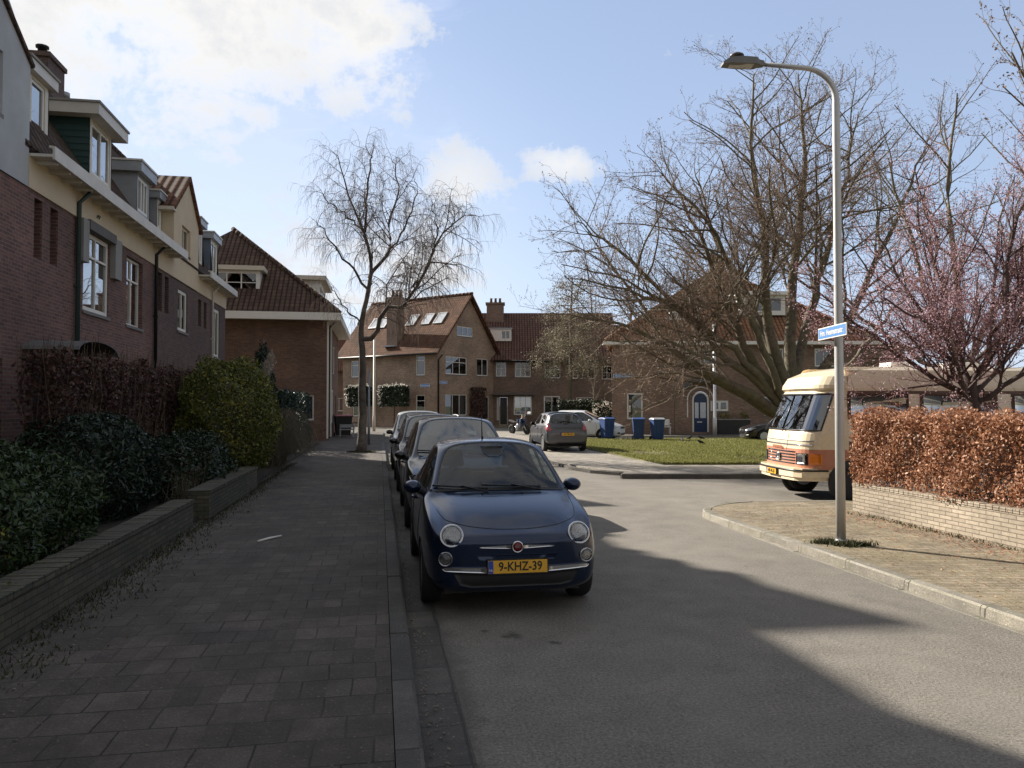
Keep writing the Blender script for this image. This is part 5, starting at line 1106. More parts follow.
simple('plate_yellow', (.78, .42, .03), .45, var=.05); simple('plate_text', (.01, .01, .01), .5, var=0); simple('plate_blue', (.02, .07, .40), .4, var=0)
simple('badge_red', (.16, .012, .018), .3, var=0); simple('grey_pipe_metal', (.2, .2, .2), .4, .8)
glassmat('car_glass', (.80, .90, .92), .045, 1., .75); glassmat('car_glass_sky', (.6, .7, .72), .15, .8); glassmat('lamp_glass', (.95, .95, .95), .02, .95)

def mirror_ring(st):
    y, hw, zb, zs, zbelt, hwb, zre, hwr, zt = st
    return [(0, zb), (hw * .82, zb), (hw * .975, zb + (zs - zb) * .35), (hw, zs), (hw * .992, zs + (zbelt - zs) * .55), (hwb, zbelt), (hwb - .022, zbelt + .022), (hwr + .02, zre - .035), (hwr - .035, zre), (hwr * .55, zt - (zt - zre) * .18), (0, zt)]
def lerp_st(a, b, t): return tuple(p + (q - p) * t for p, q in zip(a, b))
def car_shell(st, glass, arches, paint, levels=2, creases=None, lower=None, lower_z=0.):
    """st: stations nose to tail; glass: {(i, j): 2} face columns (station gap i, ring gap j) that are glass. returns (verts, faces, mats) of the finished skin"""
    bm = bmesh.new(); K = 11; rows = []
    for s_ in st:
        rg_ = mirror_ring(s_); y = s_[0]; right = [bm.verts.new((x, y, z)) for x, z in rg_]; left = [right[0]] + [bm.verts.new((-x, y, z)) for x, z in rg_[1:-1]] + [right[-1]]
        rows.append((right, left))
    def mk(vs, m): 
        vs2 = []
        for v in vs:
            if v not in vs2: vs2.append(v)
        if len(vs2) < 3: return
        f = bm.faces.new(vs2); f.material_index = m; f.smooth = True
    for i in range(len(st) - 1):
        for j in range(K - 1):
            g = glass.get((i, j), 0)
            mk([rows[i][0][j], rows[i + 1][0][j], rows[i + 1][0][j + 1], rows[i][0][j + 1]][::-1], g)
            mk([rows[i][1][j], rows[i + 1][1][j], rows[i + 1][1][j + 1], rows[i][1][j + 1]], g)
    for e, fl in ((0, 1), (-1, 0)):
        Rr, L = rows[e]
        for j in range(K - 1):
            q = [Rr[j], Rr[j + 1], L[j + 1], L[j]]; mk(q if fl else q[::-1], 0)
    bmesh.ops.recalc_face_normals(bm, faces=bm.faces)
    cr = bm.edges.layers.float.new('crease_edge')
    for e in bm.edges:
        ms = {f.material_index for f in e.link_faces}
        if len(ms) > 1: e[cr] = .97
    for (i, j), c in (creases or {}).items():
        for side in (0, 1):
            ii = range(len(st) - 1) if i is None else (i,)
            for k in ii:
                e = bm.edges.get((rows[k][side][j], rows[k + 1][side][j]))
                if e: e[cr] = max(e[cr], c)
    me = bpy.data.meshes.new('skin'); bm.to_mesh(me); bm.free()
    for m in (paint, 'car_glass', 'black_plastic', 'trim_black'): me.materials.append(M[m])
    ob = bpy.data.objects.new('skin', me); COL.objects.link(ob)
    sb = ob.modifiers.new('s', 'SUBSURF'); sb.levels = levels; sb.render_levels = levels
    cut = None
    if arches:
        cm = MB()
        for (y, z, r) in arches:
            for sx in (-1, 1): cm.lathe([(r, -.27), (r, .25)], 36, Matrix.Translation((sx * .80, y, z)) @ Matrix.Rotation(R(90), 4, 'Y'))
        cut = cm.build('cut', 'black_plastic', uv=False)
        b = ob.modifiers.new('b', 'BOOLEAN'); b.object = cut; b.operation = 'DIFFERENCE'; b.solver = 'EXACT'; b.material_mode = 'TRANSFER'
    dg = bpy.context.evaluated_depsgraph_get(); ev = ob.evaluated_get(dg); m2 = bpy.data.meshes.new_from_object(ev, preserve_all_data_layers=False, depsgraph=dg)
    names = [m.name if m else '' for m in m2.materials]
    bpy.data.objects.remove(ob)
    if cut: bpy.data.objects.remove(cut)
    return m2, names
def split_skin(m2, names, root, paint, glass_specs, gasket=.016, split=None):
    """body with black gaskets, and one glass part per window (by location)"""
    bm = bmesh.new(); bm.from_mesh(m2); gi = names.index('car_glass') if 'car_glass' in names else 1
    gf = [f for f in bm.faces if f.material_index == gi]
    seen = set(); isl = []
    for f in gf:
        if f in seen: continue
        st_ = [f]; seen.add(f); cur = []
        while st_:
            q = st_.pop(); cur.append(q)
            for e in q.edges:
                for n_ in e.link_faces:
                    if n_.material_index == gi and n_ not in seen: seen.add(n_); st_.append(n_)
        isl.append(cur)
    trim = len(names); 
    for cur in isl:
        r = bmesh.ops.inset_region(bm, faces=cur, thickness=gasket, depth=-.004, use_even_offset=True)
        for f in r['faces']: f.material_index = 90
    bm.verts.ensure_lookup_table()
    verts = [v.co.copy() for v in bm.verts]; bm.verts.index_update()
    body = MB(); body.v = [tuple(v) for v in verts]
    for f in bm.faces:
        mi = f.material_index
        if mi == gi: continue
        nm = 'trim_black' if mi == 90 else names[mi] if mi < len(names) else paint
        body.f.append([v.index for v in f.verts]); body.sm.append(nm != 'trim_black' or True); body.mi.append({'trim_black': 2, 'black_plastic': 1}.get(nm, 0))
        if split and mi != 90 and nm == paint and split(f.calc_center_median()): body.mi[-1] = 1
    bo = body.build('body', [paint, 'black_plastic', 'trim_black'], root, uv=False)
    for p in bo.data.polygons:
        if p.material_index == 1: p.use_smooth = False
    try: bo.data.set_sharp_from_angle(angle=R(42))
    except Exception: pass
    for cur in isl:
        c = sum((f.calc_center_median() for f in cur), Vector()) / len(cur); n_ = sum((f.normal * f.calc_area() for f in cur), Vector()).normalized()
        nm, mt = glass_specs(c, n_); g = MB(); idx = {}
        for f in cur:
            q = []
            for v in f.verts:
                if v.index not in idx: idx[v.index] = len(g.v); g.v.append(tuple(v.co))
                q.append(idx[v.index])
            g.f.append(q); g.mi.append(0); g.sm.append(True)
        g.build(nm, mt, root, uv=False)
    bv = BVHTree.FromBMesh(bm); bm.free()
    return bo, bv
class Skin:
    """places details on the finished body: rays from the front (+y), back (-y), side or top"""
    def __init__(s, bv): s.bv = bv
    def hit(s, view, a, b):
        o, d = {'front': ((a, -3, b), (0, 1, 0)), 'rear': ((a, 9, b), (0, -1, 0)), 'right': ((3, a, b), (-1, 0, 0)), 'left': ((-3, a, b), (1, 0, 0)), 'top': ((a, b, 4), (0, 0, -1))}[view]
        l, n_, i, t = s.bv.ray_cast(Vector(o), Vector(d)); return (l, n_) if l is not None else (None, None)
    def patch(s, view, poly, mat, name, parent, off_=.006, cuts=3, skirt=.03, smooth=True):
        bm = bmesh.new(); vs = [bm.verts.new((p[0], p[1], 0)) for p in poly]; bm.faces.new(vs); 
        bmesh.ops.triangulate(bm, faces=bm.faces[:])
        if cuts: bmesh.ops.subdivide_edges(bm, edges=bm.edges[:], cuts=cuts, use_grid_fill=True)
        bmesh.ops.triangulate(bm, faces=bm.faces[:])
        d = Vector({'front': (0, 1, 0), 'rear': (0, -1, 0), 'right': (-1, 0, 0), 'left': (1, 0, 0), 'top': (0, 0, -1)}[view])
        pts = []; bm.verts.index_update()
        for v in bm.verts:
            l, n_ = s.hit(view, v.co.x, v.co.y)
            if l is None: l = pts[-1] if pts else Vector((v.co.x, 0, v.co.y)); n_ = -d
            pts.append(l + n_ * off_ - d * 0 if n_.dot(-d) > .2 else l - d * off_)
        g = MB(); g.v = [tuple(p) for p in pts]
        for f in bm.faces:
            q = [v.index for v in f.verts]; a, b, c = (pts[k] for k in q)
            if (b - a).cross(c - a).dot(-d) < 0: q = q[::-1]
            g.f.append(q); g.mi.append(0); g.sm.append(smooth)
        for e in bm.edges:
            if len(e.link_faces) == 1:
                i, j = e.verts[0].index, e.verts[1].index; k = len(g.v); g.v += [tuple(pts[j] + d * skirt), tuple(pts[i] + d * skirt)]; g.f.append([i, j, k, k + 1]); g.mi.append(0); g.sm.append(False)
        bm.free(); return g.build(name, mat, parent, uv=False)
    def line(s, view, pts, r, mat, name, parent, off_=.0, n=6, dense=10, curve=False):
        out = []; cr = lambda a, b, c, d, t: .5 * (2 * b + (c - a) * t + (2 * a - 5 * b + 4 * c - d) * t * t + (3 * b - a - 3 * c + d) * t ** 3)
        for i in range(len(pts) - 1):
            q = [pts[max(0, min(len(pts) - 1, i + k))] for k in (-1, 0, 1, 2)]
            for k in range(dense): t = k / dense; out.append(tuple(cr(*[v[c_] for v in q], t) if curve else pts[i][c_] * (1 - t) + pts[i + 1][c_] * t for c_ in (0, 1)))
        out.append(pts[-1]); P = []
        for a, b in out:
            l, n_ = s.hit(view, a, b)
            if l is not None: P.append(l + n_ * off_)
        if len(P) < 2: return None
        mb = MB(); mb.tube(P, r, n); return mb.build(name, mat, parent, uv=False)
def wheel(x, y, z, r, w, root, spokes=7, rimmat='alloy', rr=.62, out=1, steer=0., style='spoke'):
    """rim with a tyre around it; out = +1 or -1 side the face looks to"""
    Mx = Matrix.Translation((x, y, z)) @ Matrix.Rotation(steer, 4, 'Z') @ Matrix.Rotation(R(90) * out, 4, 'Y')
    R0 = r * rr; mb = MB()
    mb.lathe([(R0 * 1.02, -w * .45), (R0 * .93, -w * .3), (R0 * .9, w * .25), (R0 * 1.0, w * .42), (R0 * 1.05, w * .44)], 28, Mx)
    mb.lathe([(.0001, w * .1), (R0 * .9, w * .02)], 20, Mx)
    mb.lathe([(.0001, w * .44), (R0 * .16, w * .42), (R0 * .2, w * .3), (R0 * .2, 0)], 14, Mx)
    if style == 'spoke':
        for k in range(spokes):
            a = 2 * math.pi * k / spokes
            for da in (-.10, .10):
                c, s_ = math.cos(a + da), math.sin(a + da); c2, s2 = math.cos(a + da * .2), math.sin(a + da * .2)
                wd = R0 * .045; t = Vector((-s2, c2, 0)) * wd; p0 = Vector((c2 * R0 * .15, s2 * R0 * .15, w * .38)); p1 = Vector((c * R0 * .97, s_ * R0 * .97, w * .33))
                mb.hexa([Mx @ v for v in (p0 - t - Vector((0, 0, .02)), p1 - t - Vector((0, 0, .02)), p1 + t - Vector((0, 0, .02)), p0 + t - Vector((0, 0, .02)), p0 - t, p1 - t, p1 + t, p0 + t)])
    else:
        mb.lathe([(R0 * .2, w * .38), (R0 * .7, w * .26), (R0 * .9, w * .36)], 24, Mx)
        for k in range(10):
            a = 2 * math.pi * k / 10; mb.lathe([(.02, w * .3), (.018, w * .36), (.0001, w * .37)], 6, Mx @ Matrix.Translation((math.cos(a) * R0 * .62, math.sin(a) * R0 * .62, 0)))
    wh = mb.build('wheel', rimmat, root, uv=False)
    mb = MB(); mb.lathe([(R0 * 1.0, -w * .42), (R0 * 1.12, -w * .5), (r * .93, -w * .5), (r * .99, -w * .38), (r, -w * .2), (r, w * .2), (r * .99, w * .38), (r * .93, w * .5), (R0 * 1.12, w * .5), (R0 * 1.0, w * .42)], 36, Mx)
    mb.build('tyre', 'rubber', wh, uv=False); return wh
def plate(o, ux, uz, txt, root, w=.52, h=.11, yellow='plate_yellow', eu=True):
    ux, uz = Vector(ux).normalized(), Vector(uz).normalized(); n = ux.cross(uz); O = Vector(o)
    def bx(mb, a0, a1, c0, c1, d0, d1): mb.hexa([O + ux * a + uz * c + n * d for a, c, d in ((a0, c0, d0), (a1, c0, d0), (a1, c1, d0), (a0, c1, d0), (a0, c0, d1), (a1, c0, d1), (a1, c1, d1), (a0, c1, d1))])
    mb = MB(); bx(mb, -w / 2 - .012, w / 2 + .012, -h / 2 - .012, h / 2 + .012, -.03, 0); fr = mb.build('plate_holder', 'trim_black', root, uv=False)
    mb = MB(); bx(mb, -w / 2, w / 2, -h / 2, h / 2, .0005, .006); mb.build('number_plate', yellow, fr, uv=False)
    if eu: mb = MB(); bx(mb, -w / 2 + .002, -w / 2 + .043, -h / 2 + .002, h / 2 - .002, .0065, .008); mb.build('plate_band', 'plate_blue', fr, uv=False); text_mb('NL', .028, O + ux * (-w / 2 + .023) - uz * h * .25 + n * .009, ux, uz, .001).build('lettering', 'white_paint', fr, uv=False)
    text_mb(txt, h * .98, O + ux * (.022 if eu else 0) + n * .008, ux, uz, .0015, xs=.86).build('lettering', 'plate_text', fr, uv=False)
def ell(cx, cz, rx, rz, n=20, a0=0., rot=0.): return [(cx + rx * math.cos(a0 + 2 * math.pi * i / n) * math.cos(rot) - rz * math.sin(a0 + 2 * math.pi * i / n) * math.sin(rot), cz + rx * math.cos(a0 + 2 * math.pi * i / n) * math.sin(rot) + rz * math.sin(a0 + 2 * math.pi * i / n) * math.cos(rot)) for i in range(n)]
def lamp(sk, view, x, z, r, root, name='headlight', tilt=None, glass=True, push=0.):
    """round lamp: chrome ring, reflector bowl, domed glass"""
    l, n_ = sk.hit(view, x, z); n0 = Vector({'front': (0, -1, 0), 'rear': (0, 1, 0)}[view]); n_ = (n0 * (1 if tilt is None else tilt) + n_).normalized()
    Mx = Matrix.Translation(l + n_ * (.0 + push)) @ n_.to_track_quat('Z', 'Y').to_matrix().to_4x4()
    mb = MB(); mb.lathe([(r * 1.0, -.06), (r * 1.05, 0.), (r * 1.05, .006), (r * 1.0, .010), (r * .96, .004)], 32, Mx); ring = mb.build(name, 'chrome', root, uv=False)
    mb = MB(); mb.lathe([(r * .96, .004), (r * .6, -.03), (r * .25, -.045), (.0001, -.046)], 32, Mx); 
    mb.build('reflector', 'reflector', ring, uv=False)
    mb = MB(); mb.ball((0, 0, 0), r * .28, 6); mb.v = [tuple(Mx @ Vector((v[0], v[1], v[2] - .02))) for v in mb.v]; mb.build('bulb', 'sky_pane', ring, uv=False)
    mb = MB(); mb.lathe([(r * .97, .008), (r * .8, .026), (r * .45, .038), (.0001, .042)], 32, Mx); mb.build('lens', 'lamp_glass', ring, uv=False)
def mirror(x, y, z, s_, root, paint, w=.17, h=.11):
    mb = MB(); mb.lathe([(.0001, -.06), (.6, -.055), (.95, -.02), (1, .03), (.97, .045)], 20, Matrix.Translation((x + s_ * w * .55, y, z)) @ Matrix.Rotation(R(-90), 4, 'X') @ Matrix.Diagonal((w * .55, h * .62, 1.3, 1)))
    m_ = mb.build('door_mirror', paint, root, uv=False)
    mb = MB(); mb.tube([(x - s_ * .03, y + .03, z - .06), (x + s_ * .05, y + .01, z - .03)], [.035, .03], 8); mb.build('mirror_arm', 'black_plastic', m_, uv=False)
    mb = MB(); mb.lathe([(.0001, 0), (.88, 0)], 20, Matrix.Translation((x + s_ * w * .55, y + .062, z)) @ Matrix.Rotation(R(-90), 4, 'X') @ Matrix.Diagonal((w * .55, h * .62, 1, 1))); mb.build('mirror_glass', 'chrome', m_, uv=False)
def seat(x, y, z, root, h=.62, w=.48, head=True):
    mb = MB()
    P = [(x, y - .42, z), (x, y - .1, z - .02)]
    def rb(x0, x1, y0, y1, z0, z1, sh=0.): mb.hexa([(x0, y0, z0), (x1, y0, z0), (x1, y1, z0), (x0, y1, z0), (x0 + .03, y0 + sh, z1), (x1 - .03, y0 + sh, z1), (x1 - .03, y1 + sh, z1), (x0 + .03, y1 + sh, z1)])
    rb(x - w / 2, x + w / 2, y - .5, y, z - .16, z); rb(x - w / 2, x + w / 2, y - .08, y + .06, z, z + h, .16)
    if head: rb(x - .13, x + .13, y + .08, y + .17, z + h + .02, z + h + .21, .04); mb.box(x - .05, x + .05, y + .1, y + .14, z + h - .04, z + h + .03)
    o_ = mb.build('seat', 'seat_fabric', root, uv=False, bevel=.03); return o_
def dash(root, y, z, hw, wheel_x, yd=.45):
    mb = MB(); mb.hexa([(-hw, y - .45, z - .32), (hw, y - .45, z - .32), (hw, y + .18, z - .32), (-hw, y + .18, z - .32), (-hw, y - .45, z), (hw, y - .45, z), (hw, y + .12, z + .02), (-hw, y + .12, z + .02)]); d = mb.build('dashboard', 'black_plastic', root, uv=False, bevel=.03)
    mb = MB(); Mx = Matrix.Translation((wheel_x, y + .3, z + .02)) @ Matrix.Rotation(R(-65), 4, 'X')
    mb.tube([Mx @ Vector((.185 * math.cos(a), .185 * math.sin(a), 0)) for a in np.linspace(0, 2 * math.pi, 25)], .015, 6)
    mb.tube([Mx @ Vector((-.17, 0, 0)), Mx @ Vector((.17, 0, 0))], .018, 6); mb.tube([Mx @ Vector((0, 0, 0)), Mx @ Vector((0, -.17, 0))], .018, 6); mb.tube([Mx @ Vector((0, 0, 0)), (wheel_x, y, z - .12)], .03, 6)
    mb.build('steering_wheel', 'black_plastic', root, uv=False)
def floorpan(root, y0, y1, hw, z):
    mb = MB(); mb.box(-hw, hw, y0, y1, z, z + .04); mb.build('cabin_floor', 'seat_fabric', root, uv=False)
def wipers(sk, root, specs):
    for (x0, z0, x1, z1) in specs:
        a = []; 
        for t in np.linspace(0, 1, 9):
            l, n_ = sk.hit('front', x0 + (x1 - x0) * t, z0 + (z1 - z0) * t)
            if l is not None: a.append(l + n_ * .022)
        mb = MB(); mb.tube(a, .011, 5); w_ = mb.build('wiper', 'trim_black', root, uv=False)
        mb = MB(); mb.tube([a[0] + Vector((0, -.05, -.03)), a[len(a) // 2] + Vector((0, -.012, .012))], .009, 5); mb.build('wiper_arm', 'trim_black', w_, uv=False)

# stations: (y, half width, z bottom, z of widest line, belt z, belt half width, roof edge z, roof half width, top z)
def hatch(cfg):
    """stations of a small hatchback from a few key dimensions"""
    L, W, H = cfg['L'], cfg['W'] / 2, cfg['H']; c = cfg
    yc, yh, yr, yt = c['cowl'], c['header'], c['roof_end'], c['tail_glass']; zh, zc, zbt = c['hood_front'], c['cowl_z'], c['belt']
    zb = c.get('zb', .2); ny = c.get('nose', (.50, .66, .82, .93, .985)); nz = c.get('nose_z', ((.34, .60), (.25, .66), (.21, .69))); nd = c.get('nose_d', (0, .05, .16, .36, .62))
    hr = c['roof_hw']; st = []
    def add(y, hw, zbm, zs, zbl, hwb, zre, hwr, zt): st.append((y, hw, zbm, zs, zbl, hwb, zre, hwr, zt))
    # nose
    add(nd[0], W * ny[0], nz[0][0], (nz[0][0] + nz[0][1]) / 2, nz[0][1], W * ny[0] * .96, nz[0][1] + .012, W * ny[0] * .8, nz[0][1] + .02)
    add(nd[1], W * ny[1], nz[1][0], .45, nz[1][1], W * ny[1] * .96, nz[1][1] + .02, W * ny[1] * .8, nz[1][1] + .035)
    add(nd[2], W * ny[2], nz[2][0], .46, nz[2][1], W * ny[2] * .95, nz[2][1] + .03, W * ny[2] * .78, zh)
    za = zh + (zc - zh) * .4
    add(nd[3], W * ny[3], zb, .50, nz[2][1] + (zbt - nz[2][1]) * .45, W * ny[3] * .95, za - .02, W * .72, za + .01)
    add(nd[4], W * ny[4], zb, .52, nz[2][1] + (zbt - nz[2][1]) * .68, W * .94, zh + (zc - zh) * .66, W * .73, zh + (zc - zh) * .74)
    add(yc - .12, W, zb, .53, zbt - .03, W * .945, zc - .035, W * .80, zc - .01)
    add(yc, W, zb, .53, zbt, W * .94, zbt + .05, W * .85, zc)                       # 6 cowl
    t = (yh - yc); m = .33
    add(yc + t * m, W, zb, .54, zbt + .005, W * .94, zbt + .05 + (H - .07 - zbt - .05) * m * 1.06, W * .85 + (hr - W * .85) * m, zc + (H - .035 - zc) * m * 1.10)
    add(yh, W, zb, .55, zbt + .015, W * .94, H - .085, hr, H - .028)                 # 8 header
    add(yh + .10, W, zb, .55, zbt + .017, W * .94, H - .066, hr, H - .012)
    yb = c['bpillar']; add(yb - .04, W, zb, .56, zbt + .025, W * .94, H - .052, hr, H); add(yb + .04, W, zb, .56, zbt + .027, W * .94, H - .052, hr, H)   # 10, 11
    if 'cpillar' in c: y2 = c['cpillar']; add(y2 - .035, W, zb, .57, zbt + .035, W * .935, H - .07, hr * .99, H - .012); add(y2 + .035, W, zb, .57, zbt + .037, W * .935, H - .072, hr * .99, H - .014)
    add(yr - .30, W * .995, zb, .58, zbt + .05, W * .93, H - .09, hr * .98, H - .035)
    add(yr, W * .985, zb + .02, .58, zbt + .06, W * .92, H - .12, hr * .95, H - .06)
    tt = c.get('tail', (.97, .93, .86))
    zt1 = c['tail_belt']
    add(yt, W * tt[0], zb + .04, .60, zt1, W * .9, zt1 + .05, W * .80, zt1 + .055)
    add(L - .10, W * tt[1], zb + .06, .58, zt1 - .10, W * .87, zt1 - .05, W * .72, zt1 - .03)
    add(L - .02, W * tt[2], .30, .55, zt1 - .20, W * .80, zt1 - .16, W * .66, zt1 - .15)
    add(L, W * tt[2] * .88, .36, .50, .62, W * .70, .64, W * .6, .65)
    g = {}; n8 = 8
    for i in (6, 7): g[(i, 8)] = 1; g[(i, 9)] = 1
    side = [7, 8, 9, 11] + ([13] if 'cpillar' in c else [])
    if 'cpillar' in c: pass
    for i in side: g[(i, 6)] = 1
    i0 = 13 if 'cpillar' in c else 11
    if 'cpillar' not in c: pass
    k = (15 if 'cpillar' in c else 13)
    g[(k, 8)] = 1; g[(k, 9)] = 1
    return st, g
SKYG = [False]
def gspec(c, n):
    if n.y < -.45: return 'windscreen', 'car_glass_sky' if SKYG[0] else 'car_glass'
    if n.y > .45: return 'rear_window', 'car_glass'
    return 'side_window', 'car_glass'
def interior(root, c, W):
    floorpan(root, .9, c['L'] - .4, W * .42, .28); y = c['cowl']
    dash(root, y + .42, c['belt'] - .02, W * .43, .34)
    for x in (-.35, .35): seat(x, y + 1.15, .52, root, .60)
    s_ = seat(0, c['roof_end'] - .45, .55, root, .5, W * .72, False)
def seams(sk, root, c, W):
    for v in ('left', 'right'):
        f = 'door_seam'; y0, yb = c['cowl'] + .12, c['bpillar']; zb = c['belt']
        sk.line(v, [(y0 + .05, zb - .02), (y0 - .05, zb - .2), (y0 + .02, .32), (yb - .05, .30), (yb, .55), (yb, zb + .02)], .005, 'trim_black', f, root)
        if 'cpillar' in c: y2 = c['cpillar']; sk.line(v, [(yb, .30), (y2 - .28, .32), (y2 - .12, .62), (y2, zb + .03)], .005, 'trim_black', f, root)
        for yy in ((yb - .2,) if 'cpillar' not in c else (yb - .2, c['cpillar'] - .25)):
            l, n_ = sk.hit(v, yy, zb - .1)
            if l is not None: mb = MB(); mb.tube([l + n_ * .01 + Vector((0, -.08, 0)), l + n_ * .035 + Vector((0, -.04, 0)), l + n_ * .035 + Vector((0, .04, 0)), l + n_ * .01 + Vector((0, .08, 0))], .014, 6); mb.build('door_handle', c.get('handle', c['paint']), root, uv=False)
def make_car(name, label, cfg, loc, rz=0., group=None, low=None):
    root = thing(name, (0, 0, 0), label, 'car', group); W = cfg['W']; st, g = hatch(cfg); y1, y2, r = cfg['wy1'], cfg['wy2'], cfg['wr']
    cr = {(None, 5): .35, (None, 2): .25}
    m2, names = car_shell(st, g, [(y1, r * .98, r + .045), (y2, r * .98, r + .045)], cfg['paint'], creases=cr)
    bo, bv = split_skin(m2, names, root, cfg['paint'], gspec, split=cfg.get('split')); sk = Skin(bv)
    for sx in (-1, 1):
        for y in (y1, y2): wheel(sx * (W / 2 - .105), y, r, r, .185, root, cfg.get('spokes', 7), cfg.get('rim', 'alloy'), out=sx)
    mb = MB(); mb.box(-W * .38, W * .38, .25, cfg['L'] - .25, .17, .22); mb.build('underbody', 'black_plastic', root, uv=False)
    interior(root, cfg, W); seams(sk, root, cfg, W)
    mz = cfg['belt'] + .07
    for sx in (-1, 1): mirror(sx * (W / 2 - .055), cfg['cowl'] + .42, mz, sx, root, cfg.get('mirror', cfg['paint']))
    root.location = loc; root.rotation_euler = (0, 0, rz)
    return root, sk
PG = 'cars parked along the left kerb'
# ---- the small blue car in front
cf = dict(L=3.55, W=1.63, H=1.485, cowl=1.0, header=1.66, roof_end=2.86, tail_glass=3.30, tail_belt=.96, belt=.93, cowl_z=.985, hood_front=.735, roof_hw=.555, bpillar=2.22,
          nose=(.66, .82, .92, .975, 1.0), nose_z=((.34, .62), (.22, .68), (.185, .70)), nose_d=(0, .045, .15, .36, .62), zb=.19, wy1=.70, wy2=3.0, wr=.285, paint='paint_blue', tail=(.97, .93, .86))
fi, sk = make_car('small_car', 'small round dark blue hatchback with chrome trim and yellow plate, nearest at the left kerb', cf, (0, 0, 0), 0, PG)
for s_ in (-1, 1):
    lamp(sk, 'front', s_ * .565, .695, .098, fi, 'headlight', 1.5, push=.038); lamp(sk, 'front', s_ * .625, .52, .058, fi, 'fog_lamp', 1.2, push=.012)
sk.patch('front', [(-.56, .40), (-.50, .29), (-.40, .265), (.40, .265), (.50, .29), (.56, .40), (.3, .385), (-.3, .385)], 'black_plastic', 'lower_grille', fi, .004, 4)
for s_ in (-1, 1):
    sk.patch('front', [(s_ * .265, .395), (s_ * .62, .415), (s_ * .645, .435), (s_ * .62, .448), (s_ * .265, .440)][::s_], 'chrome', 'bumper_strip', fi, .022, 4, .03)
    sk.patch('front', [(s_ * .055, .598), (s_ * .33, .610), (s_ * .33, .618), (s_ * .055, .628)][::s_], 'chrome', 'nose_trim', fi, .012, 4)
sk.patch('front', [(-.33, .50), (.33, .50), (.36, .545), (-.36, .545)], 'paint_blue', 'plate_recess', fi, .010, 3)
l, n_ = sk.hit('front', 0, .612); Mx = Matrix.Translation(l + n_ * .004) @ n_.to_track_quat('Z', 'Y').to_matrix().to_4x4()
mb = MB(); mb.lathe([(.052, 0), (.052, .012), (.044, .016), (.040, .010)], 28, Mx); bd = mb.build('badge', 'chrome', fi, uv=False)
mb = MB(); mb.lathe([(.041, .006), (.041, .012), (.0001, .0125)], 24, Mx); mb.build('badge_face', 'badge_red', bd, uv=False)
mb = text_mb('FIAT', .030, l + n_ * .018, (1, 0, 0), (0, 0, 1), .001, xs=.8); mb.build('lettering', 'chrome', bd, uv=False)
l, n_ = sk.hit('front', 0, .445); plate((0, l.y - .03, .447), (1, 0, 0), (0, .05, 1), '9-KHZ-39', fi)
sk.line('top', [(-.66, .62), (-.60, .40), (-.44, .24), (-.2, .165), (0, .15), (.2, .165), (.44, .24), (.60, .40), (.66, .62), (.69, .98)], .0045, 'trim_black', 'bonnet_seam', fi, dense=12, curve=True); 
wipers(sk, fi, [(.42, 1.01, -.18, 1.03), (-.12, 1.0, -.66, 1.03)])
sk.patch('front', [(-.70, .985), (-.4, .99), (0, .992), (.4, .99), (.70, .985), (.69, 1.005), (0, 1.018), (-.69, 1.005)][::1], 'trim_black', 'scuttle', fi, .006, 3) 
for x_ in (-.19, .21):
    l, n_ = sk.hit('top', x_, .90); mb = MB(); mb.ball(l + Vector((0, 0, .006)), .012, 5); mb.build('washer_jet', 'trim_black', fi, uv=False)
l, n_ = sk.hit('top', -.05, 1.95); mb = MB(); mb.tube([l, l + Vector((0, .05, .03)), l + Vector((0, .10, .27))], [.014, .008, .003], 6); mb.build('aerial', 'trim_black', fi, uv=False)
mb = MB(); mb.lathe([(.0001, -.012), (.9, -.01), (1, 0), (.9, .01), (.0001, .012)], 14, Matrix.Translation((0, 1.60, 1.315)) @ Matrix.Diagonal((.12, .5, .032, 1)) @ Matrix.Rotation(R(90), 4, 'X')); mb.build('rear_view_mirror', 'black_plastic', fi, uv=False)
sk.patch('front', [(-.10, 1.335), (-.05, 1.30), (.05, 1.30), (.10, 1.335), (.12, 1.40), (-.12, 1.40)], 'trim_black', 'sensor_patch', fi, .004, 2)
fi.location = (1.19, 6.66, 0)
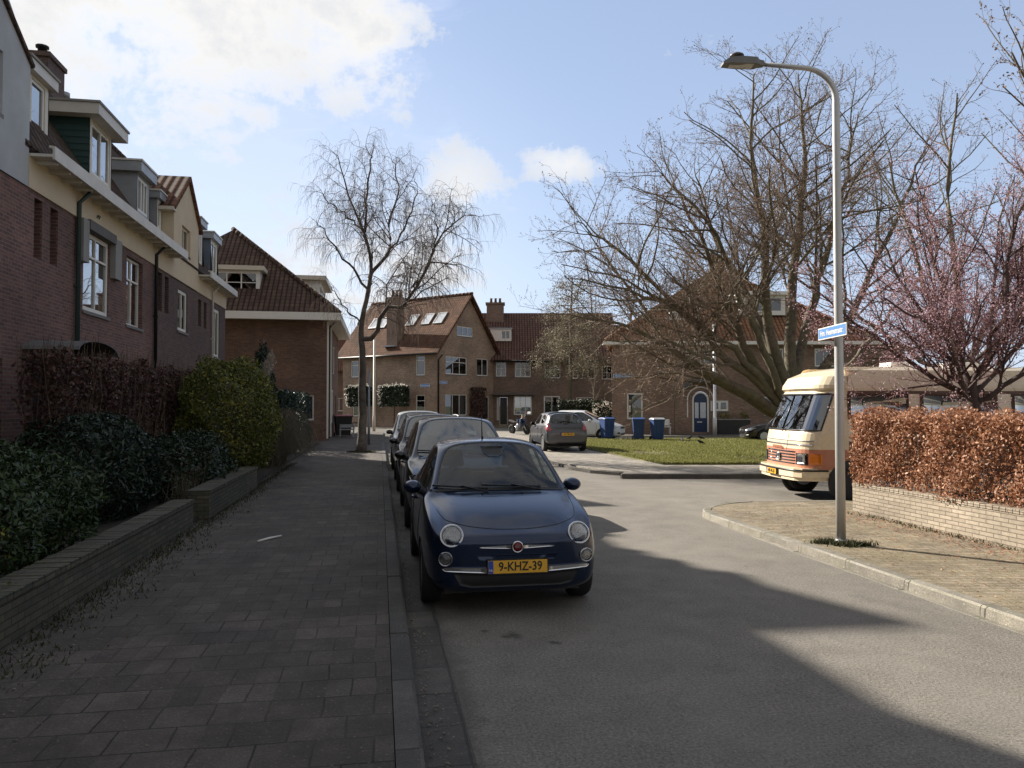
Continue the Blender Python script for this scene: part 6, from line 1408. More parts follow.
# ---- dark car behind it
SKYG[0] = True
c2 = dict(L=4.25, W=1.79, H=1.66, cowl=1.10, header=1.95, roof_end=3.45, tail_glass=4.0, tail_belt=1.02, belt=.98, cowl_z=1.06, hood_front=.80, roof_hw=.60, bpillar=2.55, cpillar=3.35, zb=.2, wy1=.86, wy2=3.45, wr=.315, paint='paint_black',
          nose=(.55, .74, .88, .95, .985), nose_z=((.38, .64), (.24, .72), (.2, .76)), nose_d=(0, .05, .18, .42, .7))
def dress(car, sk, c, light='reflector', plate_txt=None, grille=True):
    z = c['nose_z'][2][1]; w_ = c['W'] / 2
    for s_ in (-1, 1):
        sk.patch('front', [(s_ * w_ * .52, z - .11), (s_ * w_ * .86, z - .08), (s_ * w_ * .93, z + .05), (s_ * w_ * .85, z + .07), (s_ * w_ * .58, z - .01)][::s_], 'reflector', 'headlight', car, .008, 3)
        sk.patch('front', [(s_ * w_ * .62, .36), (s_ * w_ * .80, .38), (s_ * w_ * .80, .46), (s_ * w_ * .62, .45)][::s_], 'trim_black', 'fog_lamp', car, .006, 2)
    sk.patch('front', [(-w_ * .48, z - .13), (w_ * .48, z - .13), (w_ * .44, z - .03), (-w_ * .44, z - .03)], 'trim_black', 'grille', car, .006, 3)
    sk.patch('front', [(-w_ * .52, .28), (w_ * .52, .28), (w_ * .5, .42), (-w_ * .5, .42)], 'black_plastic', 'lower_grille', car, .006, 3)
    l, n_ = sk.hit('front', 0, .5)
    if plate_txt and l is not None: plate((0, l.y - .03, .50), (1, 0, 0), (0, .02, 1), plate_txt, car)
    wipers(sk, car, [(.45, c['cowl_z'] + .04, -.2, c['cowl_z'] + .06), (-.15, c['cowl_z'] + .04, -.68, c['cowl_z'] + .06)])
def rear(car, sk, c, col='red_lens', z=.95, wd=.10, txt=None, pz=.62):
    w_ = c['W'] / 2
    for s_ in (-1, 1): sk.patch('rear', [(s_ * w_ * .70, z - .14), (s_ * w_ * .93, z - .16), (s_ * w_ * .94, z + .13), (s_ * w_ * .80, z + .14)][::s_], col, 'tail_light', car, .012, 3)
    sk.patch('rear', [(-w_ * .8, .27), (w_ * .8, .27), (w_ * .82, .36), (-w_ * .82, .36)], 'black_plastic', 'rear_bumper', car, .008, 3)
    if txt: l, n_ = sk.hit('rear', 0, pz); plate((0, l.y + .03, pz), (-1, 0, 0), (0, 0, 1), txt, car)
car2, sk = make_car('parked_car', 'black hatchback with a reflective windscreen parked directly behind the small blue car', c2, (0, 0, 0), 0, PG); dress(car2, sk, c2); rear(car2, sk, c2); car2.location = (1.26, 11.0, 0)
c3 = dict(c2, L=4.1, W=1.75, H=1.65, paint='paint_dark', header=1.85)
car3, sk = make_car('parked_car', 'dark car with silver roof rails, third in the row along the left kerb', c3, (0, 0, 0), 0, PG); dress(car3, sk, c3); rear(car3, sk, c3)
for s_ in (-1, 1):
    P_ = []
    for y in np.linspace(1.95, 3.5, 12): l, n_ = sk.hit('top', s_ * .58, y); P_.append(l + Vector((0, 0, .035 if 0 < len(P_) < 11 else .0)))
    mb = MB(); mb.tube(P_, .016, 6); mb.build('roof_rail', 'alloy', car3, uv=False)
car3.location = (1.22, 15.9, 0)
c4 = dict(c2, L=4.0, W=1.72, H=1.68, paint='paint_silver', mirror='black_plastic')
car4, sk = make_car('parked_car', 'silver car with black mirrors at the far end of the row along the left kerb', c4, (0, 0, 0), 0, PG); dress(car4, sk, c4); rear(car4, sk, c4); car4.location = (1.18, 21.6, 0)
# ---- grey hatchback seen from behind
c5 = dict(L=3.72, W=1.69, H=1.51, cowl=1.02, header=1.72, roof_end=3.22, tail_glass=3.52, tail_belt=1.0, belt=.95, cowl_z=1.02, hood_front=.78, roof_hw=.60, bpillar=2.25, cpillar=3.0, zb=.2, wy1=.72, wy2=3.1, wr=.30, paint='paint_grey', tail=(.975, .96, .93),
          nose=(.55, .74, .88, .95, .985), nose_z=((.38, .62), (.24, .70), (.2, .74)), nose_d=(0, .05, .18, .42, .7))
car5, sk = make_car('parked_car', 'grey hatchback seen from behind with pinkish tail lights, beside the lawn', c5, (0, 0, 0)); rear(car5, sk, c5, 'pink_lens', .93, txt='18-TB-GV', pz=.66); dress(car5, sk, c5)
l, n_ = sk.hit('rear', 0, 1.05); mb = MB(); mb.tube([l + Vector((-.1, .02, .02)), l + Vector((.12, .03, .01))], .012, 5); mb.build('wiper', 'trim_black', car5, uv=False)
car5.location = (6.98, 32.05, 0.085); car5.rotation_euler = (0, 0, R(180))
# ---- white car by the hipped house
c6 = dict(c2, L=4.05, W=1.75, H=1.58, paint='paint_white')
car6, sk = make_car('parked_car', 'white hatchback facing right, parked between the grey hatchback and the blue bin', c6, (0, 0, 0)); dress(car6, sk, c6); rear(car6, sk, c6); q = LD(5.75, 39.9); car6.location = (q[0], q[1], 0); car6.rotation_euler = (0, 0, R(-22) - TH + R(90))
# ---- dark saloon on the right
c7 = dict(c2, L=4.5, W=1.8, H=1.44, cowl=1.35, header=2.1, roof_end=3.3, tail_glass=4.0, belt=.93, cowl_z=.99, hood_front=.72, wy1=.85, wy2=3.6, wr=.32, paint='paint_dark', zb=.18, nose_z=((.34, .58), (.22, .64), (.18, .68)), tail_belt=.98)
car7, sk = make_car('parked_car', 'dark saloon with alloy wheels whose front sticks out behind the motorhome', c7, (0, 0, 0)); dress(car7, sk, c7); rear(car7, sk, c7); q = LD(11.5, 38.6); car7.location = (q[0], q[1], 0); car7.rotation_euler = (0, 0, R(180) - TH + R(90))

# ------------------------------------------------------------------ motorhome
mh = thing('motorhome', (0, 0, 0), 'old cream motorhome with salmon striped grille and huge windscreen, parked behind the hedge', 'motorhome')
LV = [(.42, .16, .96), (.50, .07, 1.03), (.62, .05, 1.06), (.70, .05, 1.065), (1.0, .055, 1.07), (1.16, .07, 1.072), (1.30, .10, 1.07), (1.36, .125, 1.065), (2.06, .40, 1.03), (2.12, .42, 1.03), (2.17, .36, 1.04), (2.24, .37, 1.035), (2.40, .47, 1.0), (2.52, .75, .93), (2.585, 1.15, .80), (2.60, 1.6, .60)]
LM = 6.6
def mring(z, y0, hw):
    r_ = .42 if z < 2.1 else .5; P_ = [(-hw, LM, z), (-hw, 5.2, z), (-hw, 4.9, z), (-hw, 3.4, z), (-hw, 3.15, z), (-hw, 1.65, z), (-hw, 1.45, z), (-hw, .95, z)]
    a0 = []
    for i in range(9):
        a = math.pi / 2 * i / 8; a0.append((-hw + r_ - r_ * math.cos(a), y0 + .05 + r_ * .95 - r_ * .95 * math.sin(a), z))
    P_ += a0; m_ = [(-hw * .3, y0 + .012, z), (0, y0, z), (hw * .3, y0 + .012, z)]; P_ += m_; P_ += [(-p[0], p[1], p[2]) for p in P_[:17]][::-1]; return P_
rings = [mring(*l) for l in LV]; nR = len(rings[0]); mb = MB(); gl = {'windscreen': MB(), 'sr': [MB(), MB(), MB(), MB()], 'sl': [MB()]}
FRONT = range(11, 26); mats_m = ['paint_cream', 'paint_salmon', 'paint_beige', 'paint_brown', 'trim_black']
for i in range(len(rings) - 1):
    for j in range(nR - 1):
        q = [rings[i][j], rings[i][j + 1], rings[i + 1][j + 1], rings[i + 1][j]]; zc = (LV[i][0] + LV[i + 1][0]) / 2
        side_r = j >= nR - 1 - 7; side_l = j < 7
        if i == 7 and 10 <= j <= nR - 12: gl['windscreen'].add(q, [[3, 2, 1, 0]][0:1] if False else [[0, 1, 2, 3]], True); continue
        m_ = 0
        if .5 < zc < 1.0 and 7 <= j <= nR - 9: m_ = 1 if .62 < zc else 0
        if side_r or side_l:
            m_ = (0 if zc > 2.45 else 2) if zc > 1.1 else 3
            if 2.06 < zc < 2.12: m_ = 3
        mb.mat(m_); mb.add(q, [[0, 1, 2, 3]], True)
mb.mat(2); mb.add(rings[-1], [list(range(nR))]); mb.mat(2)
for i in range(len(rings) - 1): mb.add([rings[i][-1], rings[i][0], rings[i + 1][0], rings[i + 1][-1]], [[0, 1, 2, 3]])
mb.mat(4); mb.add(rings[0], [list(range(nR))[::-1]]); mb.mat(0)
body = mb.build('body', mats_m, mh, uv=False)
try: body.data.set_sharp_from_angle(angle=R(35))
except Exception: pass
bm = bmesh.new(); bm.from_mesh(body.data); sk = Skin(BVHTree.FromBMesh(bm)); bm.free()
gl['windscreen'].build('windscreen', 'windscreen_glass' if 'windscreen_glass' in M else 'car_glass_sky', mh, uv=False)
mb = MB(); o_ = []
for j in range(10, nR - 10): o_.append(Vector(rings[7][j]) + Vector((0, -.006, 0)))
for j in range(nR - 11, 9, -1): o_.append(Vector(rings[8][j]) + Vector((0, -.006, 0)))
mb.tube(o_ + [o_[0]], .02, 6); mb.build('windscreen_seal', 'trim_black', mh, uv=False)
mb = MB(); mb.tube([Vector(rings[7][18]) + Vector((0, -.01, 0)), Vector(rings[8][18]) + Vector((0, -.01, 0))], .012, 6) ; mb.build('windscreen_bar', 'trim_black', mh, uv=False)
for (y0, y1) in ((1.0, 2.1), (2.45, 3.9), (4.3, 5.0)):
    for v in ('right', 'left'):
        fr = sk.patch(v, [(y0 - .06, 1.58), (y1 + .06, 1.58), (y1 + .06, 2.06), (y0 - .06, 2.06)], 'paint_brown', 'side_window', mh, .012, 1)
        g_ = sk.patch(v, [(y0, 1.63), (y1, 1.63), (y1, 2.02), (y0, 2.02)], 'room_dark', 'shade_backing', fr, .016, 1); sk.patch(v, [(y0, 1.63), (y1, 1.63), (y1, 2.02), (y0, 2.02)], 'pane_bright', 'pane', fr, .022, 1)  # dark sheet under each pane stands in for the shaded cabin
        sk.patch(v, [(y0 + .35, 1.66), (y0 + .75, 1.66), (y0 + .75, 2.0), (y0 + .35, 2.0)], 'curtain', 'curtain', fr, .018, 1)
for k in range(4):
    for v in ('right', 'left'): sk.patch(v, [(5.2, 1.62 + k * .11), (6.0, 1.62 + k * .11), (6.0, 1.67 + k * .11), (5.2, 1.67 + k * .11)], 'trim_black', 'vent_slot', mh, .012, 1)
for k in range(5):
    z = .70 + k * .056; sk.patch('front', [(-.62, z), (.62, z), (.62, z + .018), (-.62, z + .018)], 'trim_black', 'grille_slot', mh, .006, 3); sk.patch('front', [(-.62, z + .02), (.62, z + .02), (.62, z + .03), (-.62, z + .03)], 'chrome', 'grille_bar', mh, .014, 3)
for s_ in (-1, 1):
    sk.patch('front', [(s_ * .66, .70), (s_ * .93, .70), (s_ * .93, .92), (s_ * .66, .92)][::s_], 'trim_black', 'headlight_frame', mh, .008, 3)
    sk.patch('front', [(s_ * .69, .72), (s_ * .88, .72), (s_ * .88, .90), (s_ * .69, .90)][::s_], 'reflector', 'headlight', mh, .018, 3)
    sk.patch('front', [(s_ * .955, .71), (s_ * 1.052, .71), (s_ * 1.052, .91), (s_ * .955, .91)][::s_], 'amber', 'indicator', mh, .016, 3)
sk.line('front', [(-1.0, 1.08), (1.0, 1.08)], .016, 'chrome', 'trim_strip', mh, .004, dense=24); sk.line('front', [(-1.0, 1.16), (1.0, 1.16)], .01, 'grey_zinc', 'trim_strip', mh, .004, dense=24)
sk.line('front', [(.32, .98), (.34, 1.3)], .006, 'trim_black', 'panel_seam', mh)
l, n_ = sk.hit('front', 0, .83); Mx = Matrix.Translation(l + Vector((0, -.02, 0))) @ Matrix.Rotation(R(90), 4, 'X')
mb = MB(); mb.lathe([(.085, 0), (.085, .014), (.07, .016), (.07, .004)], 24, Mx)
for a in (90, 210, 330): mb.tube([l + Vector((0, -.032, 0)), l + Vector((.075 * math.cos(R(a)), -.032, .075 * math.sin(R(a))))], [.011, .005], 5)
mb.build('badge', 'chrome', mh, uv=False)
text_mb('HYMERMOBIL', .075, (-.05, .035, 1.015), (1, 0, 0), (0, 0, 1), .004).build('lettering', 'paint_salmon', mh, uv=False)
# bumper
mb = MB(); out_ = [(-1.06, .55), (-1.05, .25), (-.98, .06), (-.8, -.03), (-.4, -.075), (0, -.09), (.4, -.075), (.8, -.03), (.98, .06), (1.05, .25), (1.06, .55)]
for i in range(len(out_) - 1):
    a, b = out_[i], out_[i + 1]; k = .90
    for z0, z1, f in ((.40, .47, .97), (.47, .60, 1.0), (.60, .64, .98)):
        A = [(a[0] * f, a[1] + (1 - f) * 1.0, z0), (b[0] * f, b[1] + (1 - f) * 1.0, z0), (b[0] * k, b[1] + .14, z0), (a[0] * k, a[1] + .14, z0)]
        mb.hexa(A + [(p[0], p[1], z1) for p in A])
bp = mb.build('bumper', 'paint_cream', mh, uv=False); mb = MB(); mb.tube([(p[0] * 1.004, p[1] - .006, .60) for p in out_], .018, 6); mb.build('bumper_strip', 'trim_black', bp, uv=False)
plate((0, -.12, .53), (1, 0, 0), (0, 0, 1), 'NB-96-JX', mh, .46, .10)
for (x0, x1) in ((-.75, -.1), (.1, .75)):
    P_ = [Vector((x0 + (x1 - x0) * t, .16 + .28 * t * .55 - .03, 1.36 + .55 * t)) for t in np.linspace(0, 1, 5)]
    mb = MB(); mb.tube([Vector((x0, .08, 1.33)), Vector((x0 + .06, .09, 1.40)), Vector((x0 + .35, .20, 1.66))], .012, 6); mb.tube([Vector((x0 + .16, .10, 1.42)), Vector((x0 + .52, .33, 1.98))], .009, 5); mb.build('wiper', 'trim_black', mh, uv=False)
for sx in (-1, 1):
    for y in (.98, 4.7): wheel(sx * .985, y, .34, .34, .2, mh, 7, 'grey_zinc', .58, out=sx, style='steel')
    mb = MB(); mb.lathe([(.40, -.02), (.44, -.02), (.44, .02), (.40, .02)], 28, Matrix.Translation((sx * 1.06, .98, .36)) @ Matrix.Rotation(R(90), 4, 'Y')); mb.build('wheel_arch', 'black_plastic', mh, uv=False)
    mb = MB(); mb.lathe([(.0001, 0), (.40, 0)], 28, Matrix.Translation((sx * 1.074, .98, .37)) @ Matrix.Rotation(R(90), 4, 'Y')); mb.build('wheel_well_shade', 'trim_black', mh, uv=False)  # flat black disc stands in for the shade inside the wheel opening
for (y, w_) in ((2.3, .45), (3.6, .6)): mb = MB(); mb.box(-w_ / 2, w_ / 2, y, y + w_, 2.60, 2.72); mb.build('roof_vent', 'white_paint', mh, uv=False, bevel=.03)
mb = MB(); mb.box(-.95, .95, 1.2, 2.0, .5, 1.15); mb.box(-1, 1, .3, .85, 1.0, 1.28); mb.build('dashboard', 'black_plastic', mh, uv=False, bevel=.04)
for x_ in (-.55, .55): seat(x_, 1.75, 1.0, mh, .62, .55)
mb = MB(); Mx = Matrix.Translation((.5, 1.0, 1.36)) @ Matrix.Rotation(R(-35), 4, 'X'); mb.tube([Mx @ Vector((.24 * math.cos(a), .24 * math.sin(a), 0)) for a in np.linspace(0, 2 * math.pi, 25)], .015, 6); mb.tube([Mx @ Vector((-.22, 0, 0)), Mx @ Vector((.22, 0, 0))], .015, 6); mb.build('steering_wheel', 'black_plastic', mh, uv=False)
q = LD(5.36, 15.62); mh.location = (q[0], q[1], 0); mh.rotation_euler = (0, 0, R(184.5) - TH + R(90))

# ------------------------------------------------------------------ street furniture
simple('pole_metal', (.52, .51, .50), .42, .25, var=.12, scale=5); simple('lamp_head', (.16, .155, .15), .5, .3, var=.15); simple('pole_grey', (.20, .21, .22), .5, .3); simple('sign_blue', (.07, .20, .46), .5, var=.05)
simple('bin_blue', (.014, .048, .17), .5, var=.25); simple('bin_black', (.014, .014, .014), .5); simple('bin_lid_red', (.28, .02, .02), .5); simple('lens_white', (.6, .6, .58), .3)
lx, ly = 5.74, 8.92
lp = thing('street_lamp', (lx, ly, .1), 'tall grey metal street lamp with a curved arm at the right pavement', 'street lamp')
hx, hy = -CT, ST   # arm reaches to the left
P_ = [(lx, ly, .1), (lx, ly, 2.0), (lx, ly, 5.75)]
for i in range(1, 9):
    a = R(84) * i / 8; P_.append((lx + hx * .42 * (1 - math.cos(a)), ly + hy * .42 * (1 - math.cos(a)), 5.75 + .42 * math.sin(a)))
e = P_[-1]; P_.append((e[0] + hx * .55, e[1] + hy * .55, e[2] + .05))
rad = [.060, .056, .046] + [.042 - .0015 * i for i in range(8)] + [.027]
mb = MB(); mb.tube(P_, rad, 16); mb.build('pole', 'pole_metal', lp, uv=False)
mb = MB(); mb.lathe([(.075, 0), (.075, .05), (.07, .06)], 16, Matrix.Translation((lx, ly, .1))); mb.build('pole_base', 'pole_metal', lp, uv=False)
hd = Vector(P_[-1]); ux = Vector((hx, hy, .05)).normalized(); uy = Vector((-hy, hx, 0)); uz = ux.cross(uy) * 1; uz = Vector((0, 0, 1))
mb = MB()
prof = [(0, .045, .045, -.03), (.06, .06, .05, -.03), (.10, .10, .075, -.035), (.30, .11, .075, -.04), (.44, .10, .05, -.04), (.53, .075, -.02, -.045)]
vs = []
for (d, w_, zt, zb_) in prof: zt *= .75; vs += [hd + ux * d - uy * w_ + uz * zb_ * .8, hd + ux * d + uy * w_ + uz * zb_, hd + ux * d + uy * w_ * .85 + uz * zt, hd + ux * d - uy * w_ * .85 + uz * zt]
fs = [[i * 4 + k, i * 4 + (k + 1) % 4, i * 4 + 4 + (k + 1) % 4, i * 4 + 4 + k] for i in range(5) for k in range(4)] + [[3, 2, 1, 0], [20, 21, 22, 23]]
mb.add(vs, fs); lh = mb.build('lamp_head', 'lamp_head', lp, uv=False)
mb = MB(); mb.add([hd + ux * d + uy * w_ + uz * z for d, w_, z in ((.14, -.075, -.037), (.44, -.075, -.037), (.44, .075, -.037), (.14, .075, -.037))], [[3, 2, 1, 0]]); mb.build('lamp_lens', 'lens_white', lh, uv=False)  # plain pale cover without emission
mb = MB(); mb.lathe([(.09, .084), (.09, .10), (.05, .125), (.0001, .13)], 12, Matrix.Translation(hd + ux * .34)); mb.build('cooling_cap', 'lamp_head', lh, uv=False)
# street name plate on the lamp: its face looks back along the road
sn = thing('street_sign', (lx, ly, 2.6), 'small blue street name plate with white border on the street lamp', 'sign')
a_ = R(27) ; sx_ = Vector((math.cos(a_), -math.sin(a_) * 1.0, 0)); # runs left (far) to right (near)
sx_ = Vector((-ST, -CT, 0)).normalized(); nn_ = sx_.cross(Vector((0, 0, 1))); q = LD(3.985, 9.55); c_ = Vector((q[0], q[1], 2.76))
def plaque(mb, c, ux, uz, n, w_, h_, d0, d1): mb.hexa([c + ux * a + uz * b + n * d for a, b, d in ((-w_, -h_, d0), (w_, -h_, d0), (w_, h_, d0), (-w_, h_, d0), (-w_, -h_, d1), (w_, -h_, d1), (w_, h_, d1), (-w_, h_, d1))])
Z = Vector((0, 0, 1)); mb = MB(); plaque(mb, c_, sx_, Z, nn_, .42, .075, 0, .012); pl_ = mb.build('plate', 'white_paint', sn, uv=False)
mb = MB(); plaque(mb, c_, sx_, Z, nn_, .408, .063, .0125, .014); mb.build('plate_face', 'sign_blue', pl_, uv=False)
text_mb('Hm. Heemstrastr.', .10, c_ + nn_ * .0155, sx_, Z, .001, xs=.95).build('lettering', 'white_paint', pl_, uv=False)
for z in (2.72, 2.78):
    mb = MB(); mb.lathe([(.066, 0), (.068, 0), (.068, .012), (.066, .012)], 18, Matrix.Translation((lx, ly, z))); mb.build('clamp', 'pole_metal', sn, uv=False)
def wallsign(F, u, z, w_, h_, txt, label, parent_loc, col='sign_blue', n=.02):
    r_ = thing('street_sign', F(u, n, z), label, 'sign'); mb = MB(); F.box(mb, u - w_ / 2, u + w_ / 2, n, n + .02, z - h_ / 2, z + h_ / 2); p_ = mb.build('plate', 'white_paint', r_, uv=False)
    mb = MB(); F.box(mb, u - w_ / 2 + .02, u + w_ / 2 - .02, n + .0205, n + .023, z - h_ / 2 + .02, z + h_ / 2 - .02); mb.build('plate_face', col, p_, uv=False)
    text_mb(txt, h_ * .62, F(u, n + .025, z), (F.d[0], F.d[1], 0), (0, 0, 1), .001).build('lettering', 'white_paint', p_, uv=False)
wallsign(FAL, 9.15, 3.38, .98, .26, 'Heemstrastraat', 'blue street name sign on the wall left of the black downpipe', None)
wallsign(FAR, .75, 3.62, .95, .22, 'Hijmansplein', 'blue grey street name sign on the gable wall right of the black downpipe', None)
wallsign(FB, 6.75, 3.62, 1.15, .24, 'Heemstrastraat', 'blue street name sign on the left end of the hipped house', None)

def post(name, x, y, h, r, mat, label, cat='post', lampt=False, z0=.1):
    root = thing(name, (x, y, z0), label, cat); mb = MB(); mb.tube([(x, y, z0), (x, y, z0 + 1.0), (x, y, z0 + 1.02), (x, y, z0 + h)], [r * 1.25, r * 1.2, r, r * .8], 12); mb.build('pole', mat, root, uv=False)
    mb = MB(); mb.lathe([(r * .85, 0), (r * .9, .03), (.0001, .06)], 12, Matrix.Translation((x, y, z0 + h))); mb.build('cap', mat, root, uv=False); return root
q = (-.48, 34.8); r_ = post('sign_post', q[0], q[1], 3.25, .05, 'pole_grey', 'grey metal post just right of the birch trunk'); 
q = (-.38, 52.0); post('lamp_post', q[0], q[1], 6.2, .08, 'cream_paint', 'tall pale thin pole between the birch and the parked cars', 'lamp post')
q = LD(11.55, 43.9); r_ = post('lamp_post', q[0], q[1], 6.3, .10, 'pole_metal', 'pale lamp post in front of the arched blue door, partly behind branches', 'lamp post')
# wheelie bins
def bin_(x, y, rz, label, body_m, lid_m, group=None, w=.56, d=.66, h=.98, z0=0.):
    root = thing('wheelie_bin', (0, 0, 0), label, 'bin', group); mb = MB()
    mb.hexa([(-w * .40, -d * .36, .06), (w * .40, -d * .36, .06), (w * .40, d * .36, .06), (-w * .40, d * .36, .06), (-w * .5, -d * .5, h), (w * .5, -d * .5, h), (w * .5, d * .5, h), (-w * .5, d * .5, h)])
    b = mb.build('body', body_m, root, uv=False, bevel=.02)
    mb = MB(); mb.box(-w * .53, w * .53, -d * .53, d * .53, h - .035, h + .002); mb.build('rim', body_m, root, uv=False, bevel=.01)
    mb = MB(); n = 8
    for i in range(n):
        y0, y1 = -d * .56 + d * 1.12 * i / n, -d * .56 + d * 1.12 * (i + 1) / n; z = lambda yy: h + .012 + .075 * math.cos(yy / (d * 1.12) * math.pi); mb.hexa([(-w * .54, y0, h + .003), (w * .54, y0, h + .003), (w * .54, y1, h + .003), (-w * .54, y1, h + .003), (-w * .50, y0, z(y0)), (w * .50, y0, z(y0)), (w * .50, y1, z(y1)), (-w * .50, y1, z(y1))])
    mb.build('lid', lid_m, root, uv=False)
    mb = MB(); mb.tube([(-w * .42, d * .60, h - .02), (w * .42, d * .60, h - .02)], .018, 8); mb.tube([(-w * .42, d * .60, h - .02), (-w * .42, d * .5, h - .04)], .016, 6); mb.tube([(w * .42, d * .60, h - .02), (w * .42, d * .5, h - .04)], .016, 6); mb.build('handle', body_m, root, uv=False)
    for s_ in (-1, 1): mb = MB(); mb.lathe([(.04, -.025), (.10, -.025), (.10, .025), (.04, .025)], 16, Matrix.Translation((s_ * w * .46, d * .42, .10)) @ Matrix.Rotation(R(90), 4, 'Y')); mb.build('wheel', 'rubber', root, uv=False)
    for s_ in (-.2, .2): mb = MB(); mb.hexa([(s_ * w - .015, -d * .40, .2), (s_ * w + .015, -d * .40, .2), (s_ * w + .015, -d * .36, .2), (s_ * w - .015, -d * .36, .2), (s_ * w - .015, -d * .525, h - .1), (s_ * w + .015, -d * .525, h - .1), (s_ * w + .015, -d * .48, h - .1), (s_ * w - .015, -d * .48, h - .1)]); mb.build('rib', body_m, root, uv=False)
    root.location = (x, y, z0); root.rotation_euler = (0, 0, rz); return root
BG = 'blue wheelie bins at the far edge of the lawn'
for L_, D_, a, lb in ((4.84, 39.3, 20, 'blue wheelie bin in front of the white car, apart from the other two'), (6.30, 38.4, -6, 'blue wheelie bin, the middle one of the three, with a flat lid'), (7.16, 38.0, 8, 'blue wheelie bin with pale lid, rightmost of the three by the lawn')):
    q = LD(L_, D_); bin_(q[0], q[1], R(a) - TH, lb, 'bin_blue', 'bin_blue' if 'pale' not in lb else 'grey_zinc', BG, z0=.0 if D_ > 39.7 else .12, w=.58, h=1.02)
bin_(-2.05, 44.6, R(10), 'black wheelie bin with a dark red lid at the end of the corner house', 'bin_black', 'bin_lid_red', None, .95, .8, 1.12, .1)
# low wooden gate piece by the bin
r_ = thing('wooden_bench', (-1.75, 42.6, .1), 'small weathered wooden bench on the pavement in front of the black bin', 'bench')
for nm, b in (('seat', (-2.15, -1.35, 42.4, 42.8, .50, .55)), ('backrest', (-2.15, -1.35, 42.82, 42.86, .62, .80))): mb = MB(); mb.box(*b); mb.build(nm, 'grey_zinc', r_)
for x_ in (-2.1, -1.4):
    for y_ in (42.44, 42.78): mb = MB(); mb.box(x_ - .03, x_ + .03, y_ - .03, y_ + .03, .1, .5 if y_ < 42.6 else .8); mb.build('leg', 'grey_zinc', r_)
# bicycle
def bicycle(x, y, rz, label):
    root = thing('bicycle', (0, 0, 0), label, 'bicycle')
    def T(p, r, nm, m_='dark_metal', par=root): mb = MB(); mb.tube(p, r, 6); return mb.build(nm, m_, par, uv=False)
    for yy in (0, 1.06):
        w_ = T([(0, yy + .33 * math.cos(a), .35 + .33 * math.sin(a)) for a in np.linspace(0, 2 * math.pi, 25)], .017, 'wheel', 'rubber'); mb = MB()
        for k in range(12): a = k * math.pi / 6; mb.tube([(0, yy, .35), (0, yy + .32 * math.cos(a), .35 + .32 * math.sin(a))], .0025, 3)
        mb.build('spokes', 'alloy', w_, uv=False)
    mb = MB()
    for p in ([(0, .42, .32), (0, .62, .82)], [(0, .42, .32), (0, .98, .75)], [(0, .60, .76), (0, .97, .80)], [(0, 0, .35), (0, .42, .32)], [(0, 0, .35), (0, .60, .76)], [(0, 1.06, .35), (0, .95, .95)]): mb.tube(p, .016, 6)
    mb.build('frame', 'dark_metal', root, uv=False); T([(-.28, .85, 1.05), (-.1, .95, 1.02), (.1, .95, 1.02), (.28, .85, 1.05)], .013, 'handlebar', 'alloy')
    mb = MB(); mb.ball((0, .62, .88), .1, 6, (.8, 1.3, .45)); mb.build('saddle', 'black_plastic', root, uv=False)
    for yy in (0, 1.06): T([(0, yy + .37 * math.cos(a), .35 + .37 * math.sin(a)) for a in np.linspace(R(10), R(170), 12)], .014, 'mudguard')
    root.location = (x, y, .1); root.rotation_euler = (0, R(6), rz)
bicycle(-1.5, 47.5, R(75), 'dark bicycle parked between the black bin and the birch trunk')
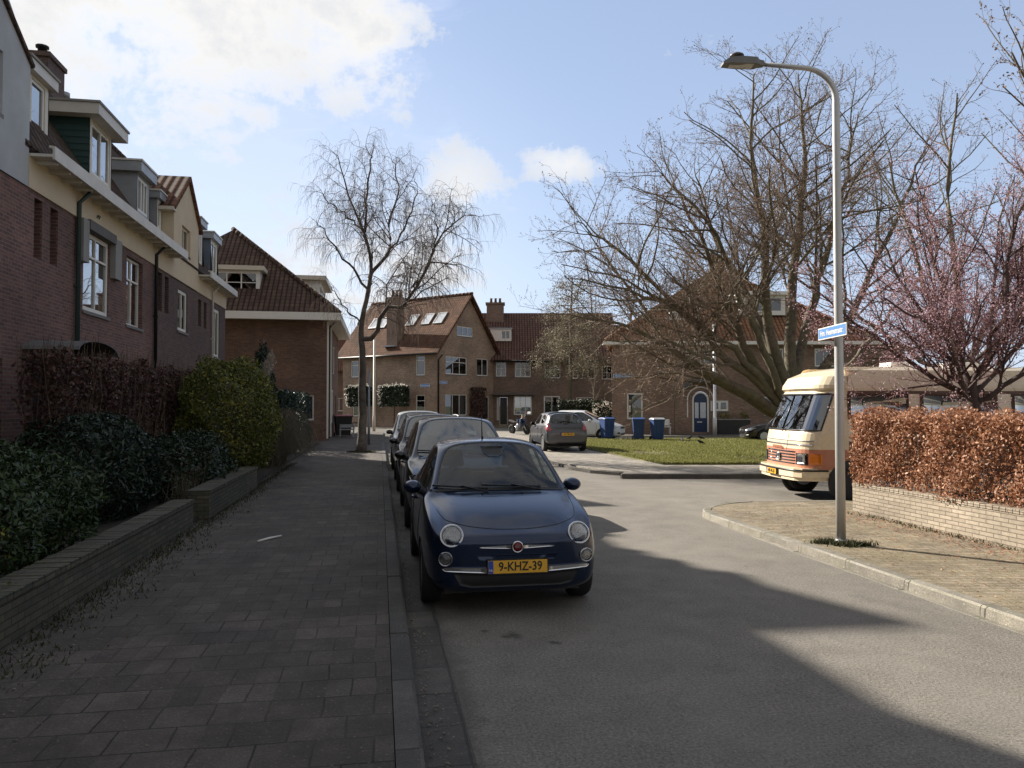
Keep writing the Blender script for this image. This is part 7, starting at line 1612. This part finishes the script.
# motorcycle
def motorcycle(x, y, rz, label):
    root = thing('motorcycle', (0, 0, 0), label, 'motorcycle')
    for yy, r in ((0, .30), (1.42, .31)):
        mb = MB(); Mx = Matrix.Translation((0, yy, r)) @ Matrix.Rotation(R(90), 4, 'Y'); mb.lathe([(r * .62, -.05), (r * .9, -.065), (r, -.03), (r, .03), (r * .9, .065), (r * .62, .05)], 24, Mx); w_ = mb.build('wheel', 'rubber', root, uv=False)
        mb = MB(); mb.lathe([(.05, -.05), (.05, .05)], 10, Mx)
        for k in range(5): a = k * 2 * math.pi / 5; mb.tube([(0, yy, r), (0, yy + .62 * r * math.cos(a), r + .62 * r * math.sin(a))], .018, 5)
        mb.build('rim', 'alloy', w_, uv=False)
    def B(pts, wds, nm, m_, bev=.03):
        vs = []
        for (yy, z0, z1), w_ in zip(pts, wds): vs += [(-w_, yy, z0), (w_, yy, z0), (w_ * .7, yy, z1), (-w_ * .7, yy, z1)]
        k = len(pts); mb = MB(); mb.add(vs, [[i * 4 + j, i * 4 + 4 + j, i * 4 + 4 + (j + 1) % 4, i * 4 + (j + 1) % 4] for i in range(k - 1) for j in range(4)] + [[0, 1, 2, 3], [k * 4 - 1, k * 4 - 2, k * 4 - 3, k * 4 - 4]], True); return mb.build(nm, m_, root, uv=False, bevel=bev)
    B([(.02, .62, .86), (.2, .52, 1.06), (.42, .45, 1.0), (.62, .4, .78)], [.10, .20, .20, .12], 'fairing', 'paint_blue'); B([(.1, .98, 1.05), (.22, 1.02, 1.32), (.3, 1.0, 1.30)], [.10, .15, .13], 'windshield', 'lamp_glass')
    B([(.45, .72, .95), (.65, .74, 1.02), (.85, .72, .86)], [.12, .17, .10], 'fuel_tank', 'paint_blue'); B([(.82, .74, .82), (1.1, .74, .80), (1.45, .82, .92), (1.62, .86, .92)], [.11, .15, .13, .07], 'seat', 'seat_fabric')
    B([(.5, .25, .66), (.7, .22, .7), (.95, .25, .62)], [.14, .17, .13], 'engine', 'grey_pipe_metal'); mb = MB(); mb.tube([(.16, .75, .3), (.17, 1.1, .36), (.2, 1.6, .52)], [.03, .05, .055], 8); mb.build('exhaust', 'chrome', root, uv=False)
    mb = MB(); mb.tube([(-.06, .02, .32), (-.07, .3, .98)], .025, 6); mb.tube([(.06, .02, .32), (.07, .3, .98)], .025, 6); mb.build('fork', 'chrome', root, uv=False)
    mb = MB(); mb.tube([(-.36, .45, 1.02), (-.2, .34, 1.04), (.2, .34, 1.04), (.36, .45, 1.02)], .016, 6); mb.build('handlebar', 'dark_metal', root, uv=False)
    for s_ in (-1, 1): mb = MB(); mb.ball((s_ * .34, .3, 1.2), .06, 5, (1, .4, .7)); mb.tube([(s_ * .34, .3, 1.2), (s_ * .26, .38, 1.03)], .008, 4); mb.build('mirror', 'dark_metal', root, uv=False)
    mb = MB(); mb.lathe([(.08, 0), (.07, .03), (.0001, .04)], 14, Matrix.Translation((0, .06, .80)) @ Matrix.Rotation(R(90), 4, 'X')); mb.build('headlight', 'reflector', root, uv=False)
    root.location = (x, y, 0); root.rotation_euler = (0, R(-8), rz)
q = LD(.95, 48.0); motorcycle(q[0], q[1], R(40) - TH, 'dark blue motorcycle parked in front of the row houses')
# planter table and chairs by the hipped house
r_ = thing('planter', FB(13.3, 1.2, .1), 'long dark planter with a few small plants right of the arched door', 'planter')
mb = MB(); FB.box(mb, 12.4, 14.3, .35, .75, .1, .95); mb.build('box', 'dark_door', r_); mb = MB(); FB.box(mb, 12.35, 14.35, .3, .8, .953, 1.0); mb.build('rim', 'concrete', r_)
rp = np.random.default_rng(5); P = np.concatenate([np.array(FB(u, .55, 1.2)) + rp.normal(0, .13, (120, 3)) for u in (12.6, 13.0, 13.9, 14.1)]); V, F = leaves(P, .09, rp); npmesh('plants', V, F, 'gold_leaf', r_)
def chair(u, n, label):
    c = FB(u, n, .1); root = thing('garden_chair', c, label, 'chair', 'white chairs by the hipped house wall')
    mb = MB(); FB.box(mb, u - .24, u + .24, n - .24, n + .24, .52, .56); mb.build('seat', 'white_paint', root)
    mb = MB(); FB.box(mb, u - .24, u + .24, n - .27, n - .23, .62, 1.0); mb.build('backrest', 'white_paint', root)
    for a in (-.21, .21):
        for b in (-.2, .2): mb = MB(); FB.box(mb, u + a - .02, u + a + .02, n + b - .02, n + b + .02, .1, .52 if b > 0 else 1.0); mb.build('leg', 'white_paint', root)
        mb = MB(); FB.box(mb, u + a * 1.05 - .025, u + a * 1.05 + .025, n - .22, n + .22, .72, .75); mb.build('armrest', 'white_paint', root)
chair(8.55, .9, 'white garden chair against the hipped house, left one of two'); chair(9.25, .8, 'white garden chair against the hipped house, right one of two')
# birds on the lawn
def bird(L_, D_, rz, label):
    root = thing('bird', (0, 0, 0), label, 'bird', 'black birds feeding on the lawn'); mb = MB(); V_ = [(-.17, .03, .012), (-.10, .05, .03), (-.03, .075, .052), (.04, .09, .055), (.09, .115, .038), (.115, .135, .034), (.14, .135, .028), (.165, .13, .008), (.19, .125, .002)]
    mb.tube([(x_, 0, z + .04) for x_, z, r in V_], [r for x_, z, r in V_], 10); b = mb.build('body', 'rubber', root, uv=False)
    for s_ in (-1, 1): mb = MB(); mb.tube([(0, s_ * .02, .08), (.01, s_ * .025, 0)], .005, 4); mb.build('leg', 'trim_black', root, uv=False)
    q = LD(L_, D_); root.location = (q[0], q[1], .12); root.rotation_euler = (0, 0, rz); root.scale = (1.1,) * 3
bird(8.75, 38.0, .4, 'black bird on the lawn, leftmost of the pair by its far edge'); bird(9.3, 37.9, 2.6, 'black bird on the lawn, rightmost of the pair by its far edge'); bird(7.9, 35.8, 1.5, 'black bird on the lawn nearest to the blue bins'); bird(8.2, 33.5, 3.3, 'black bird on the lawn closest to the camera, on a bare patch')

# ------------------------------------------------------------------ low walls
def gwall(name, label, x0, x1, y0, y1, z0, z1, mat, cap, capmat, over=.02, ch=.055):
    root = thing(name, ((x0 + x1) / 2, (y0 + y1) / 2, z0), label, 'wall'); mb = MB(); mb.box(x0, x1, y0, y1, z0 - .05, z1); mb.build('brickwork', mat, root, bevel=.006)
    n = int((y1 - y0) / .105); mb = MB()
    for i in range(n):
        a = y0 + (y1 - y0) * i / n; b = y0 + (y1 - y0) * (i + 1) / n - .008; h_ = rnd.uniform(-.005, .005); mb.box(x0 - over, x1 + over + rnd.uniform(-.004, .004), a, b, z1 + .002, z1 + ch + h_)
    mb.build('coping', capmat, root, bevel=.004); return root
gwall('garden_wall', 'low mossy brick garden wall nearest at left, below the laurel', -2.9, -2.64, 2.4, 11.75, .1, .44, 'garden_brick', 1, 'garden_brick')
gwall('garden_wall', 'second low garden wall section, slightly taller, starting with a square pier', -2.86, -2.55, 12.35, 17.0, .1, .50, 'garden_brick', 1, 'garden_brick')
gwall('brick_wall', 'low pale sunlit brick wall under the orange brown beech hedge', 7.68, 7.95, 2.0, 11.6, .1, .52, 'pale_brick', 1, 'pale_brick', .012)
r_ = thing('litter', (-1.4, 10.2, .1), 'short pale stick lying on the left pavement', 'stick'); mb = MB(); mb.tube([(-1.52, 10.25, .118), (-1.4, 10.45, .12), (-1.28, 10.62, .118)], [.014, .016, .012], 6); mb.build('stick', 'white_paint', r_, uv=False)
